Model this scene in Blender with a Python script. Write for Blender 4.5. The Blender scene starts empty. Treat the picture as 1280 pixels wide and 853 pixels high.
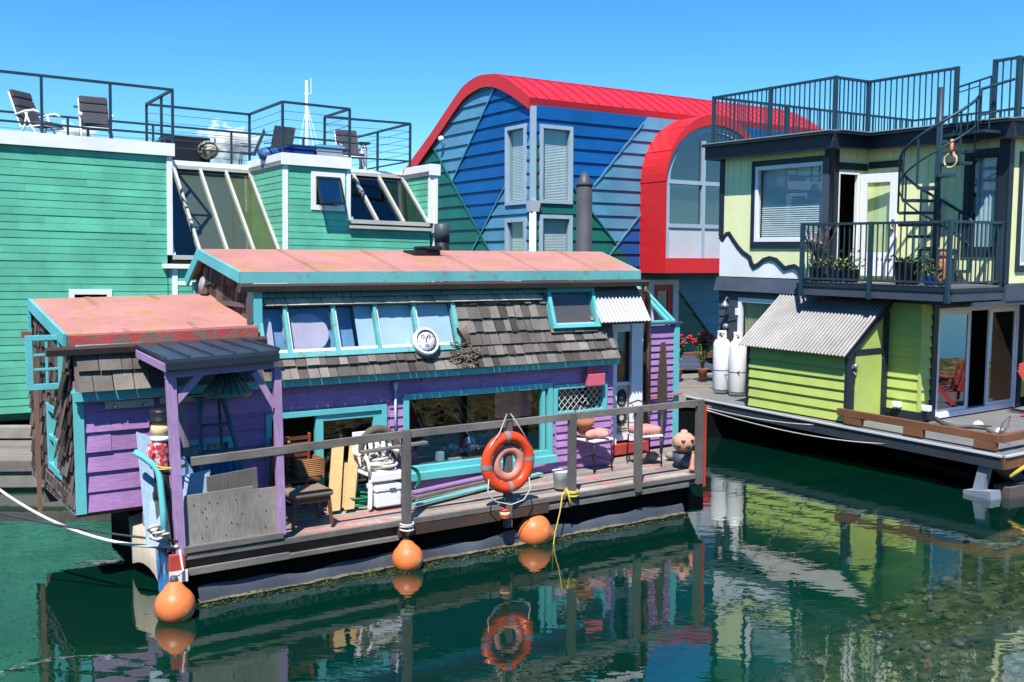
# Colourful float homes at a wharf: a purple houseboat in front of green, blue and lime float homes.
import bpy, math, random
from mathutils import Vector, Matrix
R_ = math.radians
rnd = random.Random(7)
scn = bpy.context.scene
COL = scn.collection

# ------------------------------------------------------------------ camera model (fitted from the photograph's vanishing points)
FPX, PITCH, ROLL, EYE = 1256.2, R_(4.482), R_(-0.1193), Vector((0, 0, 3.8))
def ray(x, y):
    """direction through photo pixel (1280x853)"""
    X = (x-640)/FPX; Z = -(y-426.5)/FPX
    c, s = math.cos(-ROLL), math.sin(-ROLL)
    X, Z = c*X-s*Z, s*X+c*Z
    c, s = math.cos(PITCH), math.sin(PITCH)
    return Vector((X, c+Z*s, -s+Z*c))
class Frame:
    """a building's own axes: u along its front, v into it, z up (houses float, so each lists a little)"""
    def __init__(s, o, yaw, tx=0, ty=0):
        s.R = Matrix.Rotation(R_(yaw), 3, 'Z') @ Matrix.Rotation(R_(tx), 3, 'X') @ Matrix.Rotation(R_(ty), 3, 'Y')
        s.o = Vector(o); s.Ri = s.R.transposed()
    def on(s, x, y, u=None, v=None, z=None):
        d = s.Ri @ ray(x, y); c = s.Ri @ (EYE-s.o)
        i, k = (0, u) if u is not None else (1, v) if v is not None else (2, z)
        return c + d*((k-c[i])/d[i])
    def mat(s, loc=(0, 0, 0), rz=0):
        return Matrix.Translation(s.o + s.R @ Vector(loc)) @ (s.R @ Matrix.Rotation(rz, 3, 'Z')).to_4x4()
W = Frame((0, 0, 0), 0)
P = Frame((-3.58, 10.774, 0), 33.7)
G = Frame((-9.6, 19, 0), 32.98, -.16, .9)
L = Frame((6.3, 18.7, 0), -56.25, .58, .74)
B = Frame((.6, 29.2, 0), 33.5)

# ------------------------------------------------------------------ mesh builder
def clip(poly, nx, ny, c):
    out = []
    for i, a in enumerate(poly):
        b = poly[(i+1) % len(poly)]
        da, db = nx*a[0]+ny*a[1]-c, nx*b[0]+ny*b[1]-c
        if da <= 0: out.append(a)
        if (da < 0 < db) or (db < 0 < da):
            t = da/(da-db); out.append((a[0]+(b[0]-a[0])*t, a[1]+(b[1]-a[1])*t))
    return out
def area(p):
    return abs(sum(p[i][0]*p[(i+1) % len(p)][1]-p[(i+1) % len(p)][0]*p[i][1] for i in range(len(p))))/2
def rect(s0, s1, t0, t1): return [(s0, t0), (s1, t0), (s1, t1), (s0, t1)]
# plane maps: (s, t, out) -> point.  front: faces -v;  left: faces -u;  right: faces +u;  flat: faces up
def front(V): return lambda s, t, o: (s, V-o, t)
def leftf(U): return lambda s, t, o: (U-o, s, t)
def rightf(U): return lambda s, t, o: (U+o, s, t)
def flat(Z): return lambda s, t, o: (s, t, Z+o)
def slope(v0, z0, v1, z1):
    """inclined plane facing -v/up: t runs from the low edge (v0,z0) to the high edge (v1,z1)"""
    l = math.hypot(v1-v0, z1-z0); dv, dz = (v1-v0)/l, (z1-z0)/l
    f = lambda s, t, o: (s, v0+dv*t-dz*o, z0+dz*t+dv*o)
    f.len = l
    return f
class MB:
    def __init__(s): s.v = []; s.f = []; s.m = []; s.smooth = set()
    def add(s, vs, fs, m=0, smooth=False):
        n = len(s.v); s.v += [Vector(p) for p in vs]
        for f in fs:
            if smooth: s.smooth.add(len(s.f))
            s.f.append([n+i for i in f]); s.m.append(m)
        return s
    def box(s, u0, u1, v0, v1, z0, z1, m=0):
        return s.add([(u, v, z) for z in (z0, z1) for v in (v0, v1) for u in (u0, u1)],
                     [(0, 2, 3, 1), (4, 5, 7, 6), (0, 1, 5, 4), (1, 3, 7, 5), (3, 2, 6, 7), (2, 0, 4, 6)], m)
    def slab(s, mp, s0, s1, t0, t1, o0, o1, m=0):
        """box on a mapped plane"""
        return s.add([mp(a, b, o) for o in (o0, o1) for b in (t0, t1) for a in (s0, s1)],
                     [(0, 2, 3, 1), (4, 5, 7, 6), (0, 1, 5, 4), (1, 3, 7, 5), (3, 2, 6, 7), (2, 0, 4, 6)], m)
    def bar(s, p, q, w, h, m=0, up=(0, 0, 1)):
        p, q = Vector(p), Vector(q); d = (q-p).normalized(); up = Vector(up)
        if abs(d.dot(up)) > .95: up = Vector((0, 1, 0)) if abs(d.y) < .9 else Vector((1, 0, 0))
        x = d.cross(up).normalized(); y = x.cross(d)
        a, b = x*w/2, y*h/2
        return s.add([r+c for r in (p, q) for c in (-a-b, a-b, a+b, -a+b)],
                     [(3, 2, 1, 0), (4, 5, 6, 7), (0, 1, 5, 4), (1, 2, 6, 5), (2, 3, 7, 6), (3, 0, 4, 7)], m)
    def tube(s, pts, r, n=8, m=0, closed=False):
        pts = [Vector(p) for p in pts]; k = len(pts); rs = r if isinstance(r, (list, tuple)) else [r]*k
        vs = []; ref = None
        for i, p in enumerate(pts):
            a = pts[(i-1) % k] if closed else pts[max(i-1, 0)]
            b = pts[(i+1) % k] if closed else pts[min(i+1, k-1)]
            d = (b-a).normalized()
            if ref is None: ref = Vector((0, 0, 1)) if abs(d.z) < .9 else Vector((1, 0, 0))
            x = d.cross(ref).normalized(); y = x.cross(d).normalized(); ref = y
            for j in range(n):
                t = 2*math.pi*j/n; vs.append(p+(x*math.cos(t)+y*math.sin(t))*rs[i])
        fs = []
        for i in range(k if closed else k-1):
            for j in range(n):
                a, b = i*n+j, i*n+(j+1) % n; c, d = ((i+1) % k)*n+(j+1) % n, ((i+1) % k)*n+j
                fs.append((a, b, c, d))
        if not closed: fs += [tuple(range(n))[::-1], tuple(range((k-1)*n, k*n))]
        return s.add(vs, fs, m, True)
    def prism(s, poly, vec, m=0):
        n = len(poly); a = [Vector(p) for p in poly]; b = [p+Vector(vec) for p in a]
        return s.add(a+b, [tuple(range(n))[::-1], tuple(range(n, 2*n))]+[(i, (i+1) % n, n+(i+1) % n, n+i) for i in range(n)], m)
    def lathe(s, c, prof, n=20, m=0, axis=None):
        """prof: (radius, height) list; axis: matrix turning local z"""
        c = Vector(c); vs = []
        for r, h in prof:
            for j in range(n):
                t = 2*math.pi*j/n; p = Vector((r*math.cos(t), r*math.sin(t), h))
                vs.append(c+((axis @ p) if axis else p))
        fs = [(i*n+j, i*n+(j+1) % n, (i+1)*n+(j+1) % n, (i+1)*n+j) for i in range(len(prof)-1) for j in range(n)]
        fs += [tuple(range(n))[::-1], tuple(range((len(prof)-1)*n, len(prof)*n))]
        return s.add(vs, fs, m, True)
    def ball(s, c, rx, ry=None, rz=None, n=16, m=0, jit=0):
        ry = ry or rx; rz = rz or rx; c = Vector(c); vs = []; k = n//2
        for i in range(k+1):
            a = math.pi*i/k
            for j in range(n):
                t = 2*math.pi*j/n; q = 1+(rnd.uniform(-jit, jit) if jit else 0)
                vs.append(c+Vector((rx*math.sin(a)*math.cos(t), ry*math.sin(a)*math.sin(t), rz*math.cos(a)))*q)
        fs = [(i*n+j, (i+1)*n+j, (i+1)*n+(j+1) % n, i*n+(j+1) % n) for i in range(k) for j in range(n)]
        return s.add(vs, fs, m, True)
    def torus(s, c, R, r, n=40, k=14, ax=(1, 0, 0), ay=(0, 0, 1), m=0, ry=None, mfun=None):
        c = Vector(c); ax, ay = Vector(ax), Vector(ay); az = ax.cross(ay); vs = []; fs = []; ry = ry or r
        for i in range(n):
            t = 2*math.pi*i/n; d = ax*math.cos(t)+ay*math.sin(t)
            for j in range(k):
                a = 2*math.pi*j/k; vs.append(c+d*(R+r*math.cos(a))+az*(ry*math.sin(a)))
        for i in range(n):
            for j in range(k):
                fs.append((i*k+j, ((i+1) % n)*k+j, ((i+1) % n)*k+(j+1) % k, i*k+(j+1) % k))
        n0 = len(s.f); s.add(vs, fs, m, True)
        if mfun:
            for i in range(n):
                for j in range(k): s.m[n0+i*k+j] = mfun(360*i/n)
        return s
    def plate(s, mp, poly, o0, o1, m=0):
        """solid polygon on a mapped plane"""
        n = len(poly)
        return s.add([mp(a, b, o0) for a, b in poly]+[mp(a, b, o1) for a, b in poly],
                     [tuple(range(n))[::-1], tuple(range(n, 2*n))]+[(i, (i+1) % n, n+(i+1) % n, n+i) for i in range(n)], m)
    def siding(s, mp, poly, course, lip, holes=(), joint=0, jit=0, t0=None, m=0, th=.03, gap=.003):
        """lapped boards over a convex polygon, cut round rectangular holes (s0,s1,t0,t1)"""
        lo = min(p[1] for p in poly); hi = max(p[1] for p in poly); z = lo if t0 is None else t0
        while z < hi-1e-4:
            cuts = sorted({max(z, lo), min(z+course-gap, hi)} | {k for h in holes for k in h[2:4] if max(z, lo) < k < min(z+course-gap, hi)})
            js = []
            if joint:
                x = min(p[0] for p in poly)+rnd.uniform(.2, 1)*joint
                while x < max(p[0] for p in poly)-.3: js.append(x); x += joint*rnd.uniform(.6, 1.4)
            sj = [rnd.uniform(-jit, jit) for _ in range(len(js)+1)]
            for a, b in zip(cuts, cuts[1:]):
                band = clip(clip(poly, 0, -1, -a), 0, 1, b)
                if len(band) < 3 or area(band) < 1e-5: continue
                pieces = [band]
                for h in holes:
                    if h[2] < b-1e-6 and h[3] > a+1e-6:
                        pieces = [q for p in pieces for q in (clip(p, 1, 0, h[0]), clip(p, -1, 0, -h[1])) if len(q) > 2 and area(q) > 1e-5]
                e = [-1e9]+js+[1e9]
                for p in pieces:
                    for k in range(len(e)-1):
                        q = clip(clip(p, -1, 0, -(e[k]+.002)), 1, 0, e[k+1]) if joint else p
                        if len(q) < 3 or area(q) < 1e-5: continue
                        off = lambda t: lip*(1-(t-z)/course)+.004+sj[k]
                        n = len(q)
                        s.add([mp(x, t, off(t)) for x, t in q]+[mp(x, t, -th) for x, t in q],
                              [tuple(range(n)), tuple(range(n, 2*n))[::-1]]+[((i+1) % n, i, n+i, n+(i+1) % n) for i in range(n)], m)
            z += course
        return s
    def shingles(s, mp, poly, course, w0, w1, lip=.03, jit=.02, holes=(), th=.012, m=0):
        lo = min(p[1] for p in poly); hi = max(p[1] for p in poly); z = lo
        while z < hi-.02:
            cc = course*rnd.uniform(.92, 1.08); x = min(p[0] for p in poly)
            while x < max(p[0] for p in poly):
                w = rnd.uniform(w0, w1); b = z-rnd.uniform(0, jit)*(z > lo); t = z+cc*1.02
                q = rect(x, x+w-.006-rnd.uniform(0, .006), b, min(t, hi)); x += w
                ps = [poly]
                for c in ((-1, 0, -q[0][0]), (1, 0, q[1][0]), (0, -1, -q[0][1]), (0, 1, q[2][1])): ps = [clip(p, *c) for p in ps]
                for h in holes:
                    ps2 = []
                    for p in ps:
                        if len(p) < 3: continue
                        ps2 += [clip(p, 1, 0, h[0]), clip(p, -1, 0, -h[1]), clip(clip(clip(p, -1, 0, -h[0]), 1, 0, h[1]), 0, 1, h[2]),
                                clip(clip(clip(p, -1, 0, -h[0]), 1, 0, h[1]), 0, -1, -h[3])]
                    ps = ps2
                o = rnd.uniform(0, .008); tl = rnd.uniform(-.006, .006)
                for p in ps:
                    if len(p) < 3 or area(p) < 1e-4: continue
                    off = lambda a, t_: lip*(1-(t_-z)/cc)+.006+o+tl*(a-q[0][0])/w
                    n = len(p)
                    s.add([mp(a, t_, off(a, t_)) for a, t_ in p]+[mp(a, t_, off(a, t_)-th) for a, t_ in p],
                          [tuple(range(n)), tuple(range(n, 2*n))[::-1]]+[((i+1) % n, i, n+i, n+(i+1) % n) for i in range(n)], m)
            z += cc
        return s
    def corrugated(s, o, sv, tv, n, amp, m=0, th=.004):
        """sheet from corner o, ridges running along tv, waves along sv"""
        o, sv, tv = Vector(o), Vector(sv), Vector(tv); nn = sv.cross(tv).normalized(); k = n*6; vs = []
        for d in (0, -th):
            for i in range(k+1):
                w = nn*(amp*math.cos(2*math.pi*i/6)+d)
                for j in range(5): vs.append(o+sv*(i/k)+tv*(j/4)+w)
        h = (k+1)*5
        fs = [(i*5+j, (i+1)*5+j, (i+1)*5+j+1, i*5+j+1) for i in range(k) for j in range(4)]
        fs += [tuple(h+x for x in f[::-1]) for f in fs]
        return s.add(vs, fs, m, True)
    def build(s, name, mats, parent=None, bevel=0, base=None):
        me = bpy.data.meshes.new(name)
        b = Vector(base if base is not None else BASE.get(parent.name, (0, 0, 0)) if parent else (0, 0, 0))
        me.from_pydata([tuple(p-b) for p in s.v], [], s.f)
        mats = mats if isinstance(mats, (list, tuple)) else [mats]
        for k in mats: me.materials.append(k)
        for i, pl in enumerate(me.polygons):
            pl.material_index = s.m[i]
            if i in s.smooth: pl.use_smooth = True
        me.update()
        o = bpy.data.objects.new(name, me); COL.objects.link(o)
        if parent: o.parent = parent; BASE[o.name] = b
        if bevel:
            md = o.modifiers.new('bevel', 'BEVEL'); md.width = bevel; md.segments = 2; md.limit_method = 'ANGLE'; md.angle_limit = R_(50)
        return o
BASE = {}
def tag(o, label=None, cat=None, group=None, kind=None):
    if label: o['label'] = label
    if cat: o['category'] = cat
    if group: o['group'] = group
    if kind: o['kind'] = kind
    return o
def thing(name, label, cat, fr=W, base=(0, 0, 0), rz=0, group=None, own=False):
    """an Empty at the thing's base; its parts are given in the frame's coordinates, or (own) in the thing's own"""
    o = bpy.data.objects.new(name, None); COL.objects.link(o); o.empty_display_size = .2
    o.matrix_world = fr.mat(base, rz)
    BASE[o.name] = Vector((0, 0, 0)) if own else Vector(base)
    return tag(o, label, cat, group)
def solo(mb, name, label, cat, mats, fr=W, base=(0, 0, 0), rz=0, group=None, own=False, bevel=0, kind=None):
    """a thing that is one mesh"""
    o = mb.build(name, mats, None, bevel, (0, 0, 0) if own else base)
    o.matrix_world = fr.mat(base, rz)
    BASE[o.name] = Vector((0, 0, 0)) if own else Vector(base)
    return tag(o, label, cat, group, kind)
def copy_thing(root, fr, base, rz=0, label=None):
    def rec(o, par):
        c = o.copy(); COL.objects.link(c)
        for ch in [x for x in KIDS(o)]: rec(ch, c)
        if par: c.parent = par
        return c
    r = rec(root, None); r.matrix_world = fr.mat(base, rz)
    if label: r['label'] = label
    return r
def KIDS(o): return [x for x in bpy.data.objects if x.parent == o]

# ------------------------------------------------------------------ materials
def srgb(r, g, b):
    f = lambda c: ((c/255+.055)/1.055)**2.4 if c > 10 else c/255/12.92
    return (f(r), f(g), f(b))
def mixrgb(nt, fac, a, b, mode='MIX'):
    n = nt.nodes.new('ShaderNodeMix'); n.data_type = 'RGBA'; n.blend_type = mode
    for sock, val in ((n.inputs[0], fac), (n.inputs[6], a), (n.inputs[7], b)):
        if hasattr(val, 'links'): nt.links.new(val, sock)
        elif isinstance(val, (int, float)): sock.default_value = val
        else: sock.default_value = (*val, 1)
    return n.outputs[2]
def ramp(nt, src, stops):
    n = nt.nodes.new('ShaderNodeValToRGB'); e = n.color_ramp.elements
    e[0].position, e[0].color = stops[0][0], (*[stops[0][1]]*3, 1); e[1].position, e[1].color = stops[-1][0], (*[stops[-1][1]]*3, 1)
    for p, c in stops[1:-1]:
        x = e.new(p); x.color = (c, c, c, 1)
    nt.links.new(src, n.inputs[0]); return n.outputs[0]
def noise(nt, scale, detail=4, stretch=(1, 1, 1), rough=.6):
    tc = nt.nodes.new('ShaderNodeTexCoord'); mp = nt.nodes.new('ShaderNodeMapping'); mp.inputs['Scale'].default_value = stretch
    nt.links.new(tc.outputs['Object'], mp.inputs[0]); n = nt.nodes.new('ShaderNodeTexNoise')
    n.inputs['Scale'].default_value = scale; n.inputs['Detail'].default_value = detail; n.inputs['Roughness'].default_value = rough
    nt.links.new(mp.outputs[0], n.inputs['Vector']); return n.outputs['Fac']
MATS = {}
def mat(name, col, rough=.6, var=.12, island=0, grain=None, wear=None, wearcol=(.2, .18, .16), wearscale=3, bump=.15, bscale=60, metal=0, spec=.4, dirt=.0, island_col=None, coat=0):
    """painted / weathered surface: tone noise, per-board tone, streaky grain, flaking to another colour"""
    if name in MATS: return MATS[name]
    m = bpy.data.materials.new(name); m.use_nodes = True; nt = m.node_tree; bs = nt.nodes['Principled BSDF']
    bs.inputs['Roughness'].default_value = rough; bs.inputs['Metallic'].default_value = metal; bs.inputs['Specular IOR Level'].default_value = spec
    c = tuple(col)
    dark = tuple(k*(1-var*1.6) for k in c); lite = tuple(min(1, k*(1+var)) for k in c)
    out = mixrgb(nt, ramp(nt, noise(nt, 1.3, 6), [(.3, 0), (.7, 1)]), dark, lite)
    if dirt:
        d = ramp(nt, noise(nt, 9, 8, (1, 1, .35), .7), [(.52, 0), (.75, dirt)])
        out = mixrgb(nt, d, out, tuple(k*.35+.02 for k in c))
    if grain:
        gx, amt = grain, .35
        g = ramp(nt, noise(nt, 6, 6, gx, .7), [(.3, 1-amt), (.7, 1+amt*.4)])
        out = mixrgb(nt, 1.0, out, g, 'MULTIPLY')
    if island:
        ge = nt.nodes.new('ShaderNodeNewGeometry')
        g = ramp(nt, ge.outputs['Random Per Island'], [(0, 1-island), (1, 1+island*.6)])
        out = mixrgb(nt, 1.0, out, g, 'MULTIPLY')
        if island_col:
            k = ramp(nt, ge.outputs['Random Per Island'], [(.45, 0), (.6, .7), (.7, .0), (.8, .5), (1, 0)])
            out = mixrgb(nt, k, out, island_col)
    if wear:
        f = ramp(nt, noise(nt, wearscale, 10, (1, 1, 1), .72), [(wear, 0), (wear+.05, 1)])
        out = mixrgb(nt, f, out, wearcol)
    nt.links.new(out, bs.inputs['Base Color'])
    if bump:
        b = nt.nodes.new('ShaderNodeBump'); b.inputs['Strength'].default_value = bump; b.inputs['Distance'].default_value = .01
        nt.links.new(noise(nt, bscale, 5, grain if grain else (1, 1, 1)), b.inputs['Height']); nt.links.new(b.outputs[0], bs.inputs['Normal'])
    rr = nt.nodes.new('ShaderNodeMapRange'); rr.inputs[3].default_value = max(0, rough-.1); rr.inputs[4].default_value = min(1, rough+.12)
    nt.links.new(noise(nt, 4, 5), rr.inputs[0]); nt.links.new(rr.outputs[0], bs.inputs['Roughness'])
    MATS[name] = m; return m
def glass(name, tint=(.9, .95, .95), ior=1.5, rough=0, boost=0):
    m = bpy.data.materials.new(name); m.use_nodes = True; nt = m.node_tree; nt.nodes.remove(nt.nodes['Principled BSDF'])
    t = nt.nodes.new('ShaderNodeBsdfTransparent'); t.inputs[0].default_value = (*tint, 1)
    g = nt.nodes.new('ShaderNodeBsdfGlossy'); g.inputs['Roughness'].default_value = rough
    lw = nt.nodes.new('ShaderNodeLayerWeight'); lw.inputs[0].default_value = .5          # Schlick: the same from both faces of the pane
    fr = nt.nodes.new('ShaderNodeMath'); fr.operation = 'POWER'; fr.inputs[1].default_value = 5; nt.links.new(lw.outputs['Facing'], fr.inputs[0])
    x = nt.nodes.new('ShaderNodeMixShader'); f = fr.outputs[0]
    b = nt.nodes.new('ShaderNodeBump'); b.inputs['Strength'].default_value = .03; nt.links.new(noise(nt, 2.5, 2), b.inputs['Height']); nt.links.new(b.outputs[0], g.inputs['Normal'])
    mx = nt.nodes.new('ShaderNodeMath'); mx.operation = 'MULTIPLY_ADD'; mx.inputs[1].default_value = .95; mx.inputs[2].default_value = boost+.05; mx.use_clamp = True
    nt.links.new(f, mx.inputs[0]); nt.links.new(mx.outputs[0], x.inputs[0])
    nt.links.new(t.outputs[0], x.inputs[1]); nt.links.new(g.outputs[0], x.inputs[2]); nt.links.new(x.outputs[0], nt.nodes['Material Output'].inputs[0])
    return m
GL = glass('window_glass'); GLD = glass('tinted_glass', (.45, .55, .55), boost=.05); GLG = glass('greenhouse_glass', (.80, .84, .82), boost=.05); GLM = glass('mirror_blue_glass', (.3, .45, .6), boost=.25)
X, Y_, Z_ = (1, 12, 12), (12, 1, 12), (12, 12, 1)
M = dict(
 green=mat('green_paint', (.112,.475,.315), .5, .16, .14, bump=.12, bscale=25, dirt=.15),
 white=mat('white_paint', (.80, .81, .82), .45, .05, bump=.05, dirt=.10),
 whiteold=mat('old_white_paint', (.72, .72, .70), .5, .08, wear=.66, wearcol=(.4, .36, .3), bump=.1),
 aluminium=mat('pale_aluminium', (.55, .55, .50), .4, .08, metal=.3),
 navyrail=mat('dark_blue_green_metal', (.018, .045, .065), .4, .1, bump=.03),
 black=mat('black_paint', (.012, .013, .016), .45, .2),
 slate=mat('slate_grey_paint', (.055, .07, .10), .55, .15, .1, dirt=.2),
 navy=mat('navy_trim_paint', (.014, .022, .036), .5, .15, dirt=.15),
 lime=mat('lime_green_paint', (.43,.53,.13), .5, .08, .06, bump=.06, dirt=.1),
 pale=mat('pale_lime_paint', (.80,.83,.46), .6, .06, .04, bump=.06, dirt=.08),
 purple=mat('purple_paint', (.39,.21,.455), .6, .15, .16, X, wear=.70, wearcol=(.28, .17, .32), wearscale=4, dirt=.25, bump=.25),
 purplepost=mat('purple_post_paint', (.42,.265,.47), .6, .12, 0, Z_, wear=.66, wearcol=(.42, .32, .42), dirt=.25),
 teal=mat('turquoise_paint', (.115,.47,.49), .55, .10, wear=.66, wearcol=(.32, .47, .47), wearscale=5, bump=.2, dirt=.18),
 tealpeel=mat('peeling_turquoise_paint', (.13,.43,.43), .7, .12, wear=.55, wearcol=(.20, .25, .22), wearscale=7, bump=.4, dirt=.3),
 pink=mat('pink_roof_coating', (.46,.205,.17), .7, .10, wear=.54, wearcol=(.38, .21, .085), wearscale=1.8, bump=.3, bscale=14, dirt=.6),
 brick=mat('crumbling_red_paint', (.42, .065, .06), .8, .2, wear=.49, wearcol=(.17, .13, .11), wearscale=9, bump=.6, bscale=30),
 shingle=mat('weathered_cedar_shingle', (.20,.177,.155), .85, .3, .72, (16, 16, 1.2), bump=.6, bscale=30, dirt=.5),
 darkshingle=mat('brown_cedar_shingle', (.085, .05, .04), .85, .25, .55, (14, 14, 1.2), bump=.5, bscale=30, dirt=.3, island_col=(.22, .17, .15)),
 deck=mat('weathered_deck_board', (.35,.30,.265), .85, .25, .30, X, wear=.54, wearcol=(.44, .18, .155), wearscale=2.4, bump=.4, bscale=40, dirt=.35),
 grey=mat('grey_weathered_wood', (.21,.19,.17), .85, .25, .22, X, bump=.5, bscale=40, dirt=.35),
 greyz=mat('grey_weathered_post', (.16,.15,.14), .85, .25, .2, Z_, bump=.5, bscale=40, dirt=.3),
 ply=mat('weathered_plywood', (.33,.30,.265), .85, .25, 0, Z_, bump=.5, bscale=40, dirt=.45),
 fresh=mat('fresh_pine_board', (.62, .40, .18), .6, .12, .12, Z_, bump=.15),
 timber=mat('orange_brown_timber', (.22,.09,.042), .6, .2, .15, Y_, bump=.25, dirt=.25),
 redwood=mat('red_paint_board', (.42, .05, .035), .6, .15, wear=.64, wearcol=(.3, .2, .17), dirt=.2),
 bark=mat('dark_brown_wood', (.075, .045, .035), .7, .3, 0, Z_, bump=.4),
 chairwood=mat('brown_chair_wood', (.14, .055, .03), .4, .2, 0, Z_, bump=.1),
 seatfab=mat('brown_seat_fabric', (.23, .16, .11), .9, .15, bump=.4, bscale=200),
 gutter=mat('brown_gutter_metal', (.16,.10,.085), .4, .12, metal=.2),
 pipe=mat('brown_pipe_paint', (.22, .12, .085), .45, .12),
 darkroof=mat('dark_metal_roof', (.04,.06,.09), .4, .15, metal=.2, dirt=.2),
 galv=mat('galvanised_iron', (.27,.28,.30), .35, .12, metal=.35, dirt=.2),
 rust=mat('weathered_corrugated_iron', (.33,.32,.31), .5, .15, metal=.25, wear=.62, wearcol=(.28, .2, .15), wearscale=7, dirt=.3),
 hull=mat('black_hull', (.004,.005,.006), .85, .3, dirt=.2, spec=.05),
 tarp=mat('grey_hull_tarp', (.055,.066,.085), .6, .3, bump=.6, bscale=9, dirt=.4),
 barnacle=mat('barnacles', (.16, .145, .085), .9, .4, wear=.52, wearcol=(.02, .022, .02), wearscale=22, bump=1, bscale=60),
 weed=mat('brown_green_weed', (.07,.075,.018), .9, .4, .5, bump=.6),
 concrete=mat('concrete', (.25, .235, .21), .9, .2, bump=.4, dirt=.5),
 dock=mat('pale_dock_board', (.24,.21,.18), .85, .15, .2, X, bump=.3, dirt=.3),
 greydeck=mat('grey_painted_deck', (.17,.17,.17), .75, .12, .1, bump=.15, dirt=.2),
 orange=mat('orange_buoy_plastic', (.74,.20,.06), .45, .15, wear=.56, wearcol=(.68, .38, .20), wearscale=3.5, dirt=.45, bump=.08),
 ringred=mat('life_ring_orange', (.75,.065,.016), .35, .08, dirt=.12, bump=.04),
 ringpink=mat('faded_pink_ring', (.62, .25, .19), .55, .12, dirt=.25),
 silver=mat('reflective_tape', (.36,.38,.41), .3, .05, metal=.5),
 rope=mat('pale_rope', (.62, .58, .52), .9, .2, bump=.8, bscale=160),
 darkrope=mat('dark_rope', (.03, .04, .055), .8, .2, bump=.6, bscale=160),
 yellow=mat('yellow_rope', (.65, .48, .08), .8, .15, bump=.6, bscale=160),
 chain=mat('tangled_net', (.16, .13, .10), .8, .3),
 red=mat('red_roof_metal', (.55,.024,.04), .38, .06, metal=.1, bump=.02, dirt=.06),
 redflat=mat('red_trim_paint', (.60, .018, .022), .4, .06, bump=.02),
 royal=mat('royal_blue_panel', (.004,.088,.29), .32, .12, .12, bump=.03),
 sky_=mat('light_blue_panel', (.085,.25,.37), .32, .12, .12, bump=.03),
 forest=mat('forest_green_panel', (.010, .12, .085), .32, .12, .12, bump=.03),
 steel=mat('blue_grey_window_frame', (.33, .42, .50), .4, .05),
 panelgrey=mat('pale_grey_panel', (.52, .54, .58), .4, .05),
 blind=mat('pale_blind', (.74,.75,.74), .7, .04), curtain=mat('pale_curtain', (.55, .62, .70), .9, .1),
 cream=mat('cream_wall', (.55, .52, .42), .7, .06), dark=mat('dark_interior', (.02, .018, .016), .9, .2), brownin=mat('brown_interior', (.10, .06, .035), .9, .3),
 pile=mat('grey_pile_cap', (.055, .065, .08), .5, .15), pilew=mat('dark_piling', (.045, .05, .06), .7, .25, bump=.3),
 plasticw=mat('white_plastic', (.80, .80, .80), .4, .05), cushion=mat('charcoal_cushion', (.06, .062, .075), .9, .2, bump=.3, bscale=200),
 sling=mat('beige_sling', (.30, .26, .23), .8, .1), pinkcush=mat('pink_cushion', (.62, .27, .23), .9, .12, bump=.4, bscale=120),
 bluetarp=mat('blue_tarp', (.03, .11, .27), .5, .25, bump=.5, bscale=12), bluebin=mat('blue_bin_plastic', (.01, .05, .27), .35, .1), lidblue=mat('pale_blue_lid', (.12, .38, .62), .35, .1),
 tote=mat('cloudy_plastic', (.45, .52, .55), .3, .2), tank=mat('white_tank_enamel', (.80, .80, .80), .3, .03, bump=.02, dirt=.04),
 adir=mat('coral_red_plastic', (.55, .085, .075), .4, .1), terracotta=mat('terracotta', (.35, .14, .07), .8, .15), leaf=mat('plant_leaf', (.06, .13, .025), .6, .3, .6), leafy=mat('pale_plant_leaf', (.28, .30, .09), .6, .3, .5),
 lav=mat('dry_flower_spike', (.14, .09, .11), .8, .3, .5), flower=mat('red_geranium', (.60, .02, .025), .6, .2, .4), bluepot=mat('blue_glaze', (.01, .07, .35), .2, .1),
 paleblue=mat('pale_blue_paint', (.34, .48, .62), .55, .1, 0, Z_, dirt=.2), bluepanel=mat('blue_marbled_paint', (.05, .22, .50), .5, .3, wear=.52, wearcol=(.35, .5, .65), wearscale=3),
 skin_clay=mat('pink_clay', (.58, .30, .22), .8, .15, bump=.3), pinkbox=mat('pink_box_paint', (.60, .12, .17), .6, .12), hose=mat('green_hose', (.01, .20, .10), .4, .1),
 wicker=mat('wicker', (.32, .15, .06), .8, .3, bump=.8, bscale=90), tyre=mat('worn_tyre', (.11, .09, .07), .8, .3, bump=.8, bscale=70), driftwood=mat('driftwood', (.10, .085, .08), .8, .3, bump=.6),
 brass=mat('worn_brass', (.32, .28, .2), .35, .2, metal=.7), sand=mat('beard_cream', (.66, .52, .28), .9, .15), redcoat=mat('red_pattern_cloth', (.50, .03, .05), .8, .2, wear=.52, wearcol=(.6, .5, .5), wearscale=22),
 cloth=mat('patterned_cloth', (.20, .20, .27), .9, .3, wear=.55, wearcol=(.40, .10, .10), wearscale=14), vestred=mat('red_vest', (.60, .03, .02), .7, .1), vestyellow=mat('yellow_vest', (.55, .60, .03), .7, .1), mast=mat('mast_white', (.75, .75, .72), .4, .05),
)
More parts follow.
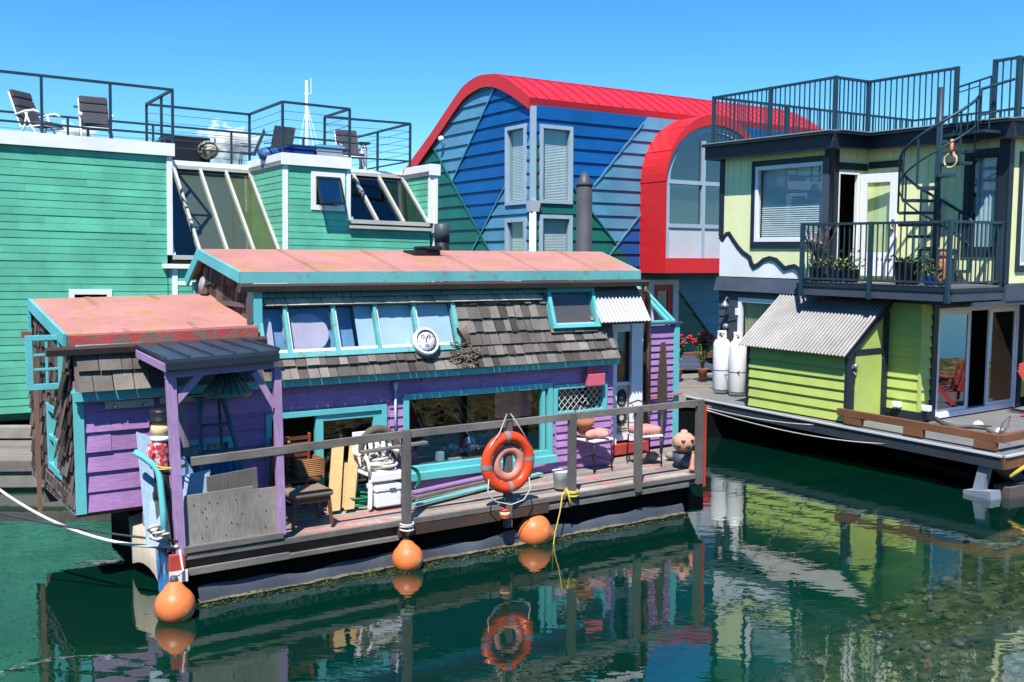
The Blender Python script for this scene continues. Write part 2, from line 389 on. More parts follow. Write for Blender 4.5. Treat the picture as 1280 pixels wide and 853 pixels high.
# ------------------------------------------------------------------ camera, light, sky
cam = bpy.data.objects.new('camera', bpy.data.cameras.new('camera')); COL.objects.link(cam); scn.camera = cam
cam.data.sensor_width = 36; cam.data.lens = FPX/1280*36; cam.data.clip_end = 6000; cam.data.clip_start = .1
cam.matrix_world = Matrix.Translation(EYE) @ Matrix.Rotation(math.pi/2-PITCH, 4, 'X') @ Matrix.Rotation(-ROLL, 4, 'Z')
SUN = Vector((.108, .625, -1)).normalized()
sun = bpy.data.objects.new('sun', bpy.data.lights.new('sun', 'SUN')); COL.objects.link(sun)
sun.data.energy = 4.6; sun.data.angle = R_(.53); sun.data.color = (1, .96, .90); sun.rotation_euler = SUN.to_track_quat('-Z', 'Y').to_euler()
wd = bpy.data.worlds.new('World'); scn.world = wd; wd.use_nodes = True; nt = wd.node_tree
st = nt.nodes.new('ShaderNodeTexSky'); st.sky_type = 'NISHITA'; st.sun_disc = False; st.sun_elevation = math.asin(-SUN.z)
st.sun_rotation = math.atan2(-SUN.x, -SUN.y); st.altitude = 0; st.air_density = 1.0; st.dust_density = .0; st.ozone_density = 3
hs = nt.nodes.new('ShaderNodeHueSaturation'); hs.inputs['Saturation'].default_value = 1.3; hs.inputs['Value'].default_value = 1.0
nt.links.new(st.outputs[0], hs.inputs['Color']); nt.links.new(mixrgb(nt, 1.0, hs.outputs[0], (.44, .70, .80), 'MULTIPLY'), nt.nodes['Background'].inputs[0]); nt.nodes['Background'].inputs[1].default_value = .13
scn.view_settings.view_transform = 'Standard'; scn.view_settings.look = 'None'; scn.view_settings.exposure = .80; scn.view_settings.gamma = 1
scn.cycles.use_denoising = True; scn.cycles.max_bounces = 8; scn.cycles.transparent_max_bounces = 12; scn.cycles.caustics_reflective = False; scn.cycles.caustics_refractive = False
scn.cycles.sample_clamp_indirect = 6; scn.cycles.volume_bounces = 3

# ------------------------------------------------------------------ water, seabed, clouds, far bank
def water_mat():
    m = bpy.data.materials.new('harbour_water'); m.use_nodes = True; nt = m.node_tree; nt.nodes.remove(nt.nodes['Principled BSDF'])
    tc = nt.nodes.new('ShaderNodeTexCoord')
    def n(scale, st, d=3):
        mp = nt.nodes.new('ShaderNodeMapping'); mp.inputs['Scale'].default_value = st; mp.inputs['Rotation'].default_value = (0, 0, .25); nt.links.new(tc.outputs['Object'], mp.inputs[0])
        x = nt.nodes.new('ShaderNodeTexNoise'); x.inputs['Scale'].default_value = scale; x.inputs['Detail'].default_value = d; nt.links.new(mp.outputs[0], x.inputs['Vector']); return x.outputs['Fac']
    a = nt.nodes.new('ShaderNodeMath'); a.operation = 'MULTIPLY_ADD'; a.inputs[1].default_value = .30
    patch = ramp(nt, n(.35, (1, 1, 1), 2), [(.40, .25), (.62, 1)])
    fine = nt.nodes.new('ShaderNodeMath'); fine.operation = 'MULTIPLY'; nt.links.new(n(11, (.7, 1.4, 1), 2), fine.inputs[0]); nt.links.new(patch, fine.inputs[1])
    nt.links.new(fine.outputs[0], a.inputs[0]); nt.links.new(n(3.2, (.8, 1.3, 1), 2), a.inputs[2])
    b = nt.nodes.new('ShaderNodeBump'); b.inputs['Strength'].default_value = .050; b.inputs['Distance'].default_value = .05; nt.links.new(a.outputs[0], b.inputs['Height'])
    g = nt.nodes.new('ShaderNodeBsdfGlossy'); g.inputs['Roughness'].default_value = 0; nt.links.new(b.outputs[0], g.inputs['Normal'])
    t = nt.nodes.new('ShaderNodeBsdfTransparent'); t.inputs[0].default_value = (.9, .97, .95, 1)
    d = nt.nodes.new('ShaderNodeBsdfDiffuse'); d.inputs[0].default_value = (.002, .074, .047, 1)
    s = nt.nodes.new('ShaderNodeMixShader'); s.inputs[0].default_value = .29; nt.links.new(t.outputs[0], s.inputs[1]); nt.links.new(d.outputs[0], s.inputs[2])
    f = nt.nodes.new('ShaderNodeFresnel'); f.inputs[0].default_value = 1.33; nt.links.new(b.outputs[0], f.inputs['Normal'])
    k = nt.nodes.new('ShaderNodeMath'); k.operation = 'MULTIPLY_ADD'; k.inputs[1].default_value = 1.5; k.inputs[2].default_value = .14; k.use_clamp = True; nt.links.new(f.outputs[0], k.inputs[0])
    x = nt.nodes.new('ShaderNodeMixShader'); nt.links.new(k.outputs[0], x.inputs[0]); nt.links.new(s.outputs[0], x.inputs[1]); nt.links.new(g.outputs[0], x.inputs[2])
    va = nt.nodes.new('ShaderNodeVolumeAbsorption'); va.inputs[0].default_value = (.50, .68, .45, 1); va.inputs[1].default_value = .30
    nt.links.new(va.outputs[0], nt.nodes['Material Output'].inputs[1])
    nt.links.new(x.outputs[0], nt.nodes['Material Output'].inputs[0]); return m
w = MB(); w.box(-900, 900, -60, 1600, -5, 0)                # a body of murky water that soaks up light with depth
tag(w.build('water', water_mat()), kind='structure')
def hash2(i, j): return math.sin(i*127.1+j*311.7)*43758.5453 % 1
def vn(x, y):
    i, j = math.floor(x), math.floor(y); a, b = x-i, y-j; a, b = a*a*(3-2*a), b*b*(3-2*b)
    return (hash2(i, j)*(1-a)+hash2(i+1, j)*a)*(1-b)+(hash2(i, j+1)*(1-a)+hash2(i+1, j+1)*a)*b
def depth(x, y):
    d = ((x-4.9)*-.80+(y-9.0)*.60)         # metres away from the near right shore
    base = -.13-.23*max(d, -2)-.035*max(d, 0)**2
    return max(-3.4, base)+(.16*vn(x*1.7, y*1.7)+.09*vn(x*4.3, y*4.3)+.05*vn(x*9.1, y*9.1)-.14)*(1.3 if d < 6 else .7)
sb = MB(); nx, ny = 200, 200; x0, x1, y0, y1 = -24, 24, 3, 45
sb.add([(x0+(x1-x0)*i/nx, y0+(y1-y0)*j/ny, depth(x0+(x1-x0)*i/nx, y0+(y1-y0)*j/ny)) for i in range(nx+1) for j in range(ny+1)],
       [(i*(ny+1)+j, (i+1)*(ny+1)+j, (i+1)*(ny+1)+j+1, i*(ny+1)+j+1) for i in range(nx) for j in range(ny)], 0, True)
sb.add([(-900, -60, -3.6), (900, -60, -3.6), (900, 1600, -3.6), (-900, 1600, -3.6)], [(0, 1, 2, 3)])
def bed_mat():
    m = bpy.data.materials.new('silty_rocky_bed'); m.use_nodes = True; nt = m.node_tree; bs = nt.nodes['Principled BSDF']; bs.inputs['Roughness'].default_value = 1; bs.inputs['Specular IOR Level'].default_value = 0
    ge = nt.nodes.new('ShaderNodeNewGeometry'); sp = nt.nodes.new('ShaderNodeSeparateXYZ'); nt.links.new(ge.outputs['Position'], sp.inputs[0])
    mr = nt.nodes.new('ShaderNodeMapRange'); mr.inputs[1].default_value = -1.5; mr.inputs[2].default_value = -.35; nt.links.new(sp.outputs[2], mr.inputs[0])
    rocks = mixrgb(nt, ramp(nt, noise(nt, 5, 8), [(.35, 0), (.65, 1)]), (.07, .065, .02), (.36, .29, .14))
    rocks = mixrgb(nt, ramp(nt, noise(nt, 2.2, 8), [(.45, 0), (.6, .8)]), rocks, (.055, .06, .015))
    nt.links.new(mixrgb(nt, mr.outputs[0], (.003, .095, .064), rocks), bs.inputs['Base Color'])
    return m
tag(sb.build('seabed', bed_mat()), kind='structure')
rk = MB()
for i in range(2600):                                       # stones and shells lying on the shallow bed
    x, y = rnd.uniform(1.5, 8), rnd.uniform(7.5, 14); z = depth(x, y)
    if z < -1.0 or rnd.random() < .2: continue
    r = rnd.choice((.02, .025, .03, .03, .04, .05, .07)); rk.ball((x, y, z+r*.15), r*rnd.uniform(.8, 1.5), r*rnd.uniform(.8, 1.4), r*rnd.uniform(.4, .7), 9, rnd.choice((0, 0, 0, 0, 0, 1)), .3)
tag(rk.build('rocks', [mat('shore_stone', (.24, .19, .10), .9, .3, .6, dirt=.4, bump=.6), mat('barnacled_stone', (.52, .47, .40), .9, .3, .3, wear=.5, wearcol=(.12, .1, .06), wearscale=20, bump=.8)]), kind='stuff')
def cloud_mat(size):
    m = bpy.data.materials.new('cloud_vapour'); m.use_nodes = True; nt = m.node_tree; nt.nodes.remove(nt.nodes['Principled BSDF'])
    tc = nt.nodes.new('ShaderNodeTexCoord'); mp = nt.nodes.new('ShaderNodeMapping'); mp.inputs['Scale'].default_value = tuple(1/k for k in size); nt.links.new(tc.outputs['Object'], mp.inputs[0])
    ln = nt.nodes.new('ShaderNodeVectorMath'); ln.operation = 'LENGTH'; nt.links.new(mp.outputs[0], ln.inputs[0])
    ns = nt.nodes.new('ShaderNodeTexNoise'); ns.inputs['Scale'].default_value = 2.4; ns.inputs['Detail'].default_value = 5; nt.links.new(mp.outputs[0], ns.inputs['Vector'])
    a = nt.nodes.new('ShaderNodeMath'); a.operation = 'MULTIPLY_ADD'; a.inputs[1].default_value = 2.1; a.inputs[2].default_value = -.38; nt.links.new(ns.outputs['Fac'], a.inputs[0])
    b = nt.nodes.new('ShaderNodeMath'); b.operation = 'SUBTRACT'; nt.links.new(a.outputs[0], b.inputs[0]); nt.links.new(ln.outputs['Value'], b.inputs[1])
    c = nt.nodes.new('ShaderNodeMapRange'); c.inputs[1].default_value = 0; c.inputs[2].default_value = .35; c.inputs[4].default_value = .55; nt.links.new(b.outputs[0], c.inputs[0])
    v = nt.nodes.new('ShaderNodeVolumePrincipled'); v.inputs['Color'].default_value = (1, 1, 1, 1); nt.links.new(c.outputs[0], v.inputs['Density']); nt.links.new(v.outputs[0], nt.nodes['Material Output'].inputs[1]); return m
def cloud(lbl, px, py, dist, wpx, hpx):
    c = W.on(px, py, v=dist); sc = dist/FPX; sz = (wpx*sc*.62, wpx*sc*.45, hpx*sc*.62)
    solo(MB().ball((0, 0, 0), *(1.02*k for k in sz), 32), 'cloud', lbl, 'cloud', cloud_mat(sz), W, c, own=True, kind='thing')
cloud('puffy white cloud low in the sky behind the cable railing of the green house', 284, 181, 700, 76, 56)
cloud('small white cloud low in the sky behind the two padded roof recliners', 92, 168, 760, 56, 30)
# the wooded rocky bank behind the photographer: it is what the windows mirror
bk = MB(); n = 70; ys = [-2.5, -4, -6, -10, -18, -40]; zs = [-3.4, .4, 2.6, 4.2, 6.5, 9]
bk.add([(-60+120*i/n, ys[k]+2*vn(i*.6, k*3.1), zs[k]+(1.6*vn(i*.9+7, k*2.7) if k else 0)) for i in range(n+1) for k in range(6)],
       [(i*6+k, i*6+k+1, (i+1)*6+k+1, (i+1)*6+k) for i in range(n) for k in range(5)], 0, True)
tag(bk.build('shore_bank', mat('dark_wooded_bank', (.045, .06, .03), .9, .4, wear=.5, wearcol=(.10, .10, .08), wearscale=.8, bump=.8, bscale=3)), kind='structure')

# ================================================================== GREEN FLOAT HOME
def window(mp, s0, s1, t0, t1, fw, par, fmat, gmat, depth=.05, out=.03, mull=(), rail=(), back=None, label=None, name='window', back_d=.12, pane='pane'):
    """frame on a mapped wall plane with its pane, and a blind or curtain behind the pane"""
    f = MB()
    for a in ((s0, s1, t0, t0+fw), (s0, s1, t1-fw, t1), (s0, s0+fw, t0+fw, t1-fw), (s1-fw, s1, t0+fw, t1-fw)): f.slab(mp, *a, -depth, out)
    for x in mull: f.slab(mp, x-fw*.35, x+fw*.35, t0+fw, t1-fw, -depth, out-.006)
    for z in rail: f.slab(mp, s0+fw, s1-fw, z-fw*.35, z+fw*.35, -depth, out-.009)
    o = f.build(name, fmat, par, .004)
    if label: o['label'] = label
    MB().slab(mp, s0+fw*.8, s1-fw*.8, t0+fw*.8, t1-fw*.8, -.02, -.012).build(pane, gmat, o)
    if back:
        bm, nm = back; k = MB(); h = t1-t0-2*fw
        if nm == 'blind':
            nn = max(6, int(h/.045)); st = h/nn
            for i in range(nn): k.add([mp(s0+fw*.9, t0+fw+st*(i+.02), -back_d+.012), mp(s1-fw*.9, t0+fw+st*(i+.02), -back_d+.012), mp(s1-fw*.9, t0+fw+st*(i+.98), -back_d-.012), mp(s0+fw*.9, t0+fw+st*(i+.98), -back_d-.012)], [(0, 1, 2, 3)])
            k.slab(mp, s0+fw*.8, s1-fw*.8, t0+fw*.8, t1-fw*.8, -back_d-.06, -back_d-.05)
        else:
            nn = max(10, int((s1-s0)/.03)); w_ = (s1-s0-1.6*fw)/nn
            for i in range(nn):
                d0, d1 = -back_d+.02*math.sin(i*1.9), -back_d+.02*math.sin((i+1)*1.9); x = s0+fw*.8+w_*i
                k.add([mp(x, t0+fw*.8, d0), mp(x+w_, t0+fw*.8, d1), mp(x+w_, t1-fw*.8, d1), mp(x, t1-fw*.8, d0)], [(0, 1, 2, 3)], 0, True)
        k.build(nm, bm, o)
    return o
GF = front(0); ZB, ZF0, ZF1 = .9, 5.985, 6.24
U1, U2, U3, U4, U5, U6 = 2.967, 3.078, 5.425, 6.99, 9.05, 9.235
S1, S2 = 2.2, 1.45
gh = thing('green_house', 'green clapboard float home with white trim, slanted greenhouse windows and a railed roof terrace', 'house', G, (3, 4, ZB))
def gw(mb): mb.build('wall', M['green'], gh)
wl = G.on(86, 362, v=0); wr = G.on(140, 362, v=0)
gw(MB().siding(GF, rect(-3.5, U1, ZB, ZF0), .146, .008, [(wl.x, wr.x, wl.z-1.0, wl.z)], 2.6, .003))
gw(MB().siding(GF, rect(U3+.11, U4, ZB, ZF0), .146, .0075, [(6.09, 6.84, 5.06, 5.88)], 3, .002))
gw(MB().siding(GF, rect(U4, U5, ZB, 4.66), .146, .0075, (), 3, .002))
gw(MB().siding(GF, rect(U1+.02, U3, ZB, 3.70), .146, .0075, (), 3, .002))
gw(MB().siding(leftf(U3), [(.02, 4.05), (S1, 5.99), (.02, 5.99)], .146, .009, (), 0, 0, 4.02))
gw(MB().siding(leftf(U5), [(.02, 4.85), (S2, 5.99), (.02, 5.99)], .146, .009, (), 0, 0, 4.80))
k = MB().box(-3.5, -3.4, .06, 9, ZB, 6).box(-3.4, U6, 8.9, 9, ZB, 6).box(U6-.1, U6, .1, 8.9, ZB, 6).box(-3.4, U6-.1, .3, 8.9, ZB-.2, ZB).box(U1-.08, U1, .06, S1, 3.9, 6).box(U4-.08, U4-.01, .06, S2, 4.7, 6); gw(k)
tr = MB()
tr.box(U1, U2, -.03, .1, 3.98, ZF0).box(U3, U3+.115, -.03, .08, 3.2, ZF0).box(U4-.075, U4+.02, -.03, .06, 4.84, ZF0)
tr.box(U5-.02, U5+.12, -.03, .08, 4.86, ZF0).box(U5+.09, U6, -.045, .1, ZB, 5.99).box(U2-.02, U2+.09, -.028, .05, ZB, 3.70)
tr.box(U1-.1, U3+.02, -.10, .03, 3.705, 3.80).box(U2+.09, U3, -.02, .03, 3.36, 3.44)
tr.build('trim', M['white'], gh, .004)
tr = MB().box(U4-.04, U5+.05, -.11, .02, 4.665, 4.735); tr.build('sill', M['aluminium'], gh, .004)
fa = MB()
fa.box(-3.5, U2+.04, -.08, -.035, ZF0, ZF1).box(U3-.05, U4+.02, -.08, -.035, ZF0, ZF1).box(U3-.05, U3-.005, -.035, S1, ZF0, ZF1).box(U5-.05, U6+.05, -.08, -.035, ZF0, ZF1+.01).box(U5-.05, U5-.005, -.035, S2, ZF0, ZF1+.01).box(U6+.005, U6+.05, -.035, 8, ZF0, ZF1+.01)
fa.box(U2+.04, U3-.05, S1-.06, S1-.015, 6.02, 6.14).box(U4+.02, U5-.05, S2-.06, S2-.015, 6.06, 6.16)
fa.build('fascia', M['white'], gh, .004)
MB().box(-3.5, U1, -.03, 9, 5.99, 6.08).box(U1, U3-.05, S1-.01, 9, 5.99, 6.08).box(U3-.05, U4, -.03, 9, 5.99, 6.08).box(U4, U5-.05, S2-.01, 9, 5.99, 6.08).box(U5-.05, U6, -.03, 9, 5.99, 6.08).build('roof_deck', M['greydeck'], gh)
window(GF, wl.x, wr.x, wl.z-1.0, wl.z, .10, gh, M['white'], GLD, back=(M['dark'], 'curtain'), label='low window in white trim cut off by the pink shed roof')
o = window(GF, 6.07, 6.87, 5.04, 5.90, .115, gh, M['white'], GLD, back=(M['dark'], 'curtain'), label='small square window with an awning sash pushed open')
h0, h1 = Vector((6.20, -.035, 5.76)), Vector((6.20, -.30, 5.17)); d = h1-h0; sa = MB()
for q in (0, .54): sa.bar(h0+Vector((q, 0, 0)), h1+Vector((q, 0, 0)), .05, .03)
for t in (.04, .96): sa.bar(h0+d*t, h0+d*t+Vector((.54, 0, 0)), .03, .05)
sp_ = sa.build('sash', M['black'], o)
MB().add([h0+Vector((.02, .0, 0)), h0+Vector((.52, 0, 0)), h1+Vector((.52, 0, 0)), h1+Vector((.02, 0, 0))]+[h0+Vector((.02, .008, 0)), h0+Vector((.52, .008, 0)), h1+Vector((.52, .008, 0)), h1+Vector((.02, .008, 0))], [(0, 1, 2, 3), (7, 6, 5, 4), (0, 4, 5, 1), (1, 5, 6, 2), (2, 6, 7, 3), (3, 7, 4, 0)]).build('pane', GLM, o)
MB().bar((6.26, -.02, 5.13), (6.30, -.27, 5.19), .012, .012).bar((6.64, -.02, 5.13), (6.60, -.27, 5.19), .012, .012).build('stay', M['black'], o)
def sunroom(ua, ub, zb, vt, zt, n, lbl, blinds, gm):
    f = MB(); w_ = (ub-ua); vb = .02
    for i in range(n+1):
        x = ua+w_*i/n+(.03 if i == 0 else -.03 if i == n else 0)
        f.bar((x, vb-.02, zb+.03), (x, vt-.02, zt+.03), .06, .09)
    f.box(ua, ub, vb-.07, vb+.05, zb-.04, zb+.05).box(ua, ub, vt-.10, vt-.01, zt-.02, zt+.07)
    o = f.build('sunroom', M['aluminium'], gh, .006); o['label'] = lbl
    for i in range(n):
        a, b = ua+w_*i/n+.05, ua+w_*(i+1)/n-.05
        MB().add([(a, vb, zb+.03), (b, vb, zb+.03), (b, vt-.03, zt), (a, vt-.03, zt)]+[(a, vb+.008, zb+.02), (b, vb+.008, zb+.02), (b, vt-.022, zt-.01), (a, vt-.022, zt-.01)], [(0, 1, 2, 3), (7, 6, 5, 4), (0, 4, 5, 1), (1, 5, 6, 2), (2, 6, 7, 3), (3, 7, 4, 0)]).build('pane', gm, o)
        if blinds[i]:
            b0, b1 = (vb+.14, zb+.02), (vt+.06, zt-.06)
            MB().add([(a-.05, b0[0], b0[1]), (b+.05, b0[0], b0[1]), (b+.05, b1[0], b1[1]), (a-.05, b1[0], b1[1])]+[(a-.05, b0[0]+.03, b0[1]-.02), (b+.05, b0[0]+.03, b0[1]-.02), (b+.05, b1[0]+.03, b1[1]-.02), (a-.05, b1[0]+.03, b1[1]-.02)], [(0, 1, 2, 3), (7, 6, 5, 4), (0, 4, 5, 1), (2, 6, 7, 3)]).build('blind', blinds[i], o)
    k = MB().box(ua-.02, ub+.02, .1, vt+1.6, zb-.12, zb-.06, 1).box(ua-.02, ub+.02, vt+1.5, vt+1.6, zb-.05, zt+.3)
    k.build('inner_wall', [M['cream'], M['brownin']], o)
sage = mat('sage_blind', (.17, .185, .13), .9, .06); yel = mat('yellow_green_curtain', (.22, .25, .10), .9, .15, 0, (8, 8, .5))
sunroom(U2, U3, 3.93, S1, 5.97, 4, 'wide slanted greenhouse window with sage blinds', [None, sage, sage, yel], GLG)
sunroom(U4+.03, U5-.02, 4.82, S2, 6.02, 3, 'smaller slanted greenhouse window with dark panes', [None, None, yel], GLD)
# roof railing
RZ = 7.35
def grail(pts, posts, cables=True):
    r = MB()
    for a, b in zip(pts, pts[1:]):
        r.bar((*a, RZ-.02), (*b, RZ-.02), .06, .05); r.bar((*a, 6.42), (*b, 6.42), .035, .035)
    o = r.build('railing', M['navyrail'], gh, .004)
    for p in posts: MB().bar((*p, 6.05), (*p, RZ-.04), .05, .05).build('post', M['navyrail'], o)
    if cables:
        c = MB()
        for a, b in zip(pts, pts[1:]):
            for z in (6.6, 6.78, 6.96, 7.14): c.tube([(*a, z), (*b, z)], .006, 5)
        c.build('cable', M['slate'], o)
up = lambda x, y, v=0: G.on(x, y, v=v).x
grail([(-3.5, 0), (U2+.02, 0), (U2+.02, S1)], [(up(52, 130), 0), (up(138, 140), 0), (U2+.02, 0), (U2+.02, .9), (U2+.02, S1), (-1.5, 0)], False)
grail([(U2+.02, S1), (U3, S1), (U3, 0), (U4, 0), (U4, S2), (U5+.05, S2-.3), (U5+.05, 5)], [(U3, S1), (U3, 0), (U4, 0), (U4, S2), (U5+.05, S2-.3), (U5+.05, 3)])
grail([(-3.5, 5.4), (U5+.05, 5.4)], [(x, 5.4) for x in (-2, 0, 2, 4, 6, 8)])
MB().bar((1.75, 1.5, 7.0), (1.75, 3, 7.25), .05, .05).bar((1.75, 1.5, 6.05), (1.75, 1.5, 7.0), .05, .05).build('stair_rail', M['navyrail'], gh)
# float and dock under it
MB().box(-3.5, U6, .25, 9, -.4, .72).build('float', M['hull'], gh)
dk = thing('dock', 'pale plank dock on a grey concrete float beside the green house', 'dock', W, (-9, 17.6, .5))
PD = MB(); c0 = Vector((-16, 15.7, 0)); c1 = Vector((-4.4, 16.35, 0))
zz = [(-16, 16.0), (-4.0, 16.6), (-4.0, 19.2), (-16, 19.0)]
PD.siding(flat(.47), zz, .14, 0, (), 3, .002); PD.build('planks', M['dock'], dk)
MB().prism([(-16, 16.03, .05), (-4, 16.63, .05), (-4, 16.63, .34), (-16, 16.03, .34)], (-.2, 2.6, 0)).prism([(-16, 16.1, -.4), (-4, 16.7, -.4), (-4, 16.7, .05), (-16, 16.1, .05)], (-.2, 2.3, 0)).build('concrete_float', M['concrete'], dk, .02)
MB().prism([(-16, 15.98, .34), (-4, 16.58, .34), (-4, 16.58, .51), (-16, 15.98, .51)], (-.01, .10, 0)).build('edge_board', M['grey'], dk)
MB().bar((-16, 18.3, .62), (-6.5, 18.75, .62), .25, .22).build('bumper_beam', M['concrete'], dk, .01)
# ---- furniture on the green house's roof
def roof_chair(lbl, base, rz, grp='padded recliners on the green house roof', copy=None):
    if copy: return copy_thing(copy, G, base, rz, lbl)
    t = thing('recliner_chair', lbl, 'chair', G, base, rz, grp, own=True)   # own axes: sitter looks along +y, back at -y
    f = MB()
    for s in (-.29, .29):
        f.tube([(s, -.32, 0), (s, -.05, .33), (s, .02, .62)], .018, 8).tube([(s, .42, 0), (s, .1, .36), (s, -.02, .62)], .018, 8)
        f.tube([(s, -.28, .58), (s, -.05, .64), (s, .18, .66), (s, .30, .61)], [.02, .026, .026, .02], 8)
        f.tube([(s*.93, .40, .36), (s*.93, -.16, .34), (s*.93, -.44, 1.04)], .017, 8)
    f.tube([(-.27, -.44, 1.04), (.27, -.44, 1.04)], .017).tube([(-.27, .40, .36), (.27, .40, .36)], .017).tube([(-.29, .42, .03), (.29, .42, .03)], .014).tube([(-.29, -.32, .03), (.29, -.32, .03)], .014)
    f.build('frame', M['plasticw'], t)
    a = MB()
    for z0, z1 in ((0, .48), (.49, .74), (.75, .98)):
        p, q = Vector((0, -.15, .40))+Vector((0, -.29, .70))*z0, Vector((0, -.15, .40))+Vector((0, -.29, .70))*z1
        a.bar(p, q, .54, .10)
    a.build('back_cushion', M['cushion'], t, .03)
    MB().box(-.25, .25, -.13, .42, .37, .45).build('seat_cushion', M['cushion'], t, .03)
    return t
def gat(x, y, v): return G.on(x, y, v=v)
def gtop(x, y, zt): q = G.on(x, y, z=zt); return q
p = gtop(46, 118, 7.14); c1_ = roof_chair('padded white recliner turned sideways on the green roof', (p.x, p.y, 6.12), R_(-140))
p = gtop(119, 122, 7.14); roof_chair('padded white recliner seen straight on beside the stair rail on the green roof', (p.x, p.y, 6.12), R_(176), copy=c1_)
p = gtop(438, 164, 7.12); roof_chair('padded recliner beside the grey cylinder on the roof of the green house', (p.x, p.y, 6.10), R_(172), copy=c1_)
def sling_chair(lbl, base, rz, copy=None):
    if copy: return copy_thing(copy, G, base, rz, lbl)
    t = thing('sling_chair', lbl, 'chair', G, base, rz, 'sling chairs on the roof terrace', own=True)
    f = MB()
    for s in (-.27, .27): f.tube([(s, -.30, 1.0), (s, -.05, .40), (s, .25, .42), (s, .30, 0)], .014).tube([(s, -.32, 0), (s, -.12, .60), (s, .25, .62)], .014)
    f.build('frame', M['slate'], t)
    MB().prism([(-.26, -.30, 1.0), (-.26, -.05, .41), (-.26, .25, .43), (-.26, .25, .445), (-.26, -.04, .425), (-.26, -.285, 1.005)], (.52, 0, 0)).build('sling', M['sling'], t)
    return t
p = gtop(349, 160, 7.12); s1 = sling_chair('beige sling chair with its back to the water, behind the blue bins', (p.x, p.y, 6.12), R_(8))
p = gtop(315, 162, 7.12); sling_chair('sling chair seen edge on against the corner post of the roof railing', (p.x, p.y, 6.12), R_(68), s1)
p = gat(400, 180, 4.0); t = thing('terrace_table', 'low pale terrace table behind the beige sling chair', 'table', G, (p.x, 4.0, 6.08))
MB().box(p.x-.9, p.x+.6, 3.6, 4.4, 6.74, 6.78).build('tabletop', M['steel'], t, .005)
for a in (-.8, .5):
    for b in (3.65, 4.35): MB().bar((p.x+a, b, 6.08), (p.x+a, b, 6.74), .04, .04).build('leg', M['steel'], t)
def bin_(x0, x1, ytop, v0, v1, name, lbl, bm, lm, h):
    a, b = G.on(x0, ytop, v=v0), G.on(x1, ytop, v=v0); t = thing(name, lbl, 'box', G, ((a.x+b.x)/2, v0, a.z-h))
    zt = a.z; k = MB(); ins = .03
    k.add([(a.x+ins, v0+ins, zt-h), (b.x-ins, v0+ins, zt-h), (b.x-ins, v1-ins, zt-h), (a.x+ins, v1-ins, zt-h), (a.x, v0, zt-.06), (b.x, v0, zt-.06), (b.x, v1, zt-.06), (a.x, v1, zt-.06)], [(3, 2, 1, 0), (4, 5, 6, 7), (0, 1, 5, 4), (1, 2, 6, 5), (2, 3, 7, 6), (3, 0, 4, 7)])
    k.build('body', bm, t, .02); MB().box(a.x-.02, b.x+.02, v0-.02, v1+.02, zt-.06, zt).box(a.x+.05, b.x-.05, v0+.05, v1-.05, zt, zt+.02).build('lid', lm, t, .01); return t
bin_(357, 394, 182, .35, .8, 'storage_box', 'deep blue storage box on the green roof between a tarp bundle and a clear tote', M['bluebin'], M['bluebin'], .42)
bin_(396, 430, 181, .35, .8, 'storage_box', 'clear storage tote with a pale blue lid on the green roof', M['tote'], M['lidblue'], .42)
p = gat(338, 186, .9); k = MB()
k.ball((p.x+.05, 1.05, 6.30), .28, .22, .17, 26, 0, .10).ball((p.x+.25, 1.05, 6.26), .24, .2, .15, 22, 0, .10)
solo(k, 'tarp_bundle', 'crumpled blue tarp bundle in the corner of the roof railing', 'tarp', M['bluetarp'], G, (p.x, .9, 6.1))
p = gat(232, 172, 3.2); t = thing('patio_heater_box', 'dark covered barbecue box low on the roof behind the railing', 'barbecue', G, (p.x, 3.2, 6.08))
MB().box(p.x-.55, p.x+.5, 2.9, 3.5, 6.12, p.z).build('body', M['black'], t, .03); MB().tube([(p.x+.5, 2.95, p.z-.25), (p.x+.62, 2.95, p.z-.1), (p.x+.62, 2.95, p.z+.0)], .02).build('handle', M['black'], t)
p = gat(260, 188, 2.7); solo(MB().ball((p.x, 2.7, p.z), .24, .24, .22, 16), 'cushion_ball', 'round black and cream patterned ball on the roof beside the dark box', 'ball', mat('spotted_ball', (.55, .48, .33), .7, .1, wear=.5, wearcol=(.02, .02, .02), wearscale=9), G, (p.x, 2.7, p.z-.22))
p = gat(454, 188, 2.6); t = thing('gas_bottle', 'slim grey cylinder under a black tray beside the padded recliner on the roof', 'cylinder', G, (p.x, 2.6, 6.08))
MB().lathe((p.x, 2.6, 6.08), [(.09, 0), (.10, .03), (.10, .75), (.06, .82)], 16).build('body', M['steel'], t); MB().box(p.x-.16, p.x+.14, 2.45, 2.75, 6.92, 6.97).build('tray', M['black'], t, .01)
# sailing boat moored beyond: only its mast shows over the roof
t = thing('sailboat', 'white sailboat mast with thin stays rising behind the green roof terrace', 'sailboat', W, (-8.2, 40, 0))
m0 = W.on(383, 200, v=40); m1 = W.on(383, 101, v=40)
MB().tube([(m0.x, 40, .6), (m1.x, 40, m1.z)], [.075, .05], 10).build('mast', M['mast'], t)
k = MB(); 
for dx, y_ in ((-1.1, 0), (1.5, .3), (.9, -.6)): k.tube([(m1.x, 40, m1.z-.9), (m1.x+dx*1.6, 40+y_, .8)], .008, 5)
k.bar((m1.x+.18, 40, m1.z-.5), (m1.x+.18, 40, m1.z+.1), .03, .03).bar((m1.x-.1, 40, m1.z-.5), (m1.x+.2, 40, m1.z-.5), .03, .03).build('stay', M['mast'], t)
hb = MB(); hb.add([(m0.x-1.2, 36, .9), (m0.x+1.2, 36, .9), (m0.x, 45.5, 1.1), (m0.x-.9, 36.3, -.2), (m0.x+.9, 36.3, -.2), (m0.x, 44.5, -.2)], [(0, 1, 2), (0, 3, 4, 1), (1, 4, 5, 2), (2, 5, 3, 0)]); hb.build('hull', M['mast'], t)
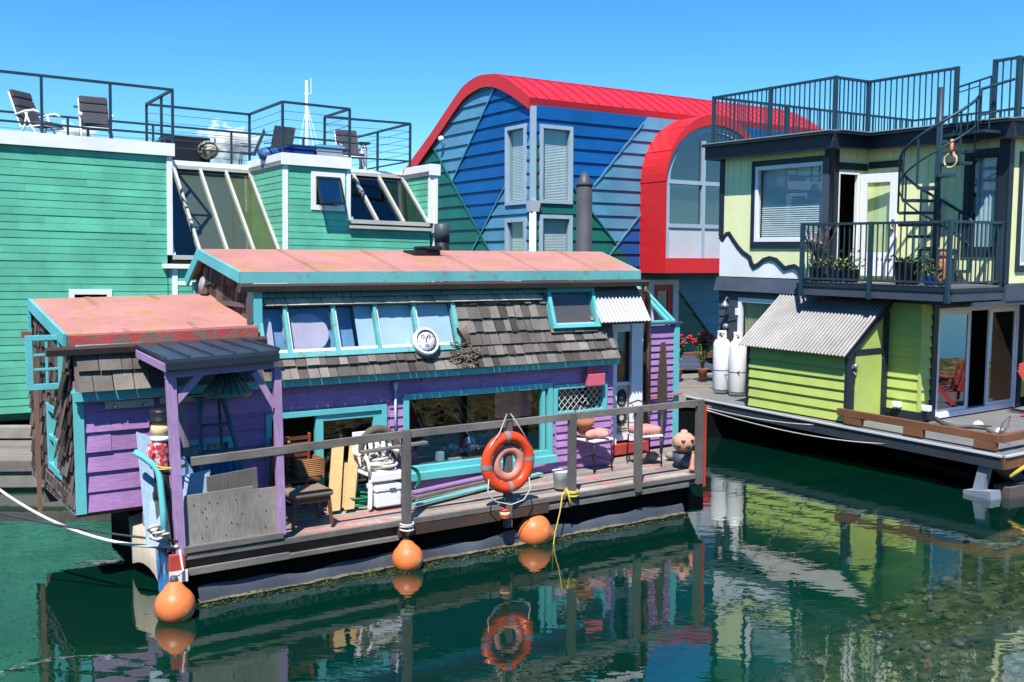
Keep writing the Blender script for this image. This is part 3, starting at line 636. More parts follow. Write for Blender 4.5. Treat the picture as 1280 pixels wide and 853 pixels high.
# ================================================================== BLUE FLOAT HOME with the red barrel roof
bh = thing('blue_house', 'tall blue and green panelled float home under a red barrel roof', 'house', B, (4, 4, .6))
Zq = 500, 80, 3.555
def gpt(x, y): q = B.on(500+x/3.555, 80+y/3.555, u=-.02); return (q.y, q.z)
def rpt(x, y): q = B.on(650+x/3.555, 120+y/3.555, v=-.02); return (q.x, q.z)
outer = [gpt(*p) for p in ((592, 150), (545, 108), (490, 66), (450, 52), (410, 47), (380, 50), (350, 60), (318, 80), (290, 105), (262, 142), (235, 182), (150, 310), (50, 447))]
inner = [gpt(*p) for p in ((586, 200), (545, 170), (505, 140), (460, 116), (425, 104), (400, 103), (370, 109), (340, 125), (313, 142), (290, 165), (260, 205), (230, 250), (150, 368), (78, 470))]
ve = 11.5
dv = (outer[-1][1]-outer[-2][1])/(outer[-1][0]-outer[-2][0]); outer.append((ve+.5, outer[-1][1]+dv*(ve+.5-outer[-1][0])))
dv = (inner[-1][1]-inner[-2][1])/(inner[-1][0]-inner[-2][0]); inner.append((ve+.2, inner[-1][1]+dv*(ve+.2-inner[-1][0])))
UL = 12.5
ro = MB(); prof = outer+inner[::-1]; n = len(prof)
ro.add([(-.14, v, z) for v, z in prof]+[(UL, v, z) for v, z in prof],
       [(i, i+1, n-2-i, n-1-i) for i in range(len(outer)-1)]+[(n+i+1, n+i, 2*n-1-i, 2*n-2-i) for i in range(len(outer)-1)]+[((i+1) % n, i, n+i, n+(i+1) % n) for i in range(n)])
for f in range(2*(len(outer)-1)): ro.m[f] = 1
rf_ = ro.build('roof', [M['red'], M['redflat']], bh)
sm_ = MB(); x = .1
while x < UL:                                             # standing seams across the barrel
    for a, b in zip(outer, outer[1:]): sm_.bar((x, a[0], a[1]+.012), (x, b[0], b[1]+.012), .022, .05)
    x += .46
sm_.build('seam', M['red'], rf_)
# --- gable face: colour fields are separate panels of boards
GP = [(0.02, .6)]+[(max(.02, v), z) for v, z in inner]+[(ve, .6)]
def field(poly, *lines):
    for (p, q, keep) in lines:
        nx_, ny_ = q[1]-p[1], -(q[0]-p[0]); c = nx_*p[0]+ny_*p[1]; sg = nx_*keep[0]+ny_*keep[1]-c
        poly = clip(poly, nx_, ny_, c) if sg < 0 else clip(poly, -nx_, -ny_, -c)
    return poly
A0, A1 = gpt(425, 105), gpt(235, 525); B0, B1 = gpt(150, 370), gpt(360, 755); C0, C1 = gpt(470, 545), gpt(330, 820)
k_light, k_roy, k_sky, k_for = gpt(250, 320), gpt(350, 450), gpt(450, 750), gpt(200, 700)
gwin = [B.on(634, 160, u=0), B.on(659.5, 255.5, u=0)]; gw1 = (gwin[1].y, gwin[0].y, gwin[1].z, gwin[0].z)
gw2 = (gw1[0], gw1[1], 2.9, B.on(636, 272, u=0).z-.05)
hol = [gw1, gw2]; LF = leftf(0); CR = .385
bc = MB()
bc.siding(LF, field(GP, (A0, A1, k_light), (B0, B1, k_light)), CR, .05, hol, 0, 0, .6, 1)
bc.siding(LF, field(GP, (A0, A1, k_roy), (B0, B1, k_roy), (C0, C1, k_roy)), CR, .05, hol, 0, 0, .6, 0)
bc.siding(LF, field(GP, (B0, B1, k_for), (C0, C1, k_for)), CR, .05, hol, 0, 0, .6, 2)
bc.siding(LF, field(GP, (B0, B1, k_for), (C0, C1, k_sky)), CR, .05, hol, 0, 0, .6, 2)
bc.siding(LF, field(GP, (C0, C1, k_sky), (B0, B1, k_sky)), CR, .05, hol, 0, 0, .6, 1)
bc.build('gable_wall', [M['royal'], M['sky_'], M['forest']], bh)
D0, D1 = rpt(545, 122), rpt(325, 400); E0, E1 = rpt(228, 400), rpt(425, 660); F0, F1 = rpt(535, 525), rpt(395, 710)
FF = front(0); RP = [(.02, 3.45), (11.5, 3.45), (11.5, 8.3), (.02, 8.3)]
rw1a, rw1b = B.on(673.5, 155.5, v=0), B.on(714, 256, v=0); rw1 = (rw1a.x, rw1b.x, rw1b.z, rw1a.z); rw2 = (rw1[0], rw1[1], 2.9, B.on(690, 269, v=0).z)
hol = [rw1, rw2]; wr_ = MB(); kd, ks, kf, kr = rpt(250, 250), rpt(440, 400), rpt(340, 640), rpt(500, 640)
wr_.siding(FF, field(RP, (D0, D1, kd), (E0, E1, kd)), CR, .05, hol, 0, 0, .6, 0)
wr_.siding(FF, field(RP, (D0, D1, ks), (E0, E1, ks), (F0, F1, ks)), CR, .05, hol, 0, 0, .6, 1)
wr_.siding(FF, field(RP, (E0, E1, kf), (F0, F1, kf)), CR, .05, hol, 0, 0, .6, 2)
wr_.siding(FF, field(RP, (E0, E1, kf), (F0, F1, kr)), CR, .05, hol, 0, 0, .6, 2)
wr_.siding(FF, field(RP, (F0, F1, kr), (E0, E1, kr)), CR, .05, hol, 0, 0, .6, 0)
wr_.build('front_wall', [M['royal'], M['sky_'], M['forest']], bh)
# lower wall under the overhang
q0 = B.on(847, 363, v=0); q1 = B.on(888, 420, v=0); k1 = B.on(890, 370, v=0); k2 = B.on(850, 430, v=0)
LP = rect(.02, 11.5, .7, 3.45); dA = B.on(809, 350, v=0); dB = B.on(846, 440, v=0); hd = (dA.x, dB.x, .7, dA.z)
lw = MB(); q0, q1, k1, k2 = [(q.x, q.z) for q in (q0, q1, k1, k2)]
lw.siding(FF, field(LP, (q0, q1, k1)), CR, .05, [hd], 0, 0, .6, 1); lw.siding(FF, field(LP, (q0, q1, k2)), CR, .05, [hd], 0, 0, .6, 2)
lw.build('lower_wall', [M['royal'], M['sky_'], M['forest']], bh)
                                                  # metal battens over the joints between colours
def batten(mp, p, q, m):
    d = Vector((q[0]-p[0], q[1]-p[1])); nrm = Vector((-d.y, d.x)).normalized()*.022
    MB().plate(mp, [(p[0]-nrm.x, p[1]-nrm.y), (q[0]-nrm.x, q[1]-nrm.y), (q[0]+nrm.x, q[1]+nrm.y), (p[0]+nrm.x, p[1]+nrm.y)], .01, .072).build('batten', (M['sky_'], M['forest'])[m], bh)
batten(LF, A0, A1, 0); batten(LF, B0, gpt(400, 828), 1); batten(LF, C0, gpt(300, 880), 0)
batten(FF, D0, D1, 0); batten(FF, E0, E1, 1); batten(FF, rpt(535, 525), rpt(380, 728), 0); batten(FF, q0, q1, 1)
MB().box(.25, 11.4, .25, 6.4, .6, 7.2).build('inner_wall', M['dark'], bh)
MB().box(11.4, 11.5, .1, 5.8, .6, 7.8).box(11.4, 11.5, 5.8, ve, .6, 3.4).box(.05, 11.4, ve-.1, ve, .6, 3.2).build('rear_wall', M['forest'], bh)
MB().box(-.3, 11.8, -.5, ve+.3, -.4, .6).build('float', M['hull'], bh)
for (mp, h) in ((LF, gw1), (LF, gw2), (FF, rw1), (FF, rw2)):
    window(mp, *h, .11, bh, M['steel'], GL, .10, .09, back=(M['blind'], 'blind'))
cb = MB(); zc = B.on(665, 258, v=0).z
cb.box(-.09, .05, -.09, .05, zc, 8.25).build('corner_trim', M['steel'], bh, .004)
hp = MB().add([(-.20, -.20, zc+.16), (.14, -.20, zc+.16), (.14, .10, zc+.16), (-.20, .10, zc+.16), (-.16, -.16, zc-.16), (.10, -.16, zc-.16), (.10, .06, zc-.16), (-.16, .06, zc-.16)], [(0, 1, 2, 3), (7, 6, 5, 4), (0, 4, 5, 1), (1, 5, 6, 2), (2, 6, 7, 3), (3, 7, 4, 0)])
hp.build('rain_hopper', M['panelgrey'], bh); MB().tube([(-.05, -.06, zc-.15), (-.05, -.06, .8)], .10, 14).build('downpipe', M['white'], bh)
q = B.on(553, 174, u=-.15); MB().ball((-.2, q.y, q.z), .1).bar((-.2, q.y, q.z-.1), (-.06, q.y+.05, q.z-.25), .05, .05).build('wall_lamp', M['white'], bh)
# --- red arched box window
VB = -1.2; uL = B.on(831.5, 300, v=VB).x; zb = B.on(870, 341.5, v=VB).z; Rr = 2.12; cu = uL+Rr; cz = B.on(893, 143, v=VB).z-Rr
def arch(r, c0, z0, base, e=1.0, n=28):
    return [(c0-r, base)]+[(c0-r*math.cos(math.pi*i/n), z0+e*r*math.sin(math.pi*i/n)) for i in range(n+1)]+[(c0+r, base)]
zi = B.on(870, 323, v=VB).z
oo = arch(Rr, cu, cz, zb); ii = arch(Rr-.03, cu-.0, cz, zi, .86)
bx = MB(); n = len(oo)
bx.add([(u, VB, z) for u, z in oo]+[(u, 3.0, z) for u, z in oo], [((i+1) % n, i, n+i, n+(i+1) % n) for i in range(n)])
bx.add([(u, VB-.003, z) for u, z in oo]+[(u, VB-.003, z) for u, z in ii]+[(u, VB+.25, z) for u, z in ii], [(i, (i+1) % n, n+(i+1) % n, n+i) for i in range(n)]+[(n+i, n+(i+1) % n, 2*n+(i+1) % n, 2*n+i) for i in range(n)])
bo = bx.build('arched_bay', M['redflat'], bh)
for i in range(3): pass
js = MB(); 
for t in (.0, .45, .9): 
    a = math.pi*(1-t/math.pi)
    js.bar((cu+(Rr+.004)*math.cos(a), VB, cz+(Rr+.004)*math.sin(a)), (cu+(Rr+.004)*math.cos(a), -.02, cz+(Rr+.004)*math.sin(a)), .02, .012)
js.build('seam', M['redflat'], bo)
jj = arch(Rr-.03-.22, cu, cz, zi, .84); fr = MB()
fr.add([(u, VB+.10, z) for u, z in ii]+[(u, VB+.10, z) for u, z in jj]+[(u, VB+.2, z) for u, z in jj], [(i, (i+1) % n, n+(i+1) % n, n+i) for i in range(n)]+[(n+i, n+(i+1) % n, 2*n+(i+1) % n, 2*n+i) for i in range(n)])
z1 = B.on(870, 283, v=VB+.1).z; z2 = B.on(870, 229, v=VB+.1).z; um = B.on(879, 250, v=VB+.1).x
fr.box(cu-Rr+.2, cu+Rr-.2, VB+.08, VB+.2, z1-.06, z1+.06).box(cu-Rr+.2, cu+Rr-.2, VB+.08, VB+.2, z2-.06, z2+.06)
for x in (um, 2*cu-um): fr.box(x-.06, x+.06, VB+.07, VB+.2, zi, cz+(Rr-.25)*.84*.82)
fr.build('window_frame', M['steel'], bo)
MB().box(cu-Rr+.2, cu+Rr-.2, VB+.12, VB+.18, zi, z1-.06).build('lower_panel', M['panelgrey'], bo)
pg = MB(); g_ = [(cu-Rr+.2, z1)]+[p for p in arch(Rr-.24, cu, cz, z1, .84)[1:-1]]+[(cu+Rr-.2, z1)]; pg.plate(front(VB+.16), g_, -.01, 0); pg.build('pane', glass('bay_glass', (.45, .55, .65), boost=.12), bo)
kb = MB()
for i in range(26): kb.box(cu-Rr+.25, cu+Rr-.25, VB+.30, VB+.315, z1+(z2-z1)*i/26, z1+(z2-z1)*(i+.86)/26)
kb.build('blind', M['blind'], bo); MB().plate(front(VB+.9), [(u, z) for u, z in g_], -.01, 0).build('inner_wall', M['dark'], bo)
# --- red door and wall outlet
dr = MB()
for a in ((hd[0], hd[0]+.24, .75, hd[3]), (hd[1]-.24, hd[1], .75, hd[3]), (hd[0]+.24, hd[1]-.24, hd[3]-.16, hd[3])): dr.slab(FF, *a, -.05, .06)
do = dr.build('door_frame', M['white'], bh, .004)
k = MB(); a, b = hd[0]+.24, hd[1]-.24
for r in ((a, a+.2, .78, hd[3]-.16), (b-.2, b, .78, hd[3]-.16), (a+.2, b-.2, hd[3]-.36, hd[3]-.16), (a+.2, b-.2, .78, 1.2)): k.slab(FF, *r, -.03, .02)
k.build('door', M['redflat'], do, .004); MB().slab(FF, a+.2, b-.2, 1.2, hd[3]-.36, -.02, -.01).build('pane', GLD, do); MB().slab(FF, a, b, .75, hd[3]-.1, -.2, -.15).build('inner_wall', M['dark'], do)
q = B.on(851, 427, v=0); MB().box(q.x-.09, q.x+.09, -.12, -.05, q.z-.13, q.z+.13).build('wall_socket', M['white'], bh, .01)
# --- red geraniums, timber and dock in front of it
def geranium(lbl, x, y, s=1):
    q = W.on(x, y, v=26.0); t = thing('flower_pot', lbl, 'potted plant', W, (q.x, 26, .78), group='pots of red geraniums')
    MB().lathe((q.x, 26, .78), [(.10*s, 0), (.16*s, .26), (.17*s, .28), (.14*s, .27)], 14).build('pot', M['terracotta'], t)
    a, b = MB(), MB(); hz = q.z
    for i in range(260):
        c = Vector((q.x+rnd.gauss(0, .09)*s, 26+rnd.gauss(0, .09), hz+rnd.gauss(-.12, .14)*s)); r = rnd.uniform(.025, .05); d = Vector((rnd.uniform(-1, 1), rnd.uniform(-1, 1), rnd.uniform(-.3, 1))).normalized(); e = d.cross(Vector((0, 0, 1))).normalized()*r
        a.add([c-e, c+d*r, c+e, c-d*r], [(0, 1, 2, 3)])
    for i in range(16): a.tube([(q.x, 26, 1.02), (q.x+rnd.gauss(0, .12), 26+rnd.gauss(0, .1), hz+rnd.uniform(-.3, .1))], .008, 4)
    for i in range(9):
        c = Vector((q.x+rnd.gauss(0, .15)*s, 25.95-abs(rnd.gauss(0, .12)), hz+rnd.uniform(-.12, .2)*s))
        b = MB()
        for j in range(7): b.ball(c+Vector((rnd.gauss(0, .03), rnd.gauss(0, .03), rnd.gauss(0, .03))), .035, n=6)
        b.build('flower', M['flower'], t)
    a.build('leaves', M['leaf'], t)
geranium('red geranium pot half hidden behind the turquoise corner of the purple houseboat', 847, 428)
geranium('red geranium pot beside the white gas tanks', 879, 424, .9)
fd = thing('dock', 'tan plank dock between the blue house and the white gas tanks', 'dock', W, (4.6, 24, .7))
pk = MB(); f0 = B.on(800, 452, z=.72); f1 = B.on(905, 452, z=.72)
poly = [(3.3, 21.6), (6.2, 21.6), (8.5, 29.5), (4.0, 27.5)]
pk.siding(flat(.70), poly, .19, 0, (), 2.5, .002); pk.build('planks', M['dock'], fd)
MB().prism([(3.35, 21.65, -.3), (6.1, 21.65, -.3), (8.4, 29.4, -.3), (4.1, 27.4, -.3)], (0, 0, .96)).build('float', M['hull'], fd)
p0 = W.on(846, 462, z=.75); k = MB(); k.siding(lambda s, t, o: (p0.x+s*.9-t*.28, p0.y+t, .76+o+.1*t), rect(0, 1.5, 0, 2.1), .21, .0, (), 0, .006)
solo(k, 'ramp', 'grey slatted ramp board lying on the tan dock behind the purple houseboat', 'ramp', M['slate'], W, (p0.x, p0.y, .72))
a, b = W.on(857, 449, z=.8), W.on(886, 446, z=.8); solo(MB().bar((a.x, a.y+.2, .86), (b.x+.2, b.y+.3, .86), .25, .22), 'timber', 'orange timber beam lying before the blue house wall', 'timber', M['timber'], W, (a.x, a.y, .75), bevel=.01)
# --- pilings
def piling(lbl, x0, x1, ytop, dist, cone, m):
    a, b = W.on(x0, ytop, v=dist), W.on(x1, ytop, v=dist); r = (b.x-a.x)/2; c = (a.x+b.x)/2
    t = thing('piling', lbl, 'piling', W, (c, dist, 0), group='mooring pilings')
    MB().lathe((c, dist, -3.6), [(r*1.02, 0), (r, 3.6+a.z)], 20).build('post', m, t)
    MB().lathe((c, dist, a.z), [(r*1.06, -.02), (r*1.06, .04), (r*.3, cone), (.01, cone+.01)] if cone > .1 else [(r*1.05, -.35), (r*1.05, 0), (r*.8, cone), (.01, cone)], 20).build('cap', M['pile'], t)
piling('tall grey piling with a pointed cap before the blue house', 720.5, 740.5, 232, 21.5, .28, M['pilew'])
piling('short dark piling with a flat cap at the green house corner', 543, 561.5, 281, 20.5, .02, M['black'])

# ================================================================== LIME FLOAT HOME
ZD = .8
lh = thing('lime_house', 'two storey lime float home with dark trim, balcony and railed roof', 'house', L, (0, 4, ZD))
AF, SF, BF, LWF, RF, UR = front(1.3), rightf(-1.46), front(2.3), front(1.3), rightf(.6), rightf(1.58)
wA = (-3.60, -1.70, 4.20, 5.84); wl_ = L.on(922, 370, v=1.3); lwin = (L.on(924, 372, v=1.3).x, -2.2, L.on(928, 441, v=1.3).z, L.on(926, 372, v=1.3).z)
# vertical grooved upper walls
def vsiding(mp, poly, holes, name, m, w_=.2):
    k = MB(); k.siding(lambda s, t, o: mp(t, s, o), [(b, a) for a, b in poly], w_, 0, [(h[2], h[3], h[0], h[1]) for h in holes], 0, .0015, gap=.008); return k.build(name, m, lh)
vsiding(AF, rect(-4.65, -1.46, 3.42, 6.08), [wA], 'upper_wall', M['pale'])
vsiding(SF, rect(1.3, 2.3, 3.42, 6.08), [(1.36, 2.02, 3.42, 5.62)], 'upper_wall', M['pale'])
wB = (.84, 1.40, 4.05, 5.80)
vsiding(BF, rect(-1.46, 1.58, 3.42, 6.08), [wB], 'upper_wall', M['pale'])
wR = (2.75, 4.0, 3.75, 5.75)
vsiding(UR, rect(2.3, 9, 3.42, 6.08), [wR], 'upper_wall', M['pale'])
MB().box(-4.62, 1.5, 8.9, 9, ZD, 6.08).box(-4.62, -4.55, 1.4, 9, ZD, 6.08).build('rear_wall', M['pale'], lh)
MB().box(-4.5, .45, 1.45, 8.8, ZD+2.2, ZD+2.3).box(-4.5, 1.5, 5.2, 5.3, ZD, 6).box(-2.55, -2.5, 2.2, 5, 3.4, 6).build('inner_wall', M['brownin'], lh)
MB().box(-4.7, .62, 1.32, 9, 3.02, 3.10).box(.62, 1.62, 1.32, 9, 3.02, 3.10).build('floor', M['slate'], lh)
# white band with black scallop outline painted on the left wall
wq = [(899, 297), (903, 300.5), (907.5, 293), (911, 292), (916, 300), (922, 308.5), (928, 315.5), (933, 319), (937, 322), (939, 329), (942, 334), (948, 331), (955, 325), (962, 323), (970, 325), (976, 331), (981, 336), (987, 334), (993, 333), (999, 337), (1002, 344)]
sc_ = [(max(-4.655, L.on(x, y, v=1.28).x), L.on(x, y, v=1.28).z) for x, y in wq]
mb = MB()
for a, b in zip(sc_, sc_[1:]): mb.plate(AF, [(a[0], 3.42), (b[0], 3.42), (b[0], b[1]), (a[0], a[1])], .004, .016)
mb.build('white_panel', M['white'], lh)
mb = MB()
for a, b in zip(sc_, sc_[1:]):
    d = Vector((b[0]-a[0], b[1]-a[1])); l = d.length; d /= l; nn = Vector((-d.y, d.x))*.045; e = d*.02
    mb.plate(AF, [(a[0]-nn.x-e.x, a[1]-nn.y-e.y), (b[0]-nn.x+e.x, b[1]-nn.y+e.y), (b[0]+nn.x+e.x, b[1]+nn.y+e.y), (a[0]+nn.x-e.x, a[1]+nn.y-e.y)], .005, .022+.0003*len(mb.f))
mb.build('scallop_outline', M['navy'], lh)
# trim
def dark(mb): mb.build('dark_trim', M['navy'], lh, .003)
dark(MB().slab(AF, -4.69, -4.55, 4.32, 6.07, -.04, .03)); dark(MB().slab(AF, -1.72, -1.50, 4.25, 6.06, .002, .06).box(-1.53, -1.44, 1.24, 1.36, 3.42, 6.06))
dark(MB().slab(BF, 1.40, 1.60, 3.42, 6.06, -.01, .03).slab(UR, 2.27, 2.42, 3.42, 6.06, 0, .03)); dark(MB().slab(SF, 1.37, 2.25, 5.66, 5.80, 0, .03)); dark(MB().slab(BF, -1.43, -.62, 5.70, 5.84, 0, .03))
for h in (wA, wB):
    mp = AF if h is wA else BF; tr = MB()
    for r in ((h[0]-.12, h[0], h[2]-.14, h[3]+.12), (h[1], h[1]+.13 if h is wA else h[1]+.02, h[2]-.14, h[3]+.12), (h[0], h[1], h[3], h[3]+.12), (h[0], h[1], h[2]-.14, h[2])): tr.slab(mp, *r, .003, .036)
    dark(tr)
tr = MB()
for r in ((wR[0]-.12, wR[0], wR[2]-.12, wR[3]+.1), (wR[0], wR[1], wR[3], wR[3]+.1), (wR[0], wR[1], wR[2]-.12, wR[2])): tr.slab(UR, *r, .003, .036)
dark(tr)
MB().box(-1.70, -1.53, 1.16, 1.24, 3.45, 5.9).build('corner_post', M['slate'], lh, .004)
window(AF, *wA, .085, lh, M['white'], GL, .06, .045, back=(M['blind'], 'blind'), label='white framed upper window with a lowered blind')
window(BF, *wB, .05, lh, M['navy'], GL, .06, .02, back=(M['curtain'], 'curtain')); window(UR, *wR, .06, lh, M['white'], GL, .06, .02, back=(M['curtain'], 'curtain'))
# open balcony door
jb = MB().slab(SF, 1.96, 2.02, 3.42, 5.62, -.06, .02).slab(SF, 1.36, 1.40, 3.42, 5.62, -.06, .02).slab(SF, 1.40, 1.96, 5.57, 5.62, -.06, .02); jo = jb.build('door_frame', M['white'], lh, .003)
lf = MB(); DX = lambda s, t, o: (-1.42+s*.985, 2.06+s*.12-o, t)
for r in ((0, .15, 3.50, 5.58), (.66, .82, 3.50, 5.58), (.15, .66, 5.40, 5.58), (.15, .66, 3.50, 3.98)): lf.slab(DX, *r, 0, .045)
lo = lf.build('door', M['white'], jo, .004); MB().slab(DX, .15, .66, 3.98, 5.40, .018, .026).build('pane', GL, jo); MB().ball(DX(.75, 4.45, .08), .04).slab(DX, .72, .78, 4.4, 4.65, .045, .055).build('handle', M['brass'], jo)
# roof slab and railing
rp = [(-4.85, .98), (-1.27, .98), (-1.27, 2.02), (1.78, 2.02), (1.78, 9.2), (-4.85, 9.2)]
MB().plate(flat(6.08), [(a, b) for a, b in rp], 0, .06).build('roof', M['greydeck'], lh)
ff = MB()
for (a, b), (c, d) in zip(rp[:4], rp[1:5]):
    l = Vector((c-a, d-b)).normalized(); nn = Vector((l.y, -l.x))
    ff.add([(a+nn.x*o, b+nn.y*o, z) for z in (6.06, 6.34) for o in (0, .03)]+[(c+nn.x*o, d+nn.y*o, z) for z in (6.06, 6.34) for o in (0, .03)], [(0, 1, 3, 2), (4, 6, 7, 5), (1, 5, 7, 3), (2, 3, 7, 6), (0, 4, 5, 1), (0, 2, 6, 4)])
ff.box(-4.88, -4.85, .98, 9.2, 6.06, 6.34); ff.build('fascia', M['navy'], lh)
gt = MB()
for (a, b), (c, d) in zip(rp[:4], rp[1:5]):
    l = Vector((c-a, d-b)).normalized(); nn = Vector((l.y, -l.x))*.07
    gt.bar((a+nn.x, b+nn.y, 6.36), (c+nn.x, d+nn.y, 6.36), .14, .05); gt.bar((a+nn.x*.9, b+nn.y*.9, 6.40), (c+nn.x*.9, d+nn.y*.9, 6.40), .18, .02, 1)
gt.build('gutter', [M['navy'], mat('pale_drip_edge', (.26, .29, .30), .5, .1)], lh)
MB().tube([(-1.33, .98, 6.3), (-1.33, 1.0, 6.1), (-1.44, 1.16, 5.95), (-1.44, 1.16, 4.5), (-1.52, 1.1, 4.4)], .045, 10).build('downpipe', M['black'], lh)
def bar_rail(name, pts, posts, z0, z1, zl, gap, par=lh, mat_=None, base=None, pw=.075):
    mat_ = mat_ or M['navyrail']; r = MB()
    for a, b in zip(pts, pts[1:]): r.bar((*a, z1), (*b, z1), .065, .05).bar((*a, zl), (*b, zl), .045, .04)
    o = r.build(name, mat_, par, .004); q = MB()
    for a, b in zip(pts, pts[1:]):
        l = math.dist(a, b); n = max(2, int(l/gap))
        for i in range(1, n): 
            x, y = a[0]+(b[0]-a[0])*i/n, a[1]+(b[1]-a[1])*i/n; q.bar((x, y, zl), (x, y, z1), .02, .02)
    q.build('baluster', mat_, o)
    for p in posts: MB().bar((*p, z0), (*p, z1+.03), pw, pw).build('post', mat_, o, .004)
    return o
rv = L.on(1197, 79, v=2.12); 
bar_rail('roof_railing', [(-4.72, 8.5), (-4.72, 1.08), (-1.37, 1.08), (-1.37, 2.12), (rv.x, 2.12)], [(-4.72, 1.08), (-3.05, 1.08), (-1.37, 1.08), (-1.37, 2.12), (rv.x, 2.12), (-4.72, 3.5)], 6.3, 7.45, 6.42, .125)
a = L.on(1245, 70, v=2.3); bar_rail('roof_railing', [(a.x, 2.3), (1.68, 2.3), (1.68, 8.5)], [(a.x, 2.3), (1.68, 2.3), (1.68, 4.5)], 6.3, 7.5, 6.42, .125)
bar_rail('roof_railing', [(-4.72, 8.5), (1.68, 8.5)], [(-2.5, 8.5), (-.4, 8.5)], 6.1, 7.45, 6.42, .125)
# balcony
bp = [(-1.75, .7), (1.55, .7), (1.55, 2.28), (-1.44, 2.28), (-1.44, 1.22), (-1.75, 1.22)]
bo = MB().plate(flat(3.36), bp, 0, .035).build('balcony', M['greydeck'], lh)
MB().box(-1.77, 1.57, .66, .70, 3.13, 3.30).box(1.55, 1.59, .70, 2.28, 3.13, 3.30).box(-1.79, -1.75, .70, 1.22, 3.13, 3.30).plate(flat(3.14), [(a, b+.01) for a, b in bp], 0, .03).build('balcony_fascia', M['slate'], bo)
MB().box(-1.79, 1.60, .64, .69, 3.30, 3.36).box(1.57, 1.61, .69, 2.28, 3.30, 3.36).build('balcony_edge', M['navy'], bo)
bar_rail('balcony_railing', [(-1.72, 1.24), (-1.72, .66), (1.53, .66), (1.53, 2.26)], [(-1.72, .64), (-.10, .64), (1.53, .64), (1.53, 2.24)], 3.10, 4.54, 3.46, .125)
# ledge between the storeys, black lower wall
ld = MB().add([(-4.72, 1.16, 3.10), (-1.8, 1.16, 3.10), (-1.8, 1.27, 3.40), (-4.72, 1.27, 3.40), (-4.72, 1.32, 3.10), (-1.8, 1.32, 3.10), (-1.8, 1.32, 3.40), (-4.72, 1.32, 3.40)], [(0, 1, 2, 3), (0, 4, 5, 1), (3, 2, 6, 7), (0, 3, 7, 4), (1, 5, 6, 2)])
ld.box(1.56, 1.64, 2.3, 9, 3.1, 3.41); ld.build('ledge', M['slate'], lh)
MB().siding(LWF, rect(-4.65, -2.0, ZD, 3.1), .19, .02, [lwin], 0, 0).build('lower_wall', M['slate'], lh)
window(LWF, *lwin, .10, lh, M['white'], GL, .05, .04, back=(mat('striped_curtain', (.46, .36, .24), .9, .1, wear=.5, wearcol=(.03, .35, .42), wearscale=2), 'curtain'), label='lower window with a striped curtain beside the gas tanks')
MB().slab(LWF, lwin[0]-.30, lwin[0]-.01, lwin[2]-.2, 3.02, .03, .05).build('dark_trim', M['slate'], lh); MB().slab(LWF, lwin[0]-.005, -2.3, lwin[3], 3.02, .03, .048).build('dark_trim', M['slate'], lh)
# lime lower walls
MB().siding(LWF, rect(-.6, .60, ZD+.18, 3.03), .205, .034, (), 0, 0).build('lower_wall', M['lime'], lh)
slid = (1.72, 4.60, ZD, 2.97)
MB().siding(RF, rect(1.33, 8.9, ZD+.18, 3.03), .205, .034, [(1.66, 4.66, ZD, 3.04)], 0, 0).build('lower_wall', M['lime'], lh)
MB().bar((.615, 1.285, ZD+.18), (.615, 1.285, 3.03), .05, .05).build('corner_trim', M['lime'], lh)
MB().box(-.6, .64, 1.255, 1.30, ZD, ZD+.18).box(.6, .645, 1.30, 1.66, ZD, ZD+.18).build('plinth', M['navy'], lh)
tr = MB().slab(RF, 1.60, 1.76, ZD-.05, 3.09, .002, .055).slab(RF, 4.56, 4.72, ZD, 3.09, .002, .055).slab(RF, 1.76, 4.56, 2.93, 3.09, .002, .055).build('dark_trim', M['navy'], lh, .004)
sd = MB(); f = .07
for r in ((1.76, 4.56, ZD, ZD+.10), (1.76, 4.56, 2.85, 2.93), (1.76, 1.76+f, ZD+.1, 2.85), (4.56-f, 4.56, ZD+.1, 2.85)): sd.slab(RF, *r, -.09, .035)
so = sd.build('sliding_door', M['white'], lh, .004); so['label'] = 'wide white sliding door standing half open'
for (x0, x1, o0, nm) in ((1.83, 2.85, .0, 0), (2.50, 3.52, -.05, 1), (3.52, 4.49, .0, 2)):
    if nm == 1: x0, x1 = 2.05, 2.98
    k = MB(); w_ = .055
    for r in ((x0, x0+w_, ZD+.1, 2.85), (x1-w_, x1, ZD+.1, 2.85), (x0+w_, x1-w_, 2.79, 2.85), (x0+w_, x1-w_, ZD+.1, ZD+.17)): k.slab(RF, *r, o0-.03, o0+.01)
    k.build('door_leaf', M['white'] if nm != 1 else M['panelgrey'], so)
    MB().slab(RF, x0+w_, x1-w_, ZD+.17, 2.79, o0-.014, o0-.006).build('pane', GLM if nm != 1 else GLD, so)
MB().box(-.5, .3, 1.6, 5.0, ZD-.02, ZD+.02).box(-1.2, -1.1, 1.5, 5, ZD, 3).build('inner_room', M['brownin'], lh)
k = MB()
for i in range(14):
    x = 1.85+.045*i; k.add([(.45+.02*math.sin(i*1.7), x, ZD+.12), (.45+.02*math.sin(i*1.7+1.7), x+.045, ZD+.12), (.45+.02*math.sin(i*1.7+1.7), x+.045, 2.84), (.45+.02*math.sin(i*1.7), x, 2.84)], [(0, 1, 2, 3)], 0, True)
k.build('curtain', M['curtain'], so)
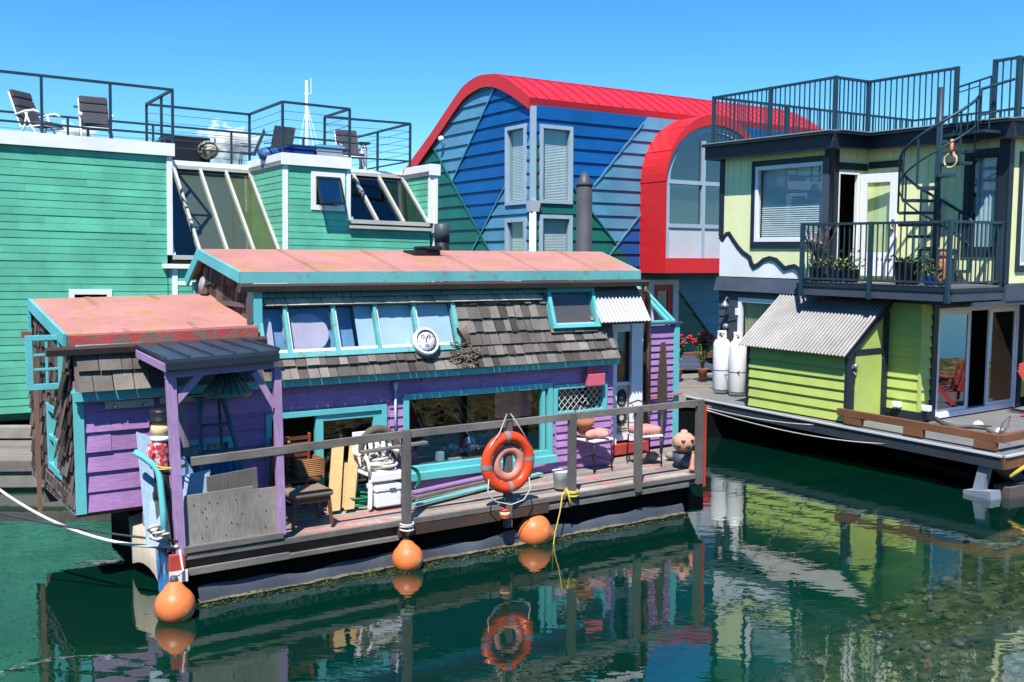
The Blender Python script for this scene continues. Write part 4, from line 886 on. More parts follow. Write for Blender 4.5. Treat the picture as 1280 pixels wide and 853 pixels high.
# lean-to shed
sh = thing('storage_shed', 'lime lean-to shed with a corrugated iron roof against the lime house', 'shed', L, (-1.35, .7, ZD))
sp_ = [( .1, ZD), (1.29, ZD), (1.29, 3.02), (.1, 2.07)]
MB().siding(front(.1), rect(-2.58, -.10, ZD, 2.10), .20, .034).build('wall', M['lime'], sh)
MB().plate(rightf(-.10), sp_, -.03, 0).build('side_wall', M['lime'], sh); MB().plate(rightf(-2.58), sp_, 0, .03).build('side_wall', M['lime'], sh)
k = MB().slab(rightf(-.10), .1, .26, ZD, 2.06, .002, .035).slab(rightf(-.10), 1.10, 1.25, ZD, 2.86, .002, .035).slab(rightf(-.10), .26, 1.10, 2.06, 2.16, .002, .035)
k.bar((-.08, .02, 2.04), (-.08, 1.28, 3.04), .06, .15).slab(front(.1), -.14, -.07, ZD, 2.1, 0, .045)
MB().slab(front(.1), -2.62, -2.55, ZD, 2.1, 0, .04).build('corner_trim', M['navy'], sh, .004)
k.build('frame_trim', M['navy'], sh, .004)
MB().slab(rightf(-.10), .30, 1.06, ZD+.03, 2.04, .002, .02).build('door', M['lime'], sh)
MB().slab(rightf(-.10), .15, .32, 1.82, 1.87, .035, .06).ball((-.03, .22, 1.86), .05).tube([(-.05, .2, 1.75), (-.02, .22, 1.68), (-.05, .26, 1.75)], .012).build('padlock', M['galv'], sh)
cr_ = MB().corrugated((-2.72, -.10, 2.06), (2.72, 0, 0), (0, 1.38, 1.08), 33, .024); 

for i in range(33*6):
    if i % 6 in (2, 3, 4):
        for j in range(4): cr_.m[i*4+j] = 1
cr_.build('roof', [M['rust'], mat('dark_iron_groove', (.018, .016, .015), .8, .3, spec=.1)], sh)  # groove faces take a near-black material, ridges stay pale
# deck and its supports
dp = [(-4.35, .06), (.1, -.18), (3.2, -.26), (3.2, 8.5), (-4.35, 8.5)]
ld_ = MB(); ld_.siding(flat(ZD-.035), dp, .14, 0, (), 0, .001); do_ = ld_.build('deck', M['greydeck'], lh)
k = MB()
for (a, b), (c, d) in zip(dp[:3], dp[1:4]):
    l = Vector((c-a, d-b)).normalized(); nn = Vector((l.y, -l.x))*.02
    k.bar((a+nn.x, b+nn.y, ZD-.15), (c+nn.x, d+nn.y, ZD-.15), .04, .20, 1 if c == d or a == c else 0, (0, 0, 1)); k.bar((a+nn.x*2.2, b+nn.y*2.2, ZD-.035), (c+nn.x*2.2, d+nn.y*2.2, ZD-.035), .05, .03, 2)
k.build('deck_edge', [mat('dark_edge_paint', (.028, .038, .052), .6, .2, dirt=.3), M['timber'], M['panelgrey']], do_)
k = MB().box(-4.2, 2.4, 1.5, 8.3, -.3, .5); k.build('float', M['hull'], lh)
k = MB()
for x in (-3.6, -2.4, -1.2, 0, 1.2, 2.2): k.bar((x, .12, .56), (x, 3, .56), .10, .12)
k.bar((-4.2, 1.1, .44), (2.9, .9, .44), .10, .12).bar((.6, .75, .20), (2.6, .5, .12), .10, .10); k.build('beam', mat('shade_dark_beam', (.025, .022, .02), .9, .3, spec=.1), lh)  # beam colour darkened to stand in for the shade under the deck
MB().bar((2.86, -.16, .55), (2.76, -.20, -.05), .17, .14).bar((2.6, -.2, .02), (3.1, -.25, .10), .25, .16).build('support_post', mat('worn_blue_white_post', (.22, .27, .33), .7, .2, wear=.55, wearcol=(.3, .28, .26), dirt=.4), lh); MB().bar((2.9, .9, .1), (2.9, .1, .55), .16, .2).bar((3.05, 0, .10), (3.4, 4, .14), .3, .22).build('brace', M['driftwood'], lh)
kb = thing('timber_kerb', 'low orange-brown timber kerb along the edge of the lime house deck', 'kerb', L, (1.2, .02, ZD))
MB().bar((-.2, -.02, 1.0), (3.03, -.10, 1.0), .09, .13).bar((3.03, -.06, 1.0), (3.03, 6, 1.0), .09, .13).build('rail', M['timber'], kb, .006)
for x, y in ((.15, -.02), (1.45, -.06), (2.8, -.09), (3.03, 1.5), (3.03, 3.2)): MB().box(x-.19, x+.19, y-.05, y+.05, ZD, .935).build('block', M['timber'], kb, .006)
# ================================================================== PURPLE HOUSEBOAT
ZP, WV = .62, 1.4
ph = thing('purple_houseboat', 'weathered purple houseboat with turquoise trim, shingles and pink roofs', 'houseboat', P, (3.5, 1.5, 0))
FW = front(WV)
def pw(x, y, v=WV): q = P.on(x, y, v=v); return (q.x, q.z)
def prect(x0, y0, x1, y1, v=WV):
    """rectangle on a wall plane from two opposite photo corners"""
    a, b = P.on(x0, y0, v=v), P.on(x1, y1, v=v); return (a.x, b.x, b.z, a.z)
dor = (pw(331, 520)[0], pw(482, 512)[0], ZP, pw(400, 512)[1])
pic = (pw(503, 540)[0], pw(689, 520)[0], pw(600, 580)[1], pw(600, 485)[1])
lat = (pic[1]+.02, pw(757, 500)[0], pw(720, 519)[1], pw(720, 479)[1])
smw = (.28, 1.02, 1.05, 1.62)
wl = MB(); WT = 2.42
wl.siding(FW, rect(-.83, .0, .88, WT), .235, .03, (), 1.2, .006)
wl.siding(FW, rect(0, dor[1]+.05, ZP-.2, WT), .21, .024, [smw, dor], 1.4, .006)
wl.siding(FW, rect(dor[1]+.052, pic[0]+.3, ZP-.2, WT), .125, .022, [(pic[0], 9, pic[2], pic[3]), dor], 1.6, .004)
wl.siding(FW, rect(pic[0]+.302, lat[1]+.02, ZP-.2, WT), .19, .022, [pic, lat, (pic[1]-.01, lat[0]+.01, lat[2], lat[3])], 1.8, .005)
wl.siding(FW, rect(lat[1]+.022, 7.16, ZP-.2, WT), .115, .024, (), 0, .004)
wl.build('front_wall', M['purple'], ph)
# thin lapped boards under the leaded window
MB().siding(front(WV-.03), rect(pic[1]+.06, 7.10, ZP+.12, lat[2]-.05), .115, .026, (), 0, .004).build('front_wall', M['purple'], ph)
MB().siding(front(WV-.035), rect(pic[0]-.02, pic[1]+.05, ZP+.02, pic[2]-.06), .13, .02, (), 1.5, .006).build('front_wall', M['purple'], ph)
MB().siding(rightf(7.16), rect(WV, 1.86, ZP-.1, 2.75), .16, .02).build('end_wall', M['purple'], ph)
MB().box(-.80, 1.36, 3.88, 3.95, .5, 3.05).box(1.36, 7.14, 3.88, 3.95, .5, 3.45).box(7.10, 7.14, 1.9, 3.9, .5, 3.5).build('rear_wall', M['darkshingle'], ph)
MB().box(1.2, 7.1, 1.45, 3.9, ZP-.06, ZP).box(-.8, 1.2, 1.45, 3.9, .90, .96).box(1.2, 7.1, 3.4, 3.45, ZP, 3.2).build('floor', M['brownin'], ph)
# --- trim boards
t = MB()                                                # turquoise boards
def trimr(r, w0, o0=.002, o1=.05, mb=None, bot=True):
    mb = mb or t
    mb.slab(FW, r[0], r[0]+w0, r[2], r[3], o0, o1).slab(FW, r[1]-w0, r[1], r[2], r[3], o0, o1).slab(FW, r[0]+w0, r[1]-w0, r[3]-w0, r[3], o0, o1)
    if bot: mb.slab(FW, r[0]+w0, r[1]-w0, r[2], r[2]+w0, o0, o1)
t.slab(FW, -.845, -.73, .87, 2.34, .031, .055)
t.box(-.86, 7.18, 1.245, 1.285, 2.20, 2.315).box(-.86, 7.18, 1.285, 1.40, 2.275, 2.31)
t.box(1.33, 1.44, 1.42, 1.66, 2.9, 3.5); t.build('trim_board', M['teal'], ph, .003)
# --- picture window, leaded window, doorway
f = MB(); trimr(pic, .085, -.06, .05, f); f.slab(FW, pic[1]-.19, pic[1]-.13, pic[2]+.08, pic[3]-.08, -.05, .03)
po = f.build('window', M['teal'], ph, .004); po['label'] = 'large picture window with a turquoise frame and dark cluttered room'
MB().slab(FW, pic[0]-.05, pic[1]+.03, pic[2]-.10, pic[2]+.01, .0, .13).build('sill', M['teal'], po, .004)
MB().slab(FW, pic[0]+.07, pic[1]-.07, pic[2]+.07, pic[3]-.07, -.03, -.022).build('pane', GL, po)
ca, cb_ = pw(626, 500)[0], pw(673, 500)[0]; k = MB()
for i in range(16):
    x = ca+(cb_-ca)*i/16; y0, y1 = WV+.16+.02*math.sin(i*1.3), WV+.16+.02*math.sin(i*1.3+1.3)
    k.add([(x, y0, 1.47), (x+(cb_-ca)/16, y1, 1.47), (x+(cb_-ca)/16, y1, 1.9), (x, y0, 1.9)], [(0, 1, 2, 3)], 0, True)
k.build('curtain', mat('rose_curtain', (.52, .20, .17), .9, .2), po)
k = MB()
for i in range(46):
    x = rnd.uniform(pic[0]+.2, pic[1]-.3); y = WV+rnd.uniform(.12, 1.4); s = rnd.uniform(.03, .11); z = pic[2]+.02+(y-WV)*.1
    k.box(x, x+s*rnd.uniform(1, 2.4), y, y+s, z, z+s*rnd.uniform(.6, 1.7), rnd.randrange(5))
for i in range(14):
    x = rnd.uniform(pic[0]+.2, pic[1]-.6); k.tube([(x, WV+rnd.uniform(.3, 1.6), 1.0), (x+rnd.uniform(-.4, .4), WV+rnd.uniform(.5, 1.7), rnd.uniform(1.3, 2))], .015, 5, rnd.choice((1, 4)))
k.slab(FW, pic[0], pic[1], pic[2]-.02, pic[2]+.03, -1.5, -.07, 4); k.build('clutter', [M['white'], M['steel'], M['redflat'], M['bark'], M['brownin']], po)
f = MB(); trimr((lat[0], lat[1], lat[2], lat[3]), .075, -.05, .045, f); lo = f.build('window', M['teal'], ph, .004); lo['label'] = 'small leaded window of diamond panes in a turquoise frame'
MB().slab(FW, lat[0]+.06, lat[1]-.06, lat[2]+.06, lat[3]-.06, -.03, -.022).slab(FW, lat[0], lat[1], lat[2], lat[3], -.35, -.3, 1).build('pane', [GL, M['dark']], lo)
k = MB(); a0, a1, b0, b1 = lat[0]+.075, lat[1]-.075, lat[2]+.075, lat[3]-.075; st = .115
i = -12
while i < 24:
    for sg in (1, -1):
        x0 = a0+i*st; pts = []
        q = clip(clip(clip(clip([(x0-.006, b0-1), (x0+.006, b0-1), (x0+.006+sg*2.2, b0+1.2), (x0-.006+sg*2.2, b0+1.2)], -1, 0, -a0), 1, 0, a1), 0, -1, -b0), 0, 1, b1)
        if len(q) > 2: k.plate(FW, q, -.02, -.012)
    i += 1
k.build('lead_lattice', M['panelgrey'], lo)
f = MB(); trimr(dor, .075, -.08, .045, f, False); dx = pw(400, 560)[0]; f.slab(FW, dx-.06, dx+.045, ZP, dor[3]-.075, -.06, .02)
f.slab(FW, dx+.045, dor[1]-.075, dor[3]-.16, dor[3]-.075, -.06, .015).slab(FW, dor[1]-.19, dor[1]-.075, ZP, dor[3]-.16, -.06, .015).slab(FW, dx+.045, dor[1]-.19, ZP, ZP+.12, -.06, .015)
do = f.build('sliding_door', M['teal'], ph, .004); do['label'] = 'turquoise sliding door half open on a dark room'
MB().slab(FW, dx+.045, dor[1]-.19, ZP+.12, dor[3]-.16, -.03, -.022).build('pane', GL, do)
MB().slab(FW, dor[0]+.2, dor[0]+.5, 1.55, 1.7, -1.9, -1.87).torus((dor[0]+.65, WV+1.4, 1.62), .1, .02, 16, 6).build('wall_hanging', M['sling'], do)
f = MB(); trimr(smw, .07, -.05, .04, f); f.slab(FW, .62, .68, 1.12, 1.55, -.04, .03); so = f.build('window', M['teal'], ph, .004); so['label'] = 'small porch window with lace curtains'
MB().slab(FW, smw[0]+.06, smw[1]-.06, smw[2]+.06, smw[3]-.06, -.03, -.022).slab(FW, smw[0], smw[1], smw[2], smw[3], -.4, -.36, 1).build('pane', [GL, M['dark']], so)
for x0, x1, s in ((smw[0]+.07, .62, 1), (.68, smw[1]-.07, -1)):
    k = MB(); n = 9
    for i in range(n):
        f0, f1 = i/n, (i+1)/n; dz = lambda f: .10+.28*((1-f) if s > 0 else f); xx = lambda f: x0+(x1-x0)*f; yy = lambda f: WV+.06+.012*math.sin(f*20)
        k.add([(xx(f0), yy(f0), 1.54-dz(f0)), (xx(f1), yy(f1), 1.54-dz(f1)), (xx(f1), yy(f1), 1.55), (xx(f0), yy(f0), 1.55)], [(0, 1, 2, 3)], 0, True)
    k.build('lace_curtain', M['curtain'], so)
# --- mansard of cedar shingles with its sloping windows
SL = slope(1.22, 2.32, 1.615, 3.46); TL = SL.len
tz = lambda z: (z-2.32)/(3.46-2.32)*TL
def sv(x, y):                                                     # photo pixel -> (u, t) on the sloping wall
    v = 1.4
    for _ in range(6): q = P.on(x, y, v=v); v = 1.22+(q.z-2.32)*.395/1.14
    return (q.x, tz(q.z))
a, b, c, d = sv(322, 386), sv(575, 431), sv(568, 372), sv(358, 446)
cw = (1.40, 4.29, (b[1]+d[1])/2-.01, (a[1]+c[1])/2)
a, b = sv(679, 363), sv(747, 408); sw = (a[0], b[0], b[1]+.0, a[1]-.0)
sg = MB()
sg.shingles(SL, rect(1.36, 7.13, -.03, tz(2.60)), .175, .08, .19, .045, .018)
sg.shingles(SL, rect(4.31, 5.9, tz(2.60), tz(3.30)), .22, .09, .22, .035, .028)
sg.shingles(SL, rect(5.9, 6.95, tz(2.60), sw[2]-.02), .15, .12, .26, .045, .02)
sg.shingles(SL, rect(6.70, 6.98, tz(2.66), tz(2.95)), .12, .07, .12, .03, .01)
sg.build('shingle_wall', M['shingle'], ph)
MB().plate(SL, rect(1.36, 7.12, 0, cw[2]), -.06, -.012).plate(SL, rect(4.30, 7.12, cw[2]+.002, TL), -.06, -.012).plate(SL, rect(1.36, 4.29, cw[3]+.01, TL), -.06, -.012).build('sheathing', M['darkshingle'], ph)
MB().shingles(SL, rect(1.45, 6.86, tz(3.315), tz(3.47)), .20, .07, .17, .075, .012).build('eave_shingles', M['tealpeel'], ph)
MB().shingles(SL, rect(1.5, 5.82, tz(3.215), tz(3.33)), .13, .10, .2, .075, .03).build('eave_shingles', mat('cream_shingle_edge', (.56, .47, .36), .8, .15, .25, bump=.3), ph)
mx = [sv(x, 412)[0] for x in (358, 418.5, 471, 520)]; w_ = .045
f = MB()
f.slab(SL, cw[0], cw[1], cw[2]-.045, cw[2]+.03, -.05, .05).slab(SL, cw[0], cw[1], cw[3]-.02, cw[3]+.03, -.05, .02).slab(SL, cw[0], cw[0]+w_, cw[2]+.03, cw[3]-.02, -.05, .04).slab(SL, cw[1]-w_, cw[1]+.02, cw[2]+.03, cw[3]-.02, -.05, .04)
for x in mx: f.slab(SL, x-w_/2, x+w_/2, cw[2]+.03, cw[3]-.02, -.05, .04)
co = f.build('window', M['tealpeel'], ph, .004); co['label'] = 'long sloping row of five panes with peeling turquoise bars'
xs = [cw[0]]+mx+[cw[1]]
for i in range(5):
    MB().slab(SL, xs[i]+.015, xs[i+1]-.015, cw[2]+.02, cw[3]-.01, -.02, -.013).build('pane', GL, co)
    MB().slab(SL, xs[i]+.03, xs[i+1]-.03, cw[2]+.035, cw[2]+.075, -.012, .012).slab(SL, xs[i]+.025, xs[i]+.05, cw[2]+.07, cw[3]-.02, -.012, .012).build('pane_frame', M['whiteold'], co)
k = MB(); pc = mat('pale_blue_blind', (.58, .67, .80), .9, .12)
k.slab(SL, xs[2]+.35, cw[1]-.04, cw[2]+.03, cw[3]-.02, -.09, -.08).slab(SL, cw[0]+.03, xs[2]+.34, cw[2], cw[3], -.2, -.19, 2)
q = sv(386, 414); k.plate(SL, [(q[0]+.32*math.cos(2*math.pi*i/18), q[1]+.27*math.sin(2*math.pi*i/18)) for i in range(18)], -.12, -.10, 1)
k.slab(SL, xs[0]+.06, xs[0]+.2, cw[2], cw[3]-.15, -.1, -.09, 1)
k.build('blind', [pc, mat('mauve_cloth', (.60, .46, .60), .9, .15), mat('deep_blue_cloth', (.20, .34, .58), .9, .2)], co)
f = MB()
for r in ((sw[0], sw[1], sw[3]-.05, sw[3]+.03), (sw[0], sw[1], sw[2]-.03, sw[2]+.03), (sw[0], sw[0]+.06, sw[2]+.03, sw[3]-.05), (sw[1]-.06, sw[1], sw[2]+.03, sw[3]-.05)): f.slab(SL, *r, -.07, .10)
f.slab(SL, sw[0]-.04, sw[1]+.04, sw[3]+.03, sw[3]+.06, 0, .12); so = f.build('window', M['teal'], ph, .004); so['label'] = 'small window in the shingles beside the corrugated awning'
MB().slab(SL, sw[0]+.05, sw[1]-.05, sw[2]+.02, sw[3]-.04, .03, .038).build('pane', GL, so)
k = MB().slab(SL, sw[0], sw[1], sw[2], sw[3], -.45, -.40).slab(SL, sw[0]+.07, sw[1]-.07, sw[2]+.02, sw[2]+.07, -.05, .02, 1).plate(SL, [(sw[0]+.30, sw[3]-.05), (sw[0]+.42, sw[3]-.05), (sw[0]+.66, sw[2]+.06), (sw[0]+.58, sw[2]+.06)], -.16, -.12, 2).plate(SL, [(sw[0]+.12, sw[2]+.2), (sw[0]+.3, sw[2]+.2), (sw[0]+.25, sw[3]-.1), (sw[0]+.2, sw[3]-.1)], -.2, -.18, 1)
k.build('curtain', [M['navy'], M['whiteold'], M['bark']], so)
# corrugated awning over the side door
MB().corrugated((6.80, 1.62, 3.45), (1.02, 0, 0), (0, -.40, -.58), 14, .02).build('awning', M['galv'], ph)
MB().box(6.85, 7.8, 1.26, 1.30, 2.83, 2.87).build('awning_batten', M['bark'], ph)
# --- main roof
def roof(pts_top, th, name, mats):
    """sheet through top corner points (front-left, front-right, ridge-right, ridge-left, back-right, back-left)"""
    a, b, c, d, e, g = [Vector(p) for p in pts_top]; dn = Vector((0, 0, -th)); k = MB()
    k.add([a, b, c, d, e, g]+[p+dn for p in (a, b, c, d, e, g)], [(0, 1, 2, 3), (3, 2, 4, 5), (7, 6, 9, 8), (8, 9, 11, 10), (0, 6, 7, 1), (1, 7, 8, 2), (2, 8, 10, 4), (4, 10, 11, 5), (5, 11, 9, 3), (3, 9, 6, 0)])
    return k.build(name, mats, ph)
re = [(1.20, 1.50, 3.67), (7.78, 1.50, 3.67), (8.52, 3.42, 3.995), (1.25, 3.42, 3.98), (8.75, 4.08, 3.59), (1.25, 4.06, 3.58)]
ro = roof(re, .05, 'roof', M['pink'])
fa = MB()
fa.bar((1.19, 1.485, 3.60), (7.79, 1.485, 3.60), .03, .145, 0).bar((1.185, 1.49, 3.60), (1.235, 3.42, 3.905), .035, .145, 1).bar((1.235, 3.42, 3.905), (1.24, 4.06, 3.50), .035, .145, 1).bar((7.79, 1.50, 3.60), (8.53, 3.42, 3.92), .035, .14, 1)
fa.build('fascia', [M['tealpeel'], M['teal']], ro)
def lap_seams(r, fs, par):
    a, b, c, d = [Vector(p) for p in r[:4]]; k = MB()
    for f in fs:
        p, q = a.lerp(b, f), d.lerp(c, f); k.bar(p+Vector((0, .02, .004)), q+Vector((0, -.02, .004)), .07, .010)
    k.build('lap_seam', mat('worn_pink_seam', (.40, .175, .13), .8, .2, wear=.5, wearcol=(.30, .19, .12), wearscale=9, bump=.4, dirt=.5), par)
lap_seams(re, (.16, .345, .53, .70, .87), ro)
q = P.on(528, 313, v=3.05); vb = MB(); vb.box(q.x-.25, q.x+.22, 2.85, 3.25, 3.90, 3.985).build('roof_vent', M['black'], ph, .02)
MB().box(q.x-.05, q.x+.24, 2.8, 3.28, 3.985, 4.05).build('vent_hood', M['black'], ph, .03)
gt = MB()
prof_ = [(.0, .0), (.0, -.10), (-.09, -.10), (-.12, -.03), (-.12, .0), (-.105, .0), (-.08, -.085), (-.015, -.085), (-.015, 0)]
gt.prism([(1.14, 1.47+a, 3.52+b) for a, b in prof_], (6.74, 0, 0)); gt.box(1.2, 7.75, 1.47, 1.60, 3.42, 3.5, 1); gt.build('gutter', [M['gutter'], M['navy']], ph)
q = P.on(801, 356, v=1.5); x = 8.31
MB().tube([(7.82, 1.42, 3.42), (7.86, 1.44, 3.32), (8.05, 1.6, 3.28), (8.27, 1.84, 3.22), (x, 1.86, 3.1), (x, 1.86, .9)], .045, 10).build('downpipe', M['pipe'], ph)
# left gable
gp = [(1.66, 2.3), (3.96, 2.3), (3.96, 3.48), (3.42, 3.87), (1.66, 3.57)]
MB().shingles(leftf(1.36), gp, .24, .08, .16, .025, .03).build('gable_wall', M['darkshingle'], ph)
MB().plate(leftf(1.36), gp, -.05, -.02).bar((1.33, 1.66, 3.24), (1.33, 3.1, 3.24), .05, .06).build('gable_sheathing', M['darkshingle'], ph)
MB().box(1.30, 1.36, 3.90, 3.99, 2.4, 3.5).build('trim_board', M['teal'], ph)
MB().bar((1.28, 1.45, 2.75), (1.26, 1.42, 3.35), .05, .05).build('roof_prop', M['greyz'], ph)
q = P.on(251, 356, u=1.2); MB().lathe(q, [(.02, .03), (.11, .0), (.12, -.02)], 14, axis=Matrix.Rotation(R_(-80), 3, 'Y')).build('shell_plate', M['rust'], ph)
# --- side shed
ssh = MB(); SS = slope(1.235, 2.32, 1.40, 2.86)
MB().shingles(SS, rect(-.80, 1.34, -.02, SS.len-.09), .25, .12, .26, .05, .008).build('shingle_wall', M['shingle'], ph)
MB().shingles(SS, rect(-.80, 1.34, SS.len-.10, SS.len-.03), .14, .12, .22, .05, .005).build('eave_shingles', M['tealpeel'], ph)
MB().plate(SS, rect(-.82, 1.36, 0, SS.len+.05), -.08, -.012).build('sheathing', M['darkshingle'], ph)
er = [(-.89, 1.38, 2.965), (1.36, 1.40, 3.0), (1.36, 3.30, 3.345), (-.89, 3.88, 3.295), (1.36, 4.0, 3.0), (-.89, 4.0, 2.95)]
ro2 = roof(er, .04, 'roof', M['pink'])
lap_seams(er, (.30, .66), ro2)
MB().bar((-.88, 1.37, 2.885), (1.36, 1.39, 2.91), .03, .125).build('roof_edge', M['brick'], ro2)
MB().bar((-.905, 1.37, 2.90), (-.905, 3.89, 3.225), .035, .15).bar((-.905, 3.94, 3.24), (-.905, 3.96, 2.85), .08, .035, 0, (1, 0, 0)).build('fascia', M['teal'], ro2)
g2 = MB(); g2.prism([(-1.12, 1.36+a, 2.83+b) for a, b in prof_], (2.55, 0, .03)); g2.build('gutter', M['gutter'], ph)
sp = [(1.40, .88), (4.45, .80), (4.45, 2.9), (3.88, 3.2), (1.40, 2.88)]
sdw = P.on(52, 540, u=-.83), P.on(74, 560, u=-.83); sd_ = (sdw[1].y, sdw[0].y, .98, 2.05)
hl = [(2.05, 3.0, 1.15, 2.0)]
MB().shingles(leftf(-.83), sp, .20, .06, .16, .03, .09, hl).build('side_wall', M['darkshingle'], ph)
MB().shingles(leftf(-.85), rect(1.5, 2.1, 1.3, 2.5), .25, .05, .1, .06, .14).build('side_wall', M['darkshingle'], ph)
MB().plate(leftf(-.83), [(1.42, .9), (2.0, .9), (2.0, 3.0), (1.42, 2.88)], -.05, -.025).plate(leftf(-.83), [(3.05, .85), (4.4, .85), (4.4, 2.9), (3.88, 3.2), (3.05, 3.05)], -.05, -.025).plate(leftf(-.83), [(2.0, .9), (3.05, .85), (3.05, 1.15), (2.0, 1.15)], -.05, -.025).plate(leftf(-.83), [(2.0, 2.0), (3.05, 2.0), (3.05, 3.06), (2.0, 2.96)], -.05, -.025).build('sheathing', M['darkshingle'], ph)
MB().siding(leftf(-.845), [(1.40, .86), (4.47, .79), (4.47, 1.04), (1.40, 1.12)], .14, .02).build('skirt_board', M['grey'], ph)
window(leftf(-.83), 2.05, 3.0, 1.15, 2.0, .09, ph, M['teal'], GL, .06, .05, mull=(2.52,), rail=(1.57,), back=(M['dark'], 'curtain'), label='turquoise side window in the shingled end wall')
MB().box(-.82, 1.3, 1.45, 4.4, .82, .88).build('floor', M['bark'], ph)
# open sash with six panes
q = P.on(78, 450, u=-.86); a = P.on(32, 453, v=q.y-.02); OS = front(q.y); s0, s1 = a.x, q.x; z0, z1 = P.on(55, 487, v=q.y).z, P.on(55, 419, v=q.y).z
f = MB(); w_ = .055
for r in ((s0, s1, z0, z0+.07), (s0, s1, z1-.06, z1), (s0, s0+.075, z0+.07, z1-.06), (s1-w_, s1, z0+.07, z1-.06)): f.slab(OS, *r, 0, .045)
xm = s0+(s1-s0)*.56; f.slab(OS, xm-.014, xm+.014, z0+.07, z1-.06, .008, .037)
for i in (1, 2): z = z0+.07+(z1-z0-.13)*i/3; f.slab(OS, s0+.075, s1-w_, z-.014, z+.014, .011, .04)
so = f.build('open_sash', M['teal'], ph, .003); so['label'] = 'small turquoise sash of six panes swung open beyond the end wall'
MB().slab(OS, s0+.06, s1-.04, z0+.06, z1-.05, .02, .026).build('pane', GL, so)
q = P.on(46, 520, u=-.95); MB().bar((-.95, q.y, .45), (-.95, q.y, 2.6), .05, .05).bar((-.98, 4.15, 2.80), (-.2, 4.15, 2.80), .1, .09).build('downpipe', M['pipe'], ph)
# --- hull, deck
hu = MB().box(.14, 7.5, .12, 4.3, -.55, .37).box(7.5, 9.2, 1.4, 4.3, -.55, .45).build('hull', M['hull'], ph)
k = MB(); n = 70
for i in range(n):
    x0, x1 = .16+7.3*i/n, .16+7.3*(i+1)/n; h = lambda x: .175+.022*math.sin(x*3.1)+.016*math.sin(x*7.7); o = lambda x: .075-.02*math.sin(x*5+1)
    k.add([(x0, o(x0)-.02, -.25), (x1, o(x1)-.02, -.25), (x1, o(x1)-.025, .10), (x0, o(x0)-.025, .10), (x1, o(x1)+.02, h(x1)), (x0, o(x0)+.02, h(x0))], [(0, 1, 2, 3), (3, 2, 4, 5)], 0, True)
k.build('hull_tarp', M['tarp'], hu)
k = MB(); n = 90
for i in range(n):
    x0, x1 = .16+7.3*i/n, .16+7.3*(i+1)/n; f0, f1 = .022+.02*vn(i*.7, 3), .022+.02*vn((i+1)*.7, 3); o0, o1 = .025-.035*vn(i*.9, 5), .025-.035*vn((i+1)*.9, 5)
    k.add([(x0, o0+.03, -.07), (x1, o1+.03, -.07), (x1, o1-.02, f1), (x0, o0-.02, f0), (x1, .09, f1+.012), (x0, .09, f0+.012)], [(0, 1, 2, 3), (3, 2, 4, 5)])
k.build('barnacle_crust', M['barnacle'], hu)
dkp = [(.0, .02), (7.70, .02), (9.25, 2.0), (9.25, 2.4), (6.95, 2.4), (6.95, 1.46), (.0, 1.46)]
dk = MB(); 
for q in (rect(-.06, 7.70, .02, 1.46), [(7.705, .02), (9.2, 1.98), (7.705, 1.98)], rect(7.17, 9.2, 1.985, 2.4), rect(7.17, 7.70, 1.465, 1.98)): dk.siding(flat(ZP-.045), q, .15, 0, (), 2.6, .004, th=.01, gap=.007)
do_ = dk.build('deck', M['deck'], ph)
k = MB(); k.box(-.08, 7.72, -.03, .015, .545, .612, 0).box(-.06, 1.2, -.015, .03, .36, .44, 0).box(1.2, 2.62, -.02, .03, .365, .42, 0).box(2.6, 4.9, -.025, .03, .40, .535, 2).box(4.9, 7.5, -.02, .03, .43, .50, 0).box(4.9, 7.68, .0, .05, .45, .545, 1).box(-.06, 2.6, .03, .08, .40, .545, 2)
for i in range(12): k.box(.3+.62*i, .38+.62*i, .1, 1.4, .38, .55, 2)
k.bar((7.72, .0, .50), (9.25, 2.0, .50), .05, .15, 0); k.build('deck_edge', [M['grey'], M['navy'], M['bark']], do_, .004)
MB().prism([(-.13, .04, .05), (-.13, .60, .05), (-.16, .60, .58), (-.16, .04, .58)], (.05, 0, 0)).build('end_panel', M['bluepanel'], ph)
k = MB(); n = 10
for i in range(n):
    v0, v1 = .62+1.35*i/n, .62+1.35*(i+1)/n; o = lambda v: -.12-.05*math.sin(v*5)
    k.add([(o(v0), v0, .14+.06*math.sin(v0*6)), (o(v1), v1, .14+.06*math.sin(v1*6)), (o(v1)-.03, v1, .62), (o(v0)-.03, v0, .62), (.05, v1, .66), (.05, v0, .66)], [(1, 0, 3, 2), (2, 3, 5, 4)], 0, True)
k.build('end_tarp', mat('cream_tarp', (.50, .44, .34), .8, .15, bump=.4, bscale=10, dirt=.3), ph)
MB().box(-.17, .0, -.05, .03, .33, .63).build('corner_block', M['redwood'], ph, .01); MB().box(-.175, .02, -.055, -.03, .32, .45).build('corner_block_patch', M['whiteold'], ph)
MB().box(-.10, .1, .5, 1.4, .64, .80).bar((-.05, 1.36, .62), (-.05, 1.36, 1.0), .06, .06).build('shed_support', M['purplepost'], ph)
